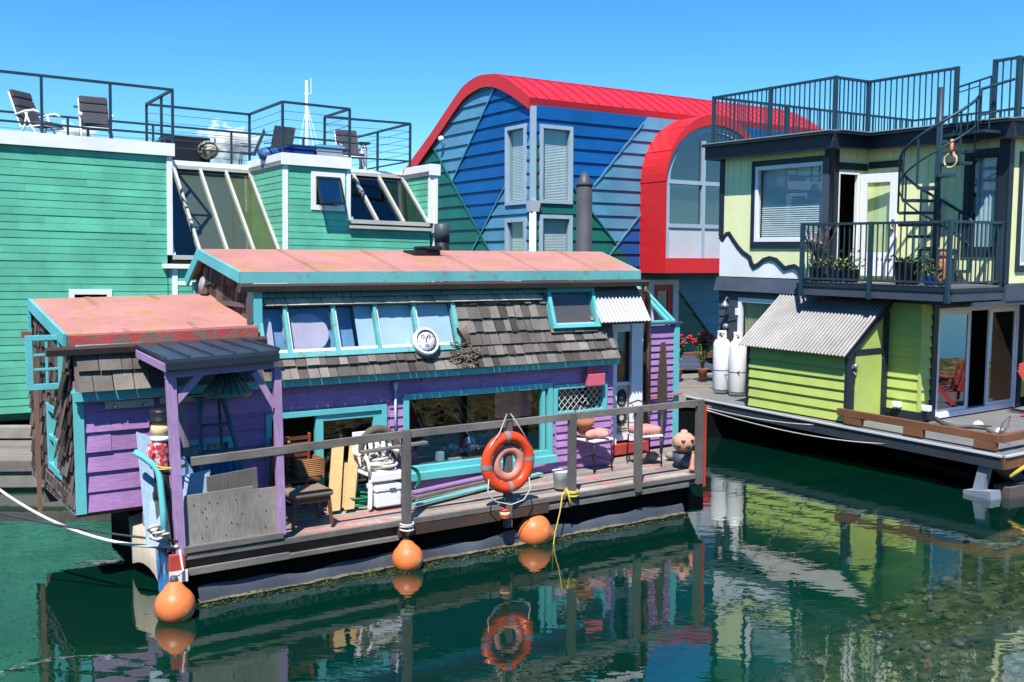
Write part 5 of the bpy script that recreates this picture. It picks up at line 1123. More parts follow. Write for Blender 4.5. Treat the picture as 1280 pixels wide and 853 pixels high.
# --- porch
pa, pb, pc_, pd = P.on(170, 433, v=1.25), P.on(300, 424.5, v=1.3), P.on(349, 438, v=-.13), P.on(207, 450, v=-.13)
po = MB().add([pa, pb, pc_, pd]+[p+Vector((0, 0, -.035)) for p in (pa, pb, pc_, pd)], [(3, 2, 1, 0), (4, 5, 6, 7), (0, 1, 5, 4), (1, 2, 6, 5), (2, 3, 7, 6), (3, 0, 4, 7)]).build('porch_roof', M['darkroof'], ph)
k = MB()
for i in range(6): t_ = i/5; k.bar(pa.lerp(pb, t_)+Vector((0, 0, .012)), pd.lerp(pc_, t_)+Vector((0, 0, .012)), .022, .035)
k.build('seam', M['darkroof'], po)
MB().bar(pd+Vector((0, .0, -.075)), pc_+Vector((0, .0, -.075)), .035, .085).build('porch_fascia', M['navy'], po, .003)
bd, bc_ = pd+Vector((.02, .13, -.17)), pc_+Vector((-.02, .13, -.17))
k = MB().bar(bd, bc_, .06, .09).bar(pd+Vector((.01, .02, -.09)), pa+Vector((.01, 0, -.085)), .035, .09).bar(pc_+Vector((-.02, .02, -.09)), pb+Vector((-.02, 0, -.085)), .035, .08)
k.build('porch_beam', M['purplepost'], po, .004)
l0, l1 = P.on(212.5, 464, v=.0), P.on(226, 695, v=.0); r0, r1 = P.on(345.5, 459, v=.0), P.on(352, 668, v=.0)
MB().bar(l1, l0, .10, .09).build('porch_post', M['purplepost'], po, .005); MB().bar(r1, r0, .085, .085).build('porch_post', M['purplepost'], po, .005)
MB().bar(l0+Vector((.03, 0, -.36)), l0+Vector((.34, .0, -.03)), .075, .05, 0, (0, 1, 0)).build('brace', M['purplepost'], po, .004); MB().bar(r0+Vector((-.03, 0, -.46)), r0+Vector((-.26, .0, -.04)), .075, .05, 0, (0, 1, 0)).build('brace', M['purplepost'], po, .004)
pl = [pw(231, 628, .0), pw(232, 621, .0), pw(317, 608.5, .0), pw(317.5, 613, .0), pw(347, 609, .0), pw(352, 672, .0), pw(234, 690, .0)]
k = MB().plate(front(.05), pl, 0, .025); 
for i in range(16): x, z = rnd.uniform(.1, 1.0), rnd.uniform(.72, 1.15); k.lathe(((x), .02, z), [(.007, 0), (.007, .003)], 8, 1, Matrix.Rotation(R_(90), 3, 'X'))
k.build('plywood_panel', [M['ply'], M['bark']], ph); MB().bar((-.02, -.0, .66), (1.12, .0, .66), .10, .07).build('panel_rail', M['grey'], ph, .004)
# --- railing along the deck
k = MB().bar((.09, -.03, 1.63), (2.70, -.03, 1.685), .045, .095).bar((2.70, -.03, 1.685), (7.76, -.03, 1.70), .045, .095)
ra = k.build('railing', M['grey'], ph, .004)
for x, zb_ in ((2.715, .44), (4.22, .30), (5.28, .46), (6.475, .49), (7.68, .46)): MB().box(x-.05, x+.05, -.075, .012, zb_, 1.74).build('post', M['greyz'], ra, .005)
MB().box(7.735, 7.775, -.09, .02, .42, 1.66).build('red_post', M['redwood'], ra)
# --- doorway and end cabin on the right
DV = front(1.86)
xa, xb, xc, xd = [P.on(x, 470, v=1.86).x for x in (762.5, 769, 786, 800)]
k = MB().slab(DV, xa, xb, ZP, 2.85, 0, .05).slab(DV, xc, xd, ZP+.2, 2.85, 0, .07).slab(DV, xb, xc, 2.66, 2.80, 0, .04); z4 = P.on(775, 480, v=1.86).z; zb_ = P.on(775, 546, v=1.86).z
k.slab(DV, xb, xc, zb_-.06, zb_+.05, 0, .03).slab(DV, xb, xc, z4-.03, z4+.03, -.02, .02); dro = k.build('side_door', M['white'], ph, .004); dro['label'] = 'narrow white side door with an ornate black and cream panel'
MB().slab(DV, xb, xc, z4, 2.66, -.03, -.022).build('pane', GL, dro)
MB().plate(DV, [(xb, z4), (xb+.14, z4), (xb+.17, 2.35), (xb, 2.35)], -.09, -.07).build('tan_board', M['fresh'], dro)
k = MB().slab(DV, xb, xc, zb_, z4, -.02, -.01, 0); cx, cz_ = (xb+xc)/2, (z4+zb_)/2
for i in range(26):
    a = 2*math.pi*i/26; r0_, r1_ = .09, .145+.02*(i % 2); k.tube([DV(cx+.8*r0_*math.cos(a), cz_-.12+r0_*math.sin(a), -.004), DV(cx+.8*r1_*math.cos(a+.12), cz_-.12+r1_*math.sin(a+.12), -.004)], .008, 5, 1)
k.torus(DV(cx, cz_-.12, -.006), .07, .014, 24, 6, m=1).torus(DV(cx, cz_+.16, -.006), .08, .016, 24, 6, m=1).torus(DV(cx-.03, cz_+.17, -.006), .02, .008, 12, 6, m=1).torus(DV(cx+.03, cz_+.17, -.006), .02, .008, 12, 6, m=1)
for i in range(18): a = math.pi*i/17; k.tube([DV(cx+.085*math.cos(a), cz_+.18+.085*math.sin(a), -.004), DV(cx+.11*math.cos(a), cz_+.2+.15*math.sin(a), -.004)], .009, 5, 1)
for i in range(6): k.slab(DV, xb+.02, xc-.02, zb_+.04+.04*i, zb_+.055+.04*i, -.01, -.005, 1) if i < 3 else None
k.build('ornate_panel', [M['cream'], M['black']], dro)
MB().box(xa-.02, xd+.12, 1.75, 1.90, ZP, ZP+.17).build('door_step', M['redwood'], ph, .005)
PV = 2.0; pl, pr = P.on(803, 470, v=PV).x, P.on(845, 470, v=PV).x
MB().siding(front(PV), rect(pl, pr, ZP+.02, 2.72), .117, .026).build('cabin_wall', M['purple'], ph)
MB().box(pl-.05, pl+.03, PV-.055, PV, ZP, 2.72).box(pr-.09, pr+.02, PV-.06, PV, ZP-.02, 2.74).build('trim_board', M['teal'], ph, .004)
MB().box(pl, pr, PV+.03, 4.3, ZP-.1, 2.7).box(7.2, pl-.02, 1.9, 4.2, .5, 3.35).build('cabin_core', M['bark'], ph)
MB().box(pl-.1, pr+.06, PV-.09, PV+.12, 2.74, 2.775).build('cabin_cap', M['slate'], ph, .003)
k = MB(); s0_, s1_ = (2.06, 2.78), (3.0, 3.42)
for x in (pl-.05, pr-.02, pr-.14): k.bar((x, *s0_), (x, *s1_), .055, .05)
k.bar((pl-.05, *s0_), (pr, *s0_), .06, .05).bar((pl-.05, *s1_), (pr, *s1_), .06, .05); ko = k.build('roof_window', M['teal'], ph, .004)
MB().prism([(pl, s0_[0], s0_[1]), (pl, s1_[0], s1_[1]), (pl, s1_[0]+.01, s1_[1]-.01), (pl, s0_[0]+.01, s0_[1]-.01)], (pr-pl-.03, 0, 0)).build('pane', GL, ko)
MB().box(pl, pr-.03, 2.15, 4.2, 2.70, 2.72).build('inner_shelf', M['whiteold'], ko); MB().bar((pl-.01, 1.93, 1.50), (pr+.05, 1.90, 1.52), .035, .035).build('grab_rail', mat('faded_red_pipe', (.45, .16, .12), .6), ph)
# ================================================================== THINGS ON AND AROUND THE PURPLE HOUSEBOAT
XA, ZA = Vector((1, 0, 0)), Vector((0, 0, 1))
# life rings
def ring(name, lbl, c, R, r, m1, m2, band, grp):
    t = thing(name, lbl, 'life ring', P, (c[0], c[1], c[2]-R-r), group=grp)
    MB().torus(c, R, r, 56, 16, XA, ZA, ry=r*.85).build('ring', m1, t)
    if band:
        for k in range(4):
            a = R_(90*k+4); b = MB(); pts = []
            for i in range(7):
                q = a+R_(-5+10*i/6); pts.append(q)
            vs, fs = [], []
            for q in pts:
                d = XA*math.cos(q)+ZA*math.sin(q)
                for j in range(17):
                    w = 2*math.pi*j/16; vs.append(Vector(c)+d*(R+(r+.004)*math.cos(w))+XA.cross(ZA)*((r*.85+.004)*math.sin(w)))
            for i in range(6):
                for j in range(16): fs.append((i*17+j, (i+1)*17+j, (i+1)*17+j+1, i*17+j+1))
            b.add(vs, fs, 0, True).build('reflective_band', m2, t)
    return t
rc = P.on(635, 578, v=-.10)
t = ring('life_ring', 'large orange life ring with silver bands hanging from the deck railing', (rc.x, -.10, rc.z), .335, .075, M['ringred'], M['silver'], True, 'nested life rings')
y = -.10
MB().tube([(rc.x-.31, y-.05, rc.z+.22), (rc.x-.16, y-.06, rc.z+.43), (rc.x-.03, y-.02, rc.z+.64), (rc.x+.03, y-.02, rc.z+.64), (rc.x+.16, y-.06, rc.z+.43), (rc.x+.33, y-.05, rc.z+.20)], .008, 6).build('rope', M['rope'], t)
MB().tube([(rc.x-.33, y-.05, rc.z-.18), (rc.x-.36, y-.07, rc.z-.36), (rc.x-.24, y-.08, rc.z-.48), (rc.x, y-.08, rc.z-.55), (rc.x+.2, y-.08, rc.z-.51), (rc.x+.31, y-.07, rc.z-.38), (rc.x+.30, y-.05, rc.z-.22)], .008, 6).build('rope', M['rope'], t)
ring('life_ring', 'small faded pink ring hung inside the large orange life ring', (P.on(635, 579, v=-.06).x, -.06, P.on(635, 579, v=-.06).z), .185, .058, M['ringpink'], None, False, 'nested life rings')
q = P.on(631, 642, v=-.12); t = thing('float', 'little red and white striped float hanging below the orange life ring', 'float', P, (q.x, -.12, q.z-.08))
MB().lathe((q.x, -.12, q.z), [(.02, -.075), (.065, -.065), (.07, -.03)], 14).lathe((q.x, -.12, q.z), [(.07, .03), (.065, .06), (.02, .075)], 14).build('body', M['redwood'], t); MB().lathe((q.x, -.12, q.z), [(.0705, -.03), (.072, 0), (.0705, .03)], 14).build('band', M['sand'], t)
MB().tube([(q.x, -.12, q.z+.07), (q.x+.01, -.1, q.z+.2), (q.x, -.08, q.z+.38)], .012, 6).build('cord', M['darkrope'], t)
# buoys
def buoy(lbl, c, r, tip, rope_to, wl=None):
    t = thing('mooring_buoy', lbl, 'buoy', P, (c[0], c[1], 0), group='orange mooring buoys'); ax = Vector(tip).normalized()
    rot = ax.to_track_quat('Z', 'Y').to_matrix(); pr = []
    for i in range(15):
        a = -math.pi/2+math.pi*i/14*.80; pr.append((max(.004, r*math.cos(a)), r*math.sin(a)))
    a = -math.pi/2+math.pi*.80; pr += [(r*.38, r*1.08), (r*.20, r*1.22)]
    MB().lathe(c, pr, 24, axis=rot).build('body', M['orange'], t)
    MB().lathe(Vector(c)+ax*(r*1.18), [(r*.2, 0), (r*.22, r*.1), (r*.16, r*.3), (r*.05, r*.34)], 14, axis=rot).build('neck', M['slate'], t)
    if rope_to:
        e = Vector(c)+ax*(r*1.48); MB().tube([e, (e+Vector(rope_to[0]))/2+Vector((0, 0, -.02))]+[Vector(p) for p in rope_to], .014, 6).build('rope', rope_to_m[0], t)
    return t
rope_to_m = [M['rope']]
b1 = P.on(509.5, 698, z=.125); pz = .50
t = buoy('teardrop orange buoy hanging in the water below the second railing post', (b1.x, b1.y, b1.z), .195, (-.04, .10, 1), [(2.715, -.12, pz)])
k = MB()
for i in range(3): k.torus((2.715, -.03, .50+.035*i), .085, .014, 20, 6, XA, Vector((0, 1, .12*(-1)**i)))
k.build('lashing', M['rope'], t)
b2 = P.on(667, 664, z=.15)
t = buoy('orange buoy lying on its side beside the yellow rope', (b2.x, b2.y, b2.z), .245, (.93, -.25, -.30), None)
b3 = P.on(219, 757, z=.14)
t = buoy('round pale orange buoy floating off the plywood corner', (b3.x, b3.y, b3.z), .212, (0, .1, 1), [(-.03, -.06, .45), (-.06, -.04, .68)])
# ropes
def rope(lbl, pts, r, m, sag=0, n=18, name='rope', fr=W):
    pts = [Vector(p) for p in pts]
    if sag:
        a, b = pts; pts = [a.lerp(b, i/n)+Vector((0, 0, -4*sag*(i/n)*(1-i/n))) for i in range(n+1)]
    return solo(MB().tube(pts, r, 7), name, lbl, 'rope', m, fr, pts[0])
pe = P.o+P.R @ Vector((-.08, -.05, .72))
rope('thick white mooring rope sagging from the houseboat corner to the left', [W.on(-30, 590, v=11.9), pe], .019, M['rope'], .26)
rope('dark mooring rope running straight above the white one', [W.on(-30, 634, v=11.4), pe+Vector((0, 0, .06))], .013, M['darkrope'], .05)
k = MB(); q = P.on(197, 664, v=-.04)
for i in range(6): k.torus((q.x+rnd.uniform(-.06, .06), -.04+rnd.uniform(-.02, .03), q.z+rnd.uniform(-.06, .06)), .06, .016, 18, 6, XA, Vector((0, rnd.uniform(.5, 1), rnd.uniform(-.7, .7))).normalized())
solo(k, 'rope_knot', 'pale rope knot where the mooring ropes meet the houseboat corner', 'rope', M['rope'], P, (q.x, -.04, q.z-.1))
yq = [P.on(x, y, v=-.09-.02*i) for i, (x, y) in enumerate(((709, 610), (703, 618), (700, 640), (694, 665), (692, 680)))]
k = MB().tube(yq+[P.on(690, 690, v=-.25)+Vector((0, 0, -.3))], .009, 6)
for i in range(3): k.torus((5.28, -.03, .60+.03*i), .085, .014, 20, 6, XA, Vector((0, 1, .1*(-1)**i)))
k.tube([P.on(709, 612, v=-.1), P.on(712, 625, v=-.1), P.on(713, 634, v=-.1)], .012, 6)
solo(k, 'rope', 'yellow rope tied round a railing post and trailing into the water', 'rope', M['yellow'], P, (5.28, -.1, 0))
pr_ = P.o+P.R @ Vector((7.76, -.05, 1.62)); 
rope('pale line from the red railing post to the lime house deck', [pr_, L.o+L.R @ Vector((-.6, -.22, .70))], .012, M['rope'], .05)
rope('second pale line slung lower under the lime house deck edge', [pr_+Vector((0, 0, -.03)), L.o+L.R @ Vector((1.0, -.24, .60))], .010, M['rope'], .10)
# stool
def quadleg(mb, x, y, z0, x1, y1, z1, w): mb.bar((x, y, z0), (x1, y1, z1), w, w, 0, (0, 1, 0)); return mb
s0 = P.on(372, 664, z=ZP), P.on(410, 655, z=ZP); t = thing('stool', 'brown wooden stool with a padded beige seat at the deck edge', 'stool', P, (1.66, .45, ZP))
cx, cy = (s0[0].x+s0[1].x)/2, (s0[0].y+s0[1].y)/2+.20; hw = (s0[1].x-s0[0].x)/2+.03; zs = P.on(385, 614, v=cy).z
for sx in (-1, 1):
    for sy in (-1, 1): quadleg(MB(), cx+sx*hw, cy+sy*.19, ZP, cx+sx*(hw-.03), cy+sy*.17, zs-.03, .04).build('leg', M['chairwood'], t, .004)
k = MB()
for sy in (-1, 1): k.box(cx-hw+.04, cx+hw-.04, cy+sy*.18-.012, cy+sy*.18+.012, zs-.10, zs-.04)
for sx in (-1, 1): k.box(cx+sx*(hw-.02)-.012, cx+sx*(hw-.02)+.012, cy-.16, cy+.16, zs-.10, zs-.04)
k.build('apron', M['chairwood'], t); MB().box(cx-hw-.02, cx+hw+.02, cy-.23, cy+.23, zs-.04, zs+.035).build('seat', M['seatfab'], t, .03)
# white plastic armchair holding rope
A = P.on(463, 637, z=ZP); t = thing('plastic_armchair', 'white plastic armchair loaded with rope behind the railing', 'chair', P, (A.x+.25, A.y+.25, ZP)); ax, ay = A.x+.27, A.y+.27
for sx, sy in ((-1, -1), (1, -1), (-1, 1), (1, 1)): MB().bar((ax+sx*.27, ay+sy*.25, ZP), (ax+sx*.23, ay+sy*.21, ZP+.42), .05, .045, 0, (0, 1, 0)).build('leg', M['plasticw'], t, .01)
MB().box(ax-.25, ax+.25, ay-.24, ay+.24, ZP+.40, ZP+.44).box(ax-.25, ax+.25, ay-.26, ay-.235, ZP+.34, ZP+.44).build('seat', M['plasticw'], t, .012)
for sx in (-1, 1): MB().tube([(ax+sx*.26, ay-.24, ZP+.42), (ax+sx*.28, ay-.25, ZP+.60), (ax+sx*.28, ay-.18, ZP+.66), (ax+sx*.28, ay+.18, ZP+.66), (ax+sx*.26, ay+.24, ZP+.72)], .024, 8).build('armrest', M['plasticw'], t)
k = MB()
for i in range(5): k.bar((ax-.19+.095*i, ay+.22, ZP+.44), (ax-.19+.095*i, ay+.30, ZP+.86), .06, .015)
k.bar((ax-.25, ay+.305, ZP+.88), (ax+.25, ay+.305, ZP+.88), .02, .08).build('backrest', M['plasticw'], t, .008)
k = MB()
for i in range(9): k.torus((ax+rnd.uniform(-.05, .05), ay+rnd.uniform(-.04, .04), ZP+.46+.018*i), .16+rnd.uniform(-.03, .03), .018, 26, 6, Vector((1, 0, rnd.uniform(-.15, .15))), Vector((0, 1, rnd.uniform(-.15, .15))))
for i in range(6): a = rnd.uniform(0, 6.3); k.tube([(ax+.15*math.cos(a), ay+.15*math.sin(a), ZP+.58), (ax+.1*math.cos(a+1), ay+.1*math.sin(a+1), ZP+.68+rnd.uniform(0, .08)), (ax+.17*math.cos(a+2), ay+.17*math.sin(a+2), ZP+.56)], .018, 6)
solo(k, 'rope_coil', 'heap of coiled grey rope on the white plastic armchair', 'rope', M['rope'], P, (ax, ay, ZP+.44))
q = P.on(473, 545, v=1.22); t = thing('wheel', 'worn wheel standing behind the plastic armchair', 'wheel', P, (q.x, 1.22, ZP+.5)); qz = q.z-.18
MB().torus((q.x, 1.22, qz), .27, .055, 40, 10, XA, Vector((0, .1, 1)).normalized()).build('tyre', M['tyre'], t); k = MB().torus((q.x, 1.22, qz), .20, .014, 30, 6, XA, Vector((0, .1, 1)).normalized())
for i in range(14): a = 2*math.pi*i/14; k.tube([(q.x, 1.22, qz), (q.x+.2*math.cos(a), 1.22+.02*math.sin(a), qz+.2*math.sin(a))], .005, 5)
k.build('rim', M['rust'], t)
a, b = P.on(450, 566, v=ay-.12), P.on(533, 553, v=ay-.12); solo(MB().bar(a, b, .10, .035), 'driftwood_board', 'pale driftwood board laid across the plastic armchair arms', 'board', M['grey'], P, a, bevel=.004)
a, b = P.on(470, 636, z=ZP), P.on(505, 631, z=ZP); t = thing('cool_box', 'white cool box under the plastic armchair', 'cool box', P, (a.x+.16, a.y, ZP)); h = P.on(485, 606, v=a.y).z-ZP
MB().box(a.x, a.x+.36, a.y-.02, a.y+.26, ZP+.005, ZP+h-.09).build('body', M['white'], t, .02); MB().box(a.x-.012, a.x+.372, a.y-.032, a.y+.272, ZP+h-.085, ZP+h).build('lid', M['white'], t, .02); MB().box(a.x+.18, a.x+.27, a.y-.045, a.y-.03, ZP+h-.06, ZP+h-.045).build('handle', M['slate'], t)
def boardlean(lbl, xb0, xb1, yb, xt0, xt1, yt, v0=.80, v1=1.27):
    a, b, c, d = P.on(xb0, yb, v=v0), P.on(xb1, yb, v=v0), P.on(xt1, yt, v=v1), P.on(xt0, yt, v=v1)
    a.z = b.z = ZP+.01; k = MB(); n = Vector((0, .028, .01)); k.add([a, b, c, d, a+n, b+n, c+n, d+n], [(0, 1, 2, 3), (7, 6, 5, 4), (0, 4, 5, 1), (1, 5, 6, 2), (2, 6, 7, 3), (3, 7, 4, 0)])
    solo(k, 'pine_board', lbl, 'board', M['fresh'], P, a, group='fresh pine boards leaning on the sliding door')
boardlean('leftmost fresh pine board leaning against the turquoise sliding door', 410, 425, 641, 416, 430, 557)
boardlean('short middle pine board set back between two longer ones', 424, 433, 638, 431, 438, 580, .9, 1.2)
boardlean('fresh pine board next to the plastic armchair', 431, 443, 640, 438, 449, 556, .78)
k = MB(); q = P.on(455, 634, z=ZP)
for i in range(7): k.torus((q.x+rnd.uniform(-.04, .04), q.y+.15+rnd.uniform(-.04, .04), ZP+.02+.018*i), .19+rnd.uniform(-.03, .03), .012, 26, 6, XA, Vector((0, 1, 0)))
solo(k, 'garden_hose', 'green garden hose coiled on deck at the foot of the pine boards', 'hose', M['hose'], P, (q.x, q.y, ZP))
k = MB(); q = P.on(509, 612, v=.95)
for i in range(4): k.torus((q.x+.01*i, .95, ZP+.25), .17, .012, 26, 6, XA, ZA)
solo(k, 'garden_hose', 'green hose loop hanging behind the second railing post', 'hose', M['hose'], P, (q.x, .95, ZP))
# slatted chair and basket in the doorway, vest, jacket
q = P.on(366, 580, v=1.15); t = thing('slatted_chair', 'dark red slatted folding chair standing in the open doorway', 'chair', P, (q.x, 1.1, ZP)); x, y = q.x, 1.02
for sx in (-.24, .24): MB().bar((x+sx, y+.32, ZP), (x+sx, y+.16, ZP+.98), .04, .03, 0, (1, 0, 0)).build('back_post', M['redwood'], t); MB().bar((x+sx, y-.25, ZP), (x+sx, y+.2, ZP+.45), .035, .03, 0, (1, 0, 0)).build('leg', M['chairwood'], t)
k = MB()
for i in range(8): f = .40+.075*i; k.bar((x-.23, y+.32-.165*f, ZP+f), (x+.23, y+.32-.165*f, ZP+f), .02, .045)
k.build('back_slats', M['chairwood'], t); k = MB()
for i in range(6): k.box(x-.24, x+.24, y-.2+.075*i, y-.14+.075*i, ZP+.43, ZP+.45)
k.build('seat', M['chairwood'], t)
q = P.on(385, 599, v=1.12); t = thing('wicker_basket', 'square wicker basket on the slatted chair in the doorway', 'basket', P, (q.x, 1.1, ZP+.45)); z0 = ZP+.46; k = MB()
for i in range(9):
    z = z0+.025*i; k.tube([(q.x-.17, 1.0, z), (q.x+.17, 1.0, z), (q.x+.17, 1.26, z), (q.x-.17, 1.26, z)], .0145, 6, closed=True)
k.box(q.x-.16, q.x+.16, 1.01, 1.25, z0-.01, z0+.01).build('body', M['wicker'], t)
q0 = pw(339, 548, 1.32); q1 = pw(357, 610, 1.32); k = MB(); xa_, xb_, za_, zb2 = q0[0], q1[0]+.06, q1[1], q0[1]
t = thing('safety_vest', 'red safety vest with yellow stripes hanging in the doorway', 'vest', P, (xa_, 1.34, za_))
for i in range(12): f0, f1 = i/12, (i+1)/12; X_ = lambda f: xa_+(xb_-xa_)*f; Yv = lambda f: 1.30+.02*math.sin(f*14); k.add([(X_(f0), Yv(f0), za_), (X_(f1), Yv(f1), za_), (X_(f1), Yv(f1), zb2-.05*abs(f1-.5)), (X_(f0), Yv(f0), zb2-.05*abs(f0-.5)), (X_(f0), Yv(f0)+.02, za_), (X_(f1), Yv(f1)+.02, za_), (X_(f1), Yv(f1)+.02, zb2), (X_(f0), Yv(f0)+.02, zb2)], [(0, 1, 2, 3), (7, 6, 5, 4), (0, 4, 5, 1), (3, 2, 6, 7)], 0, True)
k.build('cloth', M['vestred'], t); k = MB()
for f in (.35, .8): k.box(xa_+(xb_-xa_)*f, xa_+(xb_-xa_)*f+.035, 1.265, 1.272, za_, zb2-.02)
for z in (za_+.08, za_+.0): k.box(xa_, xb_, 1.262, 1.268, z, z+.04)
k.build('stripes', M['vestyellow'], t)
ja, jb_ = P.on(207, 478, v=.45), P.on(222, 560, v=.45); k = MB(); n = 14
for i in range(n):
    f0, f1 = 2*math.pi*i/n, 2*math.pi*(i+1)/n
    for j in range(8):
        h0, h1 = j/8, (j+1)/8; r = lambda h: .03+.13*min(1, h*1.8)
        pp = lambda f, h: (ja.x+.12+.6*r(h)*math.cos(f)*(1+.15*math.sin(5*f))+.05*h, .5+.5*r(h)*math.sin(f), ja.z-(ja.z-jb_.z)*h)
        k.add([pp(f0, h0), pp(f1, h0), pp(f1, h1), pp(f0, h1)], [(0, 1, 2, 3)], 0, True)
solo(k, 'hanging_jacket', 'patterned grey and pink jacket hanging inside the porch post', 'jacket', M['cloth'], P, (ja.x, .45, jb_.z))
# glass lamp shade hanging under the porch roof
q = P.on(285, 495, v=.55); t = thing('lamp_shade', 'wide conical stained glass lamp shade hanging under the porch roof', 'lamp shade', P, (q.x, .55, q.z)); r = .27
sg_ = mat('stained_glass', (.05, .17, .13), .3, .3, wear=.55, wearcol=(.35, .16, .22), wearscale=13, bump=.05)
MB().lathe((q.x, .55, q.z), [(r, 0), (r*1.02, .05), (r*.65, .17), (r*.2, .31), (.03, .33)], 22).build('shade', sg_, t)
k = MB()
for i in range(18): a = 2*math.pi*i/18; k.tube([(q.x+r*1.02*math.cos(a), .55+r*1.02*math.sin(a), q.z+.05), (q.x+r*.66*math.cos(a), .55+r*.66*math.sin(a), q.z+.17), (q.x+r*.21*math.cos(a), .55+r*.21*math.sin(a), q.z+.31)], .006, 5)
k.tube([(q.x, .55, q.z+.33), (q.x, .55, q.z+.55)], .01, 6).build('leading', M['black'], t)
# step ladder
la, lb = P.on(250, 500, v=1.1), P.on(278, 500, v=1.1); t = thing('step_ladder', 'old turquoise wooden step ladder in the shade of the porch', 'ladder', P, (la.x, 1.0, ZP)); zt = la.z
teald = mat('worn_dark_turquoise', (.05, .17, .21), .8, .3, 0, Z_, wear=.55, wearcol=(.14, .13, .12), dirt=.3)
for x0, x1 in ((la.x-.02, la.x-.08), (lb.x, lb.x+.28)): MB().bar((x0, 1.08, zt), (x1, .72, ZP), .06, .035, 0, (1, 0, 0)).build('rail', teald, t)
for x0, x1 in ((la.x+.02, la.x), (lb.x-.04, lb.x+.1)): MB().bar((x0, 1.12, zt), (x1, 1.34, ZP), .04, .03, 0, (1, 0, 0)).build('rear_leg', teald, t)
for i in range(1, 5):
    f = i/5; y = 1.08-.36*f; z = zt+(ZP-zt)*f; MB().box(la.x-.02-.06*f+.0, lb.x+.28*f, y-.06, y+.05, z-.012, z+.012).build('step', teald, t)
MB().box(la.x-.06, lb.x+.05, 1.0, 1.2, zt, zt+.03).build('top_step', teald, t)
# leaning sheets in and by the porch
def sheet(name, lbl, cat, pts, m, th=.025, corr=0):
    k = MB(); a, b, c, d = [Vector(p) for p in pts]; n = (b-a).cross(d-a).normalized()*th
    if corr: k.corrugated(a, b-a, d-a, corr, .012)
    else: k.add([a, b, c, d, a+n, b+n, c+n, d+n], [(3, 2, 1, 0), (4, 5, 6, 7), (0, 1, 5, 4), (1, 2, 6, 5), (2, 3, 7, 6), (3, 0, 4, 7)])
    return solo(k, name, lbl, cat, m, P, pts[0])
pp = lambda x, y, v: P.on(x, y, v=v)
sheet('white_board', 'white board leaning inside the plywood porch front', 'board', [pp(226, 640, .25), pp(258, 636, .3), pp(262, 587, .42), pp(224, 596, .4)], M['paleblue'], .02)
sheet('dark_plank', 'dark weathered plank standing on edge behind the plywood panel', 'board', [pp(258, 628, .35), pp(322, 618, .35), pp(320, 584, .35), pp(258, 596, .35)], M['greyz'], .03)
sheet('corrugated_sheet', 'blue corrugated sheet leaning below the porch window', 'sheet', [pp(222, 600, 1.0), pp(304, 592, 1.0), pp(300, 562, 1.15), pp(222, 572, 1.15)], M['bluetarp'], 0, 9)
sheet('pale_blue_board', 'tall pale blue slatted board leaning on the corner of the houseboat', 'board', [pp(184, 684, .22), pp(209, 682, .12), pp(196, 548, .5), pp(171, 540, .55)], M['paleblue'], .03)
tp = [pp(x, y, v) for x, y, v in ((168, 565, .25), (178, 571, .2), (190, 580, .14), (197, 588, .10), (200, 600, .06), (204, 640, .0), (206, 676, -.03))]
solo(MB().tube(tp, .035, 10), 'handrail_pipe', 'bent turquoise handrail pipe at the houseboat corner', 'handrail', M['teal'], P, tp[-1])
# wooden soldier tied to the porch post
n0 = P.on(201, 512, v=.28); n1 = P.on(206, 622, v=.28); H_ = n0.z-n1.z; x, y, zb_ = (n0.x+n1.x)/2-.02, .28, n1.z
t = thing('wooden_soldier', 'painted wooden soldier figure with black hat and cream beard tied to the porch post', 'statue', P, (x, y, zb_))
Lz = lambda pr, nm, m, nn=18: MB().lathe((x, y, zb_), [(r, h*H_) for r, h in pr], nn).build(nm, m, t)
Lz([(.10, 0), (.10, .06), (.09, .08), (.075, .30)], 'boots', M['black']); Lz([(.085, .30), (.09, .36), (.08, .48), (.095, .60), (.09, .655)], 'coat', M['redcoat'])
Lz([(.10, .655), (.11, .67), (.105, .70), (.08, .71)], 'collar', M['white']); Lz([(.08, .71), (.10, .74), (.105, .79), (.09, .825), (.08, .83)], 'beard', M['sand'], 22); Lz([(.078, .83), (.08, .885)], 'face', M['skin_clay']); Lz([(.105, .87), (.11, .885), (.09, .90), (.11, .97), (.10, 1.0), (.02, 1.01)], 'hat', M['black'])
for s in (-1, 1): MB().tube([(x+s*.095, y, zb_+.62*H_), (x+s*.125, y-.02, zb_+.48*H_), (x+s*.10, y-.07, zb_+.36*H_)], [.04, .036, .03], 10).build('arm', M['redcoat'], t)
k = MB().torus((x+.06, y-.12, zb_+.42*H_), .17, .009, 24, 6, XA, Vector((0, 1, .2))).torus((x+.06, y-.12, zb_+.36*H_), .17, .009, 24, 6, XA, Vector((0, 1, -.1))); k.build('tie_cord', M['yellow'], t)
MB().box(x-.08, x+.09, y-.06, y+.1, ZP+.02, zb_).build('stand', M['greyz'], t)
k = MB(); a_, b_ = pp(211, 690, .08), pp(203, 600, .15); k.bar(a_, b_, .03, .03, 0, (0, 1, 0)); solo(k, 'oar_handle', 'thin pale pole leaning between the porch post and turquoise pipe', 'pole', M['fresh'], P, a_)
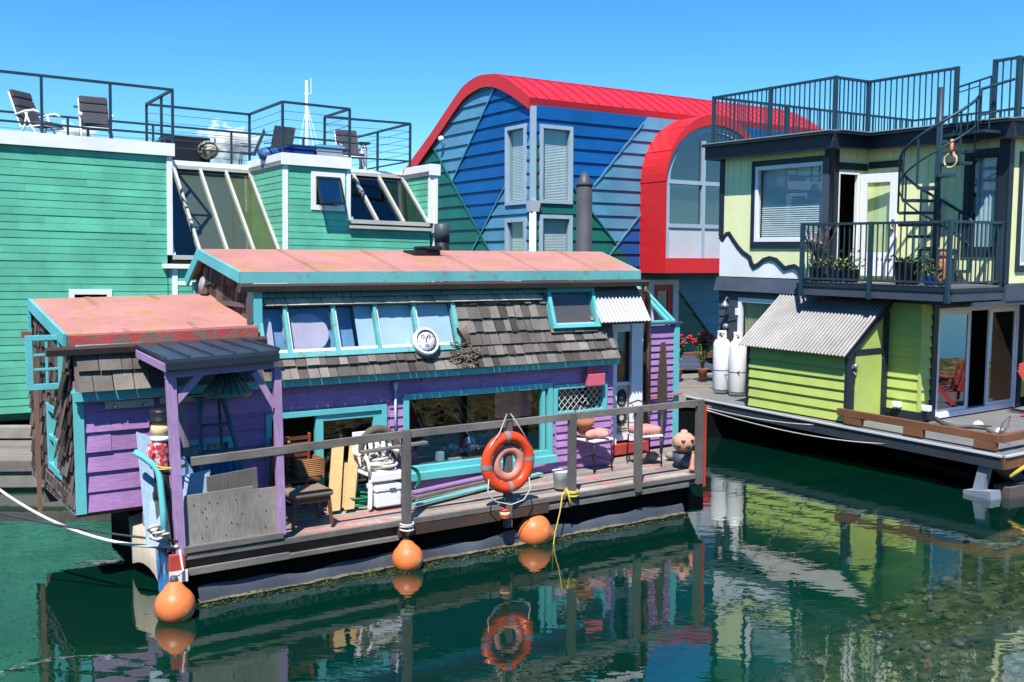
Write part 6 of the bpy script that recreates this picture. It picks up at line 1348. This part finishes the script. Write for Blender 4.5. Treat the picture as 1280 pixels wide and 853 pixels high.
# white rail with hooks above the porch window
t = thing('hook_rail', 'pale narrow rail with hooks fixed along the shaded porch wall', 'rail', P, (.2, 1.36, 2.1)); MB().box(-.5, .05, 1.33, 1.365, 2.08, 2.17).box(.12, 1.15, 1.33, 1.365, 2.10, 2.17).build('board', M['cream'], t)
for i in range(5): MB().tube([(-.4+.33*i, 1.33, 2.12), (-.4+.33*i, 1.29, 2.08), (-.4+.33*i, 1.27, 2.12)], .01, 6).build('hook', M['brass'], t)
MB().tube([(-.8, 1.31, 2.19), (.6, 1.31, 2.21), (1.8, 1.31, 2.22)], .018, 8).build('pipe', M['steel'], t)
# thin pipe on the wall, pink box, clock, net
x, z0 = pw(492, 478); z1 = pw(493, 545)[1]; t = thing('wall_pipe', 'thin grey pipe with a funnel top on the purple wall', 'pipe', P, (x, 1.36, z1)); MB().tube([(x, 1.35, z1), (x, 1.35, z0-.1)], .018, 8).build('pipe', M['panelgrey'], t); MB().lathe((x, 1.35, z0-.12), [(.018, 0), (.03, .06), (.045, .12), (.03, .125)], 12).build('funnel', M['panelgrey'], t)
a, b = pw(733.5, 468, 1.30), pw(754, 481, 1.30); t = thing('wall_box', 'pink wall box holding five pink sticks under the eave', 'wall box', P, (a[0], 1.3, b[1]))
MB().box(a[0], b[0], 1.25, 1.37, b[1], a[1]).build('box', M['pinkbox'], t, .008)
for i, (dx, h) in enumerate(((.02, .14), (.07, .19), (.12, .20), (.17, .17), (.21, .09))): MB().bar((a[0]+dx*.95, 1.3, a[1]-.03), (a[0]+dx, 1.29, a[1]+h*.85), .026, .026).build('stick', M['pinkbox'], t, .004)
u_, t_ = sv(528.5, 429.5); cc = Vector(SL(u_, t_, .12)); nrm = (Vector(SL(u_, t_, 1))-Vector(SL(u_, t_, 0))).normalized(); upv = (Vector(SL(u_, t_+1, 0))-Vector(SL(u_, t_, 0))).normalized(); rot = Matrix((XA, upv, XA.cross(upv))).transposed()
if rot.col[2].dot(nrm) < 0: rot = Matrix((-XA, upv, (-XA).cross(upv))).transposed()
rot = Matrix((XA, upv, nrm)).transposed()
t = thing('wall_clock', 'round white clock with a painted face mounted on the shingles', 'clock', P, cc)
MB().lathe(cc, [(.19, -.10), (.20, -.02), (.19, .015), (.165, .02), (.150, .0), (.148, -.03)], 32, axis=rot).build('case', M['whiteold'], t); MB().lathe(cc, [(.150, -.04), (.150, -.008), (.001, -.008)], 32, axis=rot).build('dial', M['white'], t)
D = lambda a, b, c=-.004: cc+rot @ Vector((a, b, c)); k = MB()
k.torus(D(0, 0, -.002), .152, .009, 32, 6, rot.col[0], rot.col[1])
for i in range(12): a = 2*math.pi*i/12; k.tube([D(.115*math.sin(a), .115*math.cos(a)), D(.132*math.sin(a), .132*math.cos(a))], .004, 5)
for s in (-1, 1):
    k.tube([D(s*.05+.03*math.cos(q), .045+.022*math.sin(q)) for q in [math.pi*i/8 for i in range(9)]], .0045, 5).ball(D(s*.05, .038), .011, n=8).tube([D(s*.05+.03*math.cos(q), .065+.026*math.sin(q)) for q in [math.pi*i/8 for i in range(9)]], .0045, 5)
k.tube([D(0, .03), D(-.012, -.02), D(.008, -.024)], .004, 5).torus(D(0, -.062), .026, .006, 16, 6, rot.col[0], rot.col[1]*.6).tube([D(0, 0, .002), D(.012, .08, .002)], .004, 5).tube([D(0, 0, .002), D(-.01, .055, .002)], .005, 5)
k.build('markings', M['black'], t)
k = MB(); u_, t_ = sv(580, 442)
for i in range(26):
    pts = []; a = u_+rnd.gauss(0, .06); b = t_+rnd.gauss(.02, .06)
    for j in range(7): a += rnd.gauss(0, .045); b += rnd.gauss(-.008, .03); pts.append(SL(a, b, .06+rnd.uniform(0, .05)))
    k.tube(pts, .009, 5)
for i in range(9): k.tube([SL(u_+.02*i-.06, t_+.14, .07), SL(u_-.02+.015*i, t_+.33+.01*i, .06)], .006, 5)
solo(k, 'tangled_net', 'tangled old net hanging on the shingles beside the clock', 'net', M['chain'], P, SL(u_, t_, 0))
solo(MB().bar(SL(u_-.09, t_+.36, .08), SL(u_+.16, t_-.2, .08), .02, .03), 'iron_bar', 'dark iron bar slanting across the tangled net', 'bar', M['black'], P, SL(u_, t_-.2, 0))
# planks stacked on the deck under the picture window
def plank(lbl, x0, y0, x1, y1, z, w, h, m):
    a, b = P.on(x0, y0, z=z), P.on(x1, y1, z=z); solo(MB().bar(a, b, w, h), 'deck_plank', lbl, 'plank', m, P, (a.x, a.y, z-h/2), group='planks lying under the picture window', bevel=.004)
plank('worn purple plank propped against the wall under the picture window', 516, 616, 690, 578, ZP+.12, .12, .03, M['purple'])
plank('grey weathered plank lying under the purple one', 516, 622, 640, 593, ZP+.07, .18, .045, M['grey'])
plank('long turquoise edged plank flat on the deck behind the life ring', 518, 631, 676, 592, ZP+.02, .10, .028, M['tealpeel'])
# metal chairs with cushions
def metal_chair(lbl, base, rz, copy=None):
    if copy: return copy_thing(copy, P, base, rz, lbl)
    t = thing('metal_chair', lbl, 'chair', P, base, rz, 'thin metal chairs with cushions at the right end of the deck', own=True)
    for sx in (-.2, .2):
        MB().tube([(sx, -.2, 0), (sx*.95, -.19, .45)], .013, 8).build('leg', M['black'], t); MB().tube([(sx, .22, 0), (sx*.95, .19, .45), (sx*.9, .24, .92)], .013, 8).build('rear_leg', M['black'], t)
    k = MB().tube([(-.18, .24, .92), (0, .25, .97), (.18, .24, .92)], .012, 8).tube([(-.19, .21, .62), (.19, .21, .62)], .008, 6)
    for s in (-1, 1): k.tube([(s*.02, .21, .62), (s*.10, .22, .70), (s*.05, .235, .82), (s*.12, .24, .93)], .007, 6)
    k.build('back', M['black'], t)
    k = MB().tube([(-.2, -.19, .12), (.0, .02, .20), (.2, .2, .12)], .008, 6).tube([(.2, -.19, .12), (0, .02, .20), (-.2, .2, .12)], .008, 6); k.build('stretcher', M['black'], t)
    MB().box(-.22, .22, -.22, .22, .44, .475).build('seat', M['whiteold'], t, .012)
    return t
f1 = P.on(752, 588, z=ZP); m1 = metal_chair('black metal chair with a star shaped cushion below the leaded window', (f1.x, f1.y+.2, ZP), R_(8))
f2 = P.on(818, 582, z=ZP); metal_chair('black metal chair with a flat folded cushion before the end cabin', (f2.x, f2.y+.24, ZP), R_(-14), m1)
c = Vector((f1.x, f1.y+.2, ZP+.55)); k = MB(); pr = []
vs, fs = [], []; n = 40
for lev, (sc, h) in enumerate(((.5, -.06), (.95, -.035), (1, 0), (.9, .04), (.45, .07))):
    for i in range(n): a = 2*math.pi*i/n; r = (.20+.065*math.cos(5*a))*sc; vs.append(c+Vector((r*math.cos(a)*1.15, r*math.sin(a), h)))
fs = [(l*n+i, l*n+(i+1) % n, (l+1)*n+(i+1) % n, (l+1)*n+i) for l in range(4) for i in range(n)]+[tuple(range(n))[::-1], tuple(range(4*n, 5*n))]
k.add(vs, fs, 0, True); solo(k, 'star_cushion', 'pink star shaped cushion on the metal chair below the leaded window', 'cushion', M['pinkcush'], P, (c.x, c.y, ZP+.48))
c = Vector((f2.x, f2.y+.24, ZP+.545)); k = MB().box(c.x-.21, c.x+.20, c.y-.19, c.y+.18, ZP+.48, ZP+.60); solo(k, 'seat_cushion', 'folded coral cushion on the metal chair before the end cabin', 'cushion', M['pinkcush'], P, (c.x, c.y, ZP+.48), bevel=.045)
q = P.on(726, 529, v=1.20); t = thing('hanging_basket', 'round clay coloured basket on the wall behind the star cushion chair', 'basket', P, (q.x+.05, 1.2, q.z-.1)); q.x += .07
MB().lathe((q.x, 1.2, q.z-.12), [(.06, 0), (.14, .08), (.17, .17), (.15, .17)], 18).build('bowl', M['terracotta'], t); MB().tube([(q.x-.16, 1.2, q.z+.05), (q.x, 1.3, q.z+.25), (q.x+.16, 1.2, q.z+.05)], .008, 6).build('hanger', M['rope'], t)
# clay pot with cut-out face, bowl, little gnome, stones
q = P.on(855, 553, v=.55); t = thing('clay_pot', 'round pink clay pot pierced with dark holes on a grey bowl', 'pot', P, (q.x, .55, q.z-.16))
MB().lathe((q.x, .55, q.z), [(.08, -.155), (.15, -.10), (.185, 0), (.17, .08), (.10, .14), (.055, .155), (.05, .19), (.02, .2)], 22).build('body', M['skin_clay'], t)
k = MB()
for i in range(7):
    a = R_(200+24*i); z = q.z+(.04 if i % 2 else -.05); rr = .178; k.tube([(q.x+rr*math.cos(a-.12), .55+rr*math.sin(a-.12), z+.02), (q.x+(rr+.006)*math.cos(a), .55+(rr+.006)*math.sin(a), z-.015), (q.x+rr*math.cos(a+.12), .55+rr*math.sin(a+.12), z+.02)], .018, 6)
k.build('holes', M['black'], t)
solo(MB().lathe((q.x, .55, ZP), [(.12, 0), (.17, .06), (.18, q.z-.16-ZP), (.15, q.z-.17-ZP)], 20), 'grey_bowl', 'low grey bowl under the pink clay pot', 'bowl', M['slate'], P, (q.x, .55, ZP))
q = P.on(866, 588, z=ZP); t = thing('cone_ornament', 'small pink cone ornament at the last railing post', 'ornament', P, (q.x, q.y, ZP)); MB().lathe((q.x, q.y, ZP), [(.06, 0), (.07, .03), (.05, .06), (.045, .12), (.03, .2), (.012, .27)], 14).build('body', M['ringpink'], t); MB().ball((q.x, q.y, ZP+.28), .02, n=8).build('tip', M['ringpink'], t)
for i, (px, py, r, lb) in enumerate(((815, 575, .10, 'larger tan stone on the deck behind the coral cushion chair'), (838, 573, .08, 'smaller tan stone on the deck beside the grey bowl'))):
    q = P.on(px, py, z=ZP); solo(MB().ball((q.x, q.y, ZP+r*.6), r*1.3, r, r*.8, 10, 0, .1), 'stone', lb, 'stone', M['concrete'], P, (q.x, q.y, ZP), group='stones at the deck end')
# paddle
q0, q1 = P.on(829, 428, v=1.9), P.on(826, 580, v=1.62); d = (q0-q1).normalized(); t = thing('paddle', 'dark wooden paddle leaning on the lilac end cabin', 'paddle', P, q1); l = (q0-q1).length; sd_v = XA
k = MB(); w = [(0, .045), (.06, .06), (.2, .085), (.33, .105), (.46, .10), (.56, .05), (.62, .028)]
vs = []
for f, hw in w:
    c = q0-d*(l*f); vs += [c-sd_v*hw+Vector((0, -.012, 0)), c+sd_v*hw+Vector((0, -.012, 0)), c+sd_v*hw+Vector((0, .012, 0)), c-sd_v*hw+Vector((0, .012, 0))]
fs = [(i*4+j, i*4+(j+1) % 4, (i+1)*4+(j+1) % 4, (i+1)*4+j) for i in range(len(w)-1) for j in range(4)]+[(3, 2, 1, 0)]
k.add(vs, fs).build('blade', M['bark'], t, .004); MB().tube([q0-d*(l*.6), q1], .024, 8).build('shaft', M['bark'], t)
# electrical box by the third post
q = P.on(708, 612, z=ZP); t = thing('white_bucket', 'small white bucket behind the post with the yellow rope', 'bucket', P, (q.x, q.y+.12, ZP)); MB().lathe((q.x, q.y+.12, ZP), [(.10, 0), (.13, .24), (.135, .25), (.12, .245)], 18).build('body', M['whiteold'], t); MB().tube([(q.x-.13, q.y+.12, ZP+.22), (q.x, q.y+.0, ZP+.15), (q.x+.13, q.y+.12, ZP+.22)], .006, 6).build('handle', M['steel'], t)
# weed along the waterline
k = MB()
for i in range(3000):
    u = rnd.uniform(.2, 7.4); dens = .5+.5*math.sin(u*2.3+1)+.6*math.sin(u*5.1)
    if rnd.random() > .35+.4*dens: continue
    c = Vector((u+rnd.gauss(0, .05), .03-abs(rnd.gauss(0, .11)), rnd.uniform(-.02, .015))); d = Vector((rnd.uniform(-1, 1), rnd.uniform(-1, 1), rnd.uniform(-.15, .3))).normalized()*rnd.uniform(.02, .06); e = d.cross(Vector((0, 0, 1))).normalized()*rnd.uniform(.008, .02)
    k.add([c-e, c+d*.6-e*.4, c+d*1.2+Vector((0, 0, -.01)), c+d*.5+e], [(0, 1, 2, 3)])
for cx_, n in ((2.3, 90), (1.6, 40), (4.1, 70), (-.15, 50)):
    for i in range(n):
        c = Vector((cx_+rnd.gauss(0, .16), -.12+rnd.gauss(0, .10), rnd.uniform(-.05, .02))); d = Vector((rnd.uniform(-1, 1), rnd.uniform(-1, 1), rnd.uniform(-.2, .4))).normalized()*rnd.uniform(.04, .10); e = d.cross(Vector((0, 0, 1))).normalized()*rnd.uniform(.01, .025)
        k.add([c-e, c+d*.6-e*.4, c+d*1.2, c+d*.5+e], [(0, 1, 2, 3)])
solo(k, 'seaweed', 'brown and green weed growing along the waterline of the purple houseboat', 'seaweed', M['weed'], P, (3, 0, 0), kind='stuff')

# ================================================================== THINGS ON THE LIME HOUSE
def gas_tank(lbl, px0, px1, ytop, ybase, copy=None):
    q = L.on((px0+px1)/2, ybase, z=ZD); a, b = L.on(px0, ybase, v=q.y), L.on(px1, ybase, v=q.y); r = .195; h = L.on(px0, ytop, v=q.y).z-ZD
    q.y += r
    if copy: return copy_thing(copy, L, (q.x, q.y, ZD), R_(25), lbl)
    t = thing('gas_tank', lbl, 'gas cylinder', L, (q.x, q.y, ZD), group='white gas cylinders', own=True)
    MB().lathe((0, 0, 0), [(r*.92, 0), (r*.92, .05), (r, .07), (r, h-.16), (r*.93, h-.10), (r*.7, h-.03), (r*.3, h)], 26).build('body', M['tank'], t)
    MB().lathe((0, 0, 0), [(r*1.01, .055), (r*1.01, .075)], 26).lathe((0, 0, 0), [(r*1.012, .50), (r*1.012, .52)], 26).build('strap', M['slate'], t)
    k = MB()
    for i in range(24):
        a0, a1 = 2*math.pi*i/24, 2*math.pi*(i+1)/24
        if 16 <= i <= 18: continue
        for z0, z1 in ((h-.02, h+.03), (h+.12, h+.17)) if i % 6 in (1, 2, 3) else ((h-.02, h+.17),):
            k.add([(r*.55*math.cos(a), r*.55*math.sin(a), z) for z in (z0, z1) for a in (a0, a1)]+[(r*.5*math.cos(a), r*.5*math.sin(a), z) for z in (z0, z1) for a in (a0, a1)], [(0, 1, 3, 2), (4, 6, 7, 5), (2, 3, 7, 6), (0, 4, 5, 1), (0, 2, 6, 4), (1, 5, 7, 3)])
    k.build('collar', M['tank'], t); MB().tube([(0, 0, h), (0, 0, h+.1)], .03, 8).bar((-.05, 0, h+.1), (.05, 0, h+.1), .03, .03).build('valve', M['brass'], t)
    return t
g1 = gas_tank('white gas cylinder standing in front beside the lime shed', 902, 925, 424, 494); gas_tank('white gas cylinder standing behind its twin next to the dock', 883, 904, 420, 491, g1)
rope('thin grey gas hose strung across the two white gas cylinders', [L.o+L.R @ Vector((-4.55, .95, 1.28)), L.o+L.R @ Vector((-3.55, .85, 1.35))], .012, M['slate'], .10, 12, 'gas_hose')
q = L.on(934, 480, z=ZD+.1); t = thing('clay_jar', 'terracotta jar squeezed between the gas cylinder and lime shed', 'jar', L, (-2.95, .75, ZD)); MB().lathe((-2.95, .75, ZD), [(.10, 0), (.15, .15), (.13, .32), (.08, .42), (.10, .48)], 16).build('body', M['terracotta'], t); MB().torus((-2.95, .75, ZD+.47), .095, .015, 18, 6, XA, Vector((0, 1, 0))).build('rim', M['terracotta'], t)
q = L.on(907, 380, v=1.12); t = thing('wall_lamp', 'small bell shaped wall lamp above the gas cylinders', 'lamp', L, (q.x, 1.12, q.z)); MB().tube([(q.x, 1.28, q.z+.08), (q.x, 1.16, q.z+.15), (q.x, 1.10, q.z+.08)], .015, 8).build('arm', M['galv'], t); MB().lathe((q.x, 1.10, q.z-.06), [(.10, 0), (.085, .04), (.04, .10), (.02, .14)], 16).build('shade', M['galv'], t)
q = L.on(907, 408, v=1.18); t = thing('gas_regulator', 'grey gas regulator on the slate wall behind the cylinders', 'regulator', L, (q.x, 1.18, q.z)); MB().ball((q.x, 1.18, q.z), .08, .06, .07, 12).tube([(q.x, 1.18, q.z), (q.x, 1.2, q.z-.25)], .03, 8).build('body', M['galv'], t); MB().tube([(q.x, 1.18, q.z+.05), (q.x+.05, 1.2, q.z+.2), (q.x+.3, 1.22, q.z+.22)], .012, 6).build('pipe', M['black'], t)
q = L.on(921, 390, v=1.25); MB().box(q.x-.05, q.x+.05, 1.24, 1.27, q.z-.08, q.z+.08).build('wall_socket', M['white'], lh, .006)
# floodlights on the plinth
for lb, px, py, fr_ in (('small white floodlight low on the lime wall', 1121, 506, dict(v=1.2)), ('small white lamp at the lime house corner beside the sliding door', 1158, 511, dict(u=.72))):
    q = L.on(px, py, **fr_); t = thing('floodlight', lb, 'floodlight', L, (q.x, q.y, q.z-.1)); MB().box(q.x-.08, q.x+.08, q.y-.05, q.y+.06, q.z-.05, q.z+.06).build('lamp', M['white'], t, .012); MB().tube([(q.x, q.y, q.z-.05), (q.x-.02, q.y, q.z-.14), (q.x-.3, q.y+.03, ZD+.02)], .014, 6).build('cable', M['black'], t)
# driftwood branch with shells on the deck
k = MB(); pts = [L.on(x, y, z=ZD+.07) for x, y in ((1170, 524), (1180, 530), (1195, 534), (1215, 534), (1232, 536), (1240, 541), (1248, 546), (1258, 542))]
k.tube(pts, [.05, .045, .04, .035, .03, .03, .025, .02], 8).tube([pts[2], pts[3]+Vector((.1, .1, .03)), pts[4]+Vector((0, .2, .02))], [.03, .025, .012], 7).tube([pts[4], pts[5]+Vector((.15, -.1, 0)), pts[6]+Vector((.3, -.1, 0))], [.03, .02, .01], 7).tube([pts[6], pts[6]+Vector((.1, .1, .18)), pts[7]+Vector((.0, .1, .3))], [.03, .02, .008], 7).tube([pts[6], pts[6]+Vector((-.05, .2, .2)), pts[6]+Vector((.05, .25, .35))], [.025, .015, .008], 7)
solo(k, 'driftwood_branch', 'dark driftwood branch lying on the deck in front of the sliding door', 'branch', M['driftwood'], L, pts[3])
for lb, px, py, r in (('white shell resting behind the driftwood branch', 1223, 528, .09), ('white shell at the forked end of the driftwood branch', 1250, 536, .08)):
    q = L.on(px, py, z=ZD+.08); solo(MB().lathe(q-Vector((0, 0, .08)), [(r, 0), (r*1.1, r*.4), (r*.8, r*.9), (r*.2, r*1.2)], 14), 'shell', lb, 'shell', M['tank'], L, q, group='white shells on the lime house deck')
# coral garden chair
q = L.on(1275, 528, z=ZD); cx, cy = .95, L.on(1272, 520, z=ZD).y+.15
t = thing('garden_chair', 'coral red slatted garden chair cut off by the picture edge', 'chair', L, (1.60, cy+.42, ZD), R_(115), own=True)
for sx in (-.28, .28):
    MB().bar((sx, -.32, 0), (sx, -.26, .55), .05, .07, 0, (1, 0, 0)).build('front_leg', M['adir'], t, .006); MB().bar((sx, .45, 0), (sx, -.28, .38), .04, .11, 0, (1, 0, 0)).build('side_rail', M['adir'], t, .006); MB().box(sx-.07, sx+.07, -.36, .32, .55, .58).build('armrest', M['adir'], t, .01)
for i in range(5): x = -.24+.12*i; MB().bar((x*.8, .16, .26), (x*1.15, .52, 1.0-.05*abs(i-2)), .10, .02, 0, (1, 0, 0)).build('back_slat', M['adir'], t, .006)
k = MB()
for i in range(5): k.bar((-.28, -.28+.11*i, .385-.03*i), (.28, -.28+.11*i, .385-.03*i), .09, .02)
k.build('seat', M['adir'], t, .004)
a, b = L.on(1262, 596, v=.0), L.on(1290, 578, v=.35); t = thing('yellow_paddle', 'yellow paddle shaft poking out under the lime house deck corner', 'paddle', L, a); MB().tube([a, b, b+(b-a)*1.5], .035, 8).build('shaft', M['yellow'], t); MB().bar(b+(b-a)*1.5, b+(b-a)*2.2, .18, .02).build('blade', M['yellow'], t)
# spiral stairs
sx, sy, zf = .60, 1.62, 3.42; R0 = .68
st = thing('spiral_staircase', 'black iron spiral staircase climbing from the balcony to the roof', 'staircase', L, (sx, sy, zf))
MB().tube([(sx, sy, zf), (sx, sy, 7.05)], .055, 12).build('pole', M['navyrail'], st)
NS, a0, a1 = 12, R_(56), R_(56+340); k = None
for i in range(NS):
    z = zf+.22*(i+1); a = a0+(a1-a0)*i/(NS-1); b = a+R_(26); k = MB()
    p_ = [(sx+.05*math.cos(a), sy+.05*math.sin(a)), (sx+R0*math.cos(a), sy+R0*math.sin(a)), (sx+R0*math.cos(b), sy+R0*math.sin(b)), (sx+.05*math.cos(b), sy+.05*math.sin(b))]
    k.plate(flat(z), p_, -.035, .02); k.build('step', M['navyrail'], st)
    MB().bar((sx+R0*math.cos(a), sy+R0*math.sin(a), z), (sx+R0*math.cos(a), sy+R0*math.sin(a), z+.92), .028, .028).build('baluster', M['navyrail'], st)
hx = lambda f, h: (sx+R0*math.cos(a0+(a1-a0)*f), sy+R0*math.sin(a0+(a1-a0)*f), zf+.22+2.42*f+h)
MB().tube([hx(i/40, .92) for i in range(41)]+[(sx+1.05, sy+.62, 7.12)], .028, 8).build('handrail', M['navyrail'], st)
MB().tube([hx(i/40, .45) for i in range(41)]+[(sx+1.05, sy+.62, 6.6)], .018, 6).build('mid_rail', M['navyrail'], st)
MB().plate(flat(6.17), [(sx-.05, sy+.1), (sx+.95, sy-.1), (sx+1.0, 2.05), (sx-.05, 2.05)], -.03, .02).build('landing', M['navyrail'], st)
k = MB()
for f in (0, .33, .66, 1): k.bar((sx+.35+.62*f, sy-.0, 6.2), (sx+.35+.62*f, sy-.0, 7.02+.1*f), .02, .02)
k.bar((sx+.3, sy, 7.0), (sx+1.0, sy, 7.12), .03, .03).bar((sx+.1, sy+.3, 6.2), (sx+.1, sy+.3, 6.95), .03, .03).bar((sx+.1, sy+.3, 6.95), (sx+.5, 2.05, 7.05), .02, .02).build('landing_rail', M['navyrail'], st)
# hanging ring, planters on the balcony
q = L.on(1188, 201, v=1.35); t = thing('hanging_ring', 'small yellow ring hanging on a pink ribbon from the roof landing', 'ring', L, (q.x, 1.35, q.z-.15)); MB().torus((q.x, 1.35, q.z), .125, .018, 30, 8, XA, ZA).build('ring', M['sand'], t); MB().tube([(q.x, 1.35, q.z+.12), (q.x+.03, 1.33, q.z+.22), (q.x+.01, 1.36, q.z+.38)], .03, 8).tube([(q.x+.04, 1.34, q.z+.1), (q.x+.07, 1.33, q.z+.05), (q.x+.06, 1.34, q.z+.2)], .025, 8).build('ribbon', M['ringpink'], t)
ZBF = 3.40
def planter(lbl, px, v, r, h, potm, kind, hgt):
    q = L.on(px, 330, v=v); x = q.x; t = thing('planter', lbl, 'potted plant', L, (x, v, ZBF), group='pots on the lime house balcony'); MB().lathe((x, v, ZBF), [(r*.8, 0), (r, h-.02), (r*1.05, h), (r*.9, h-.02)], 18).build('pot', potm, t); a, b = MB(), MB()
    for i in range(130 if kind != 'spike' else 60):
        c = Vector((x+rnd.gauss(0, r*.8), v+rnd.gauss(0, r*.8), ZBF+h+abs(rnd.gauss(0, hgt*.5)))); d = Vector((rnd.uniform(-1, 1), rnd.uniform(-1, 1), rnd.uniform(0, 1))).normalized(); s = rnd.uniform(.03, .06); e = d.cross(ZA).normalized()*s*.6; a.add([c-e, c+d*s, c+e, c-d*s], [(0, 1, 2, 3)])
    a.build('leaves', M['leafy'] if kind != 'dark' else M['leaf'], t)
    if kind == 'spike':
        for i in range(26):
            e = Vector((x+rnd.gauss(0, r*1.3), v+rnd.gauss(0, r*.8), ZBF+h+hgt*rnd.uniform(.7, 1.4))); b.tube([(x+rnd.gauss(0, .05), v, ZBF+h-.03), e.lerp(Vector((x, v, ZBF+h)), .4), e], [.006, .006, .02], 5)
        b.build('flower_spikes', M['lav'], t)
planter('tall grassy plant with dry flower spikes in a black pot on the balcony end', 1022, .92, .16, .30, M['black'], 'spike', .62)
planter('low pale green plant in a grey pot on the balcony', 1046, .95, .15, .26, M['slate'], 'low', .22)
planter('bushy pale green plant in a black pot before the open balcony door', 1064, .98, .17, .26, M['black'], 'low', .32)
planter('wide black tub with a small dark plant beside the open balcony door', 1135, 1.05, .26, .42, M['black'], 'dark', .12)
planter('small plant in a bright blue pot on the balcony', 1163, .95, .12, .18, M['bluepot'], 'low', .2)
t = thing('side_table', 'small grey table by the spiral stair on the balcony', 'table', L, (.45, 1.95, ZBF)); MB().box(.15, .75, 1.75, 2.15, 4.02, 4.06).build('tabletop', M['slate'], t, .004)
for a in (.18, .72):
    for b in (1.78, 2.12): MB().bar((a, b, ZBF), (a, b, 4.02), .035, .035).build('leg', M['slate'], t)
t = thing('clay_figure', 'rust red clay figure under the spiral staircase', 'statue', L, (.95, 1.35, ZBF)); MB().lathe((.95, 1.35, ZBF), [(.09, 0), (.11, .1), (.08, .3), (.10, .42), (.05, .48)], 14).build('body', M['terracotta'], t); MB().ball((.95, 1.35, ZBF+.55), .07).build('head', M['terracotta'], t)
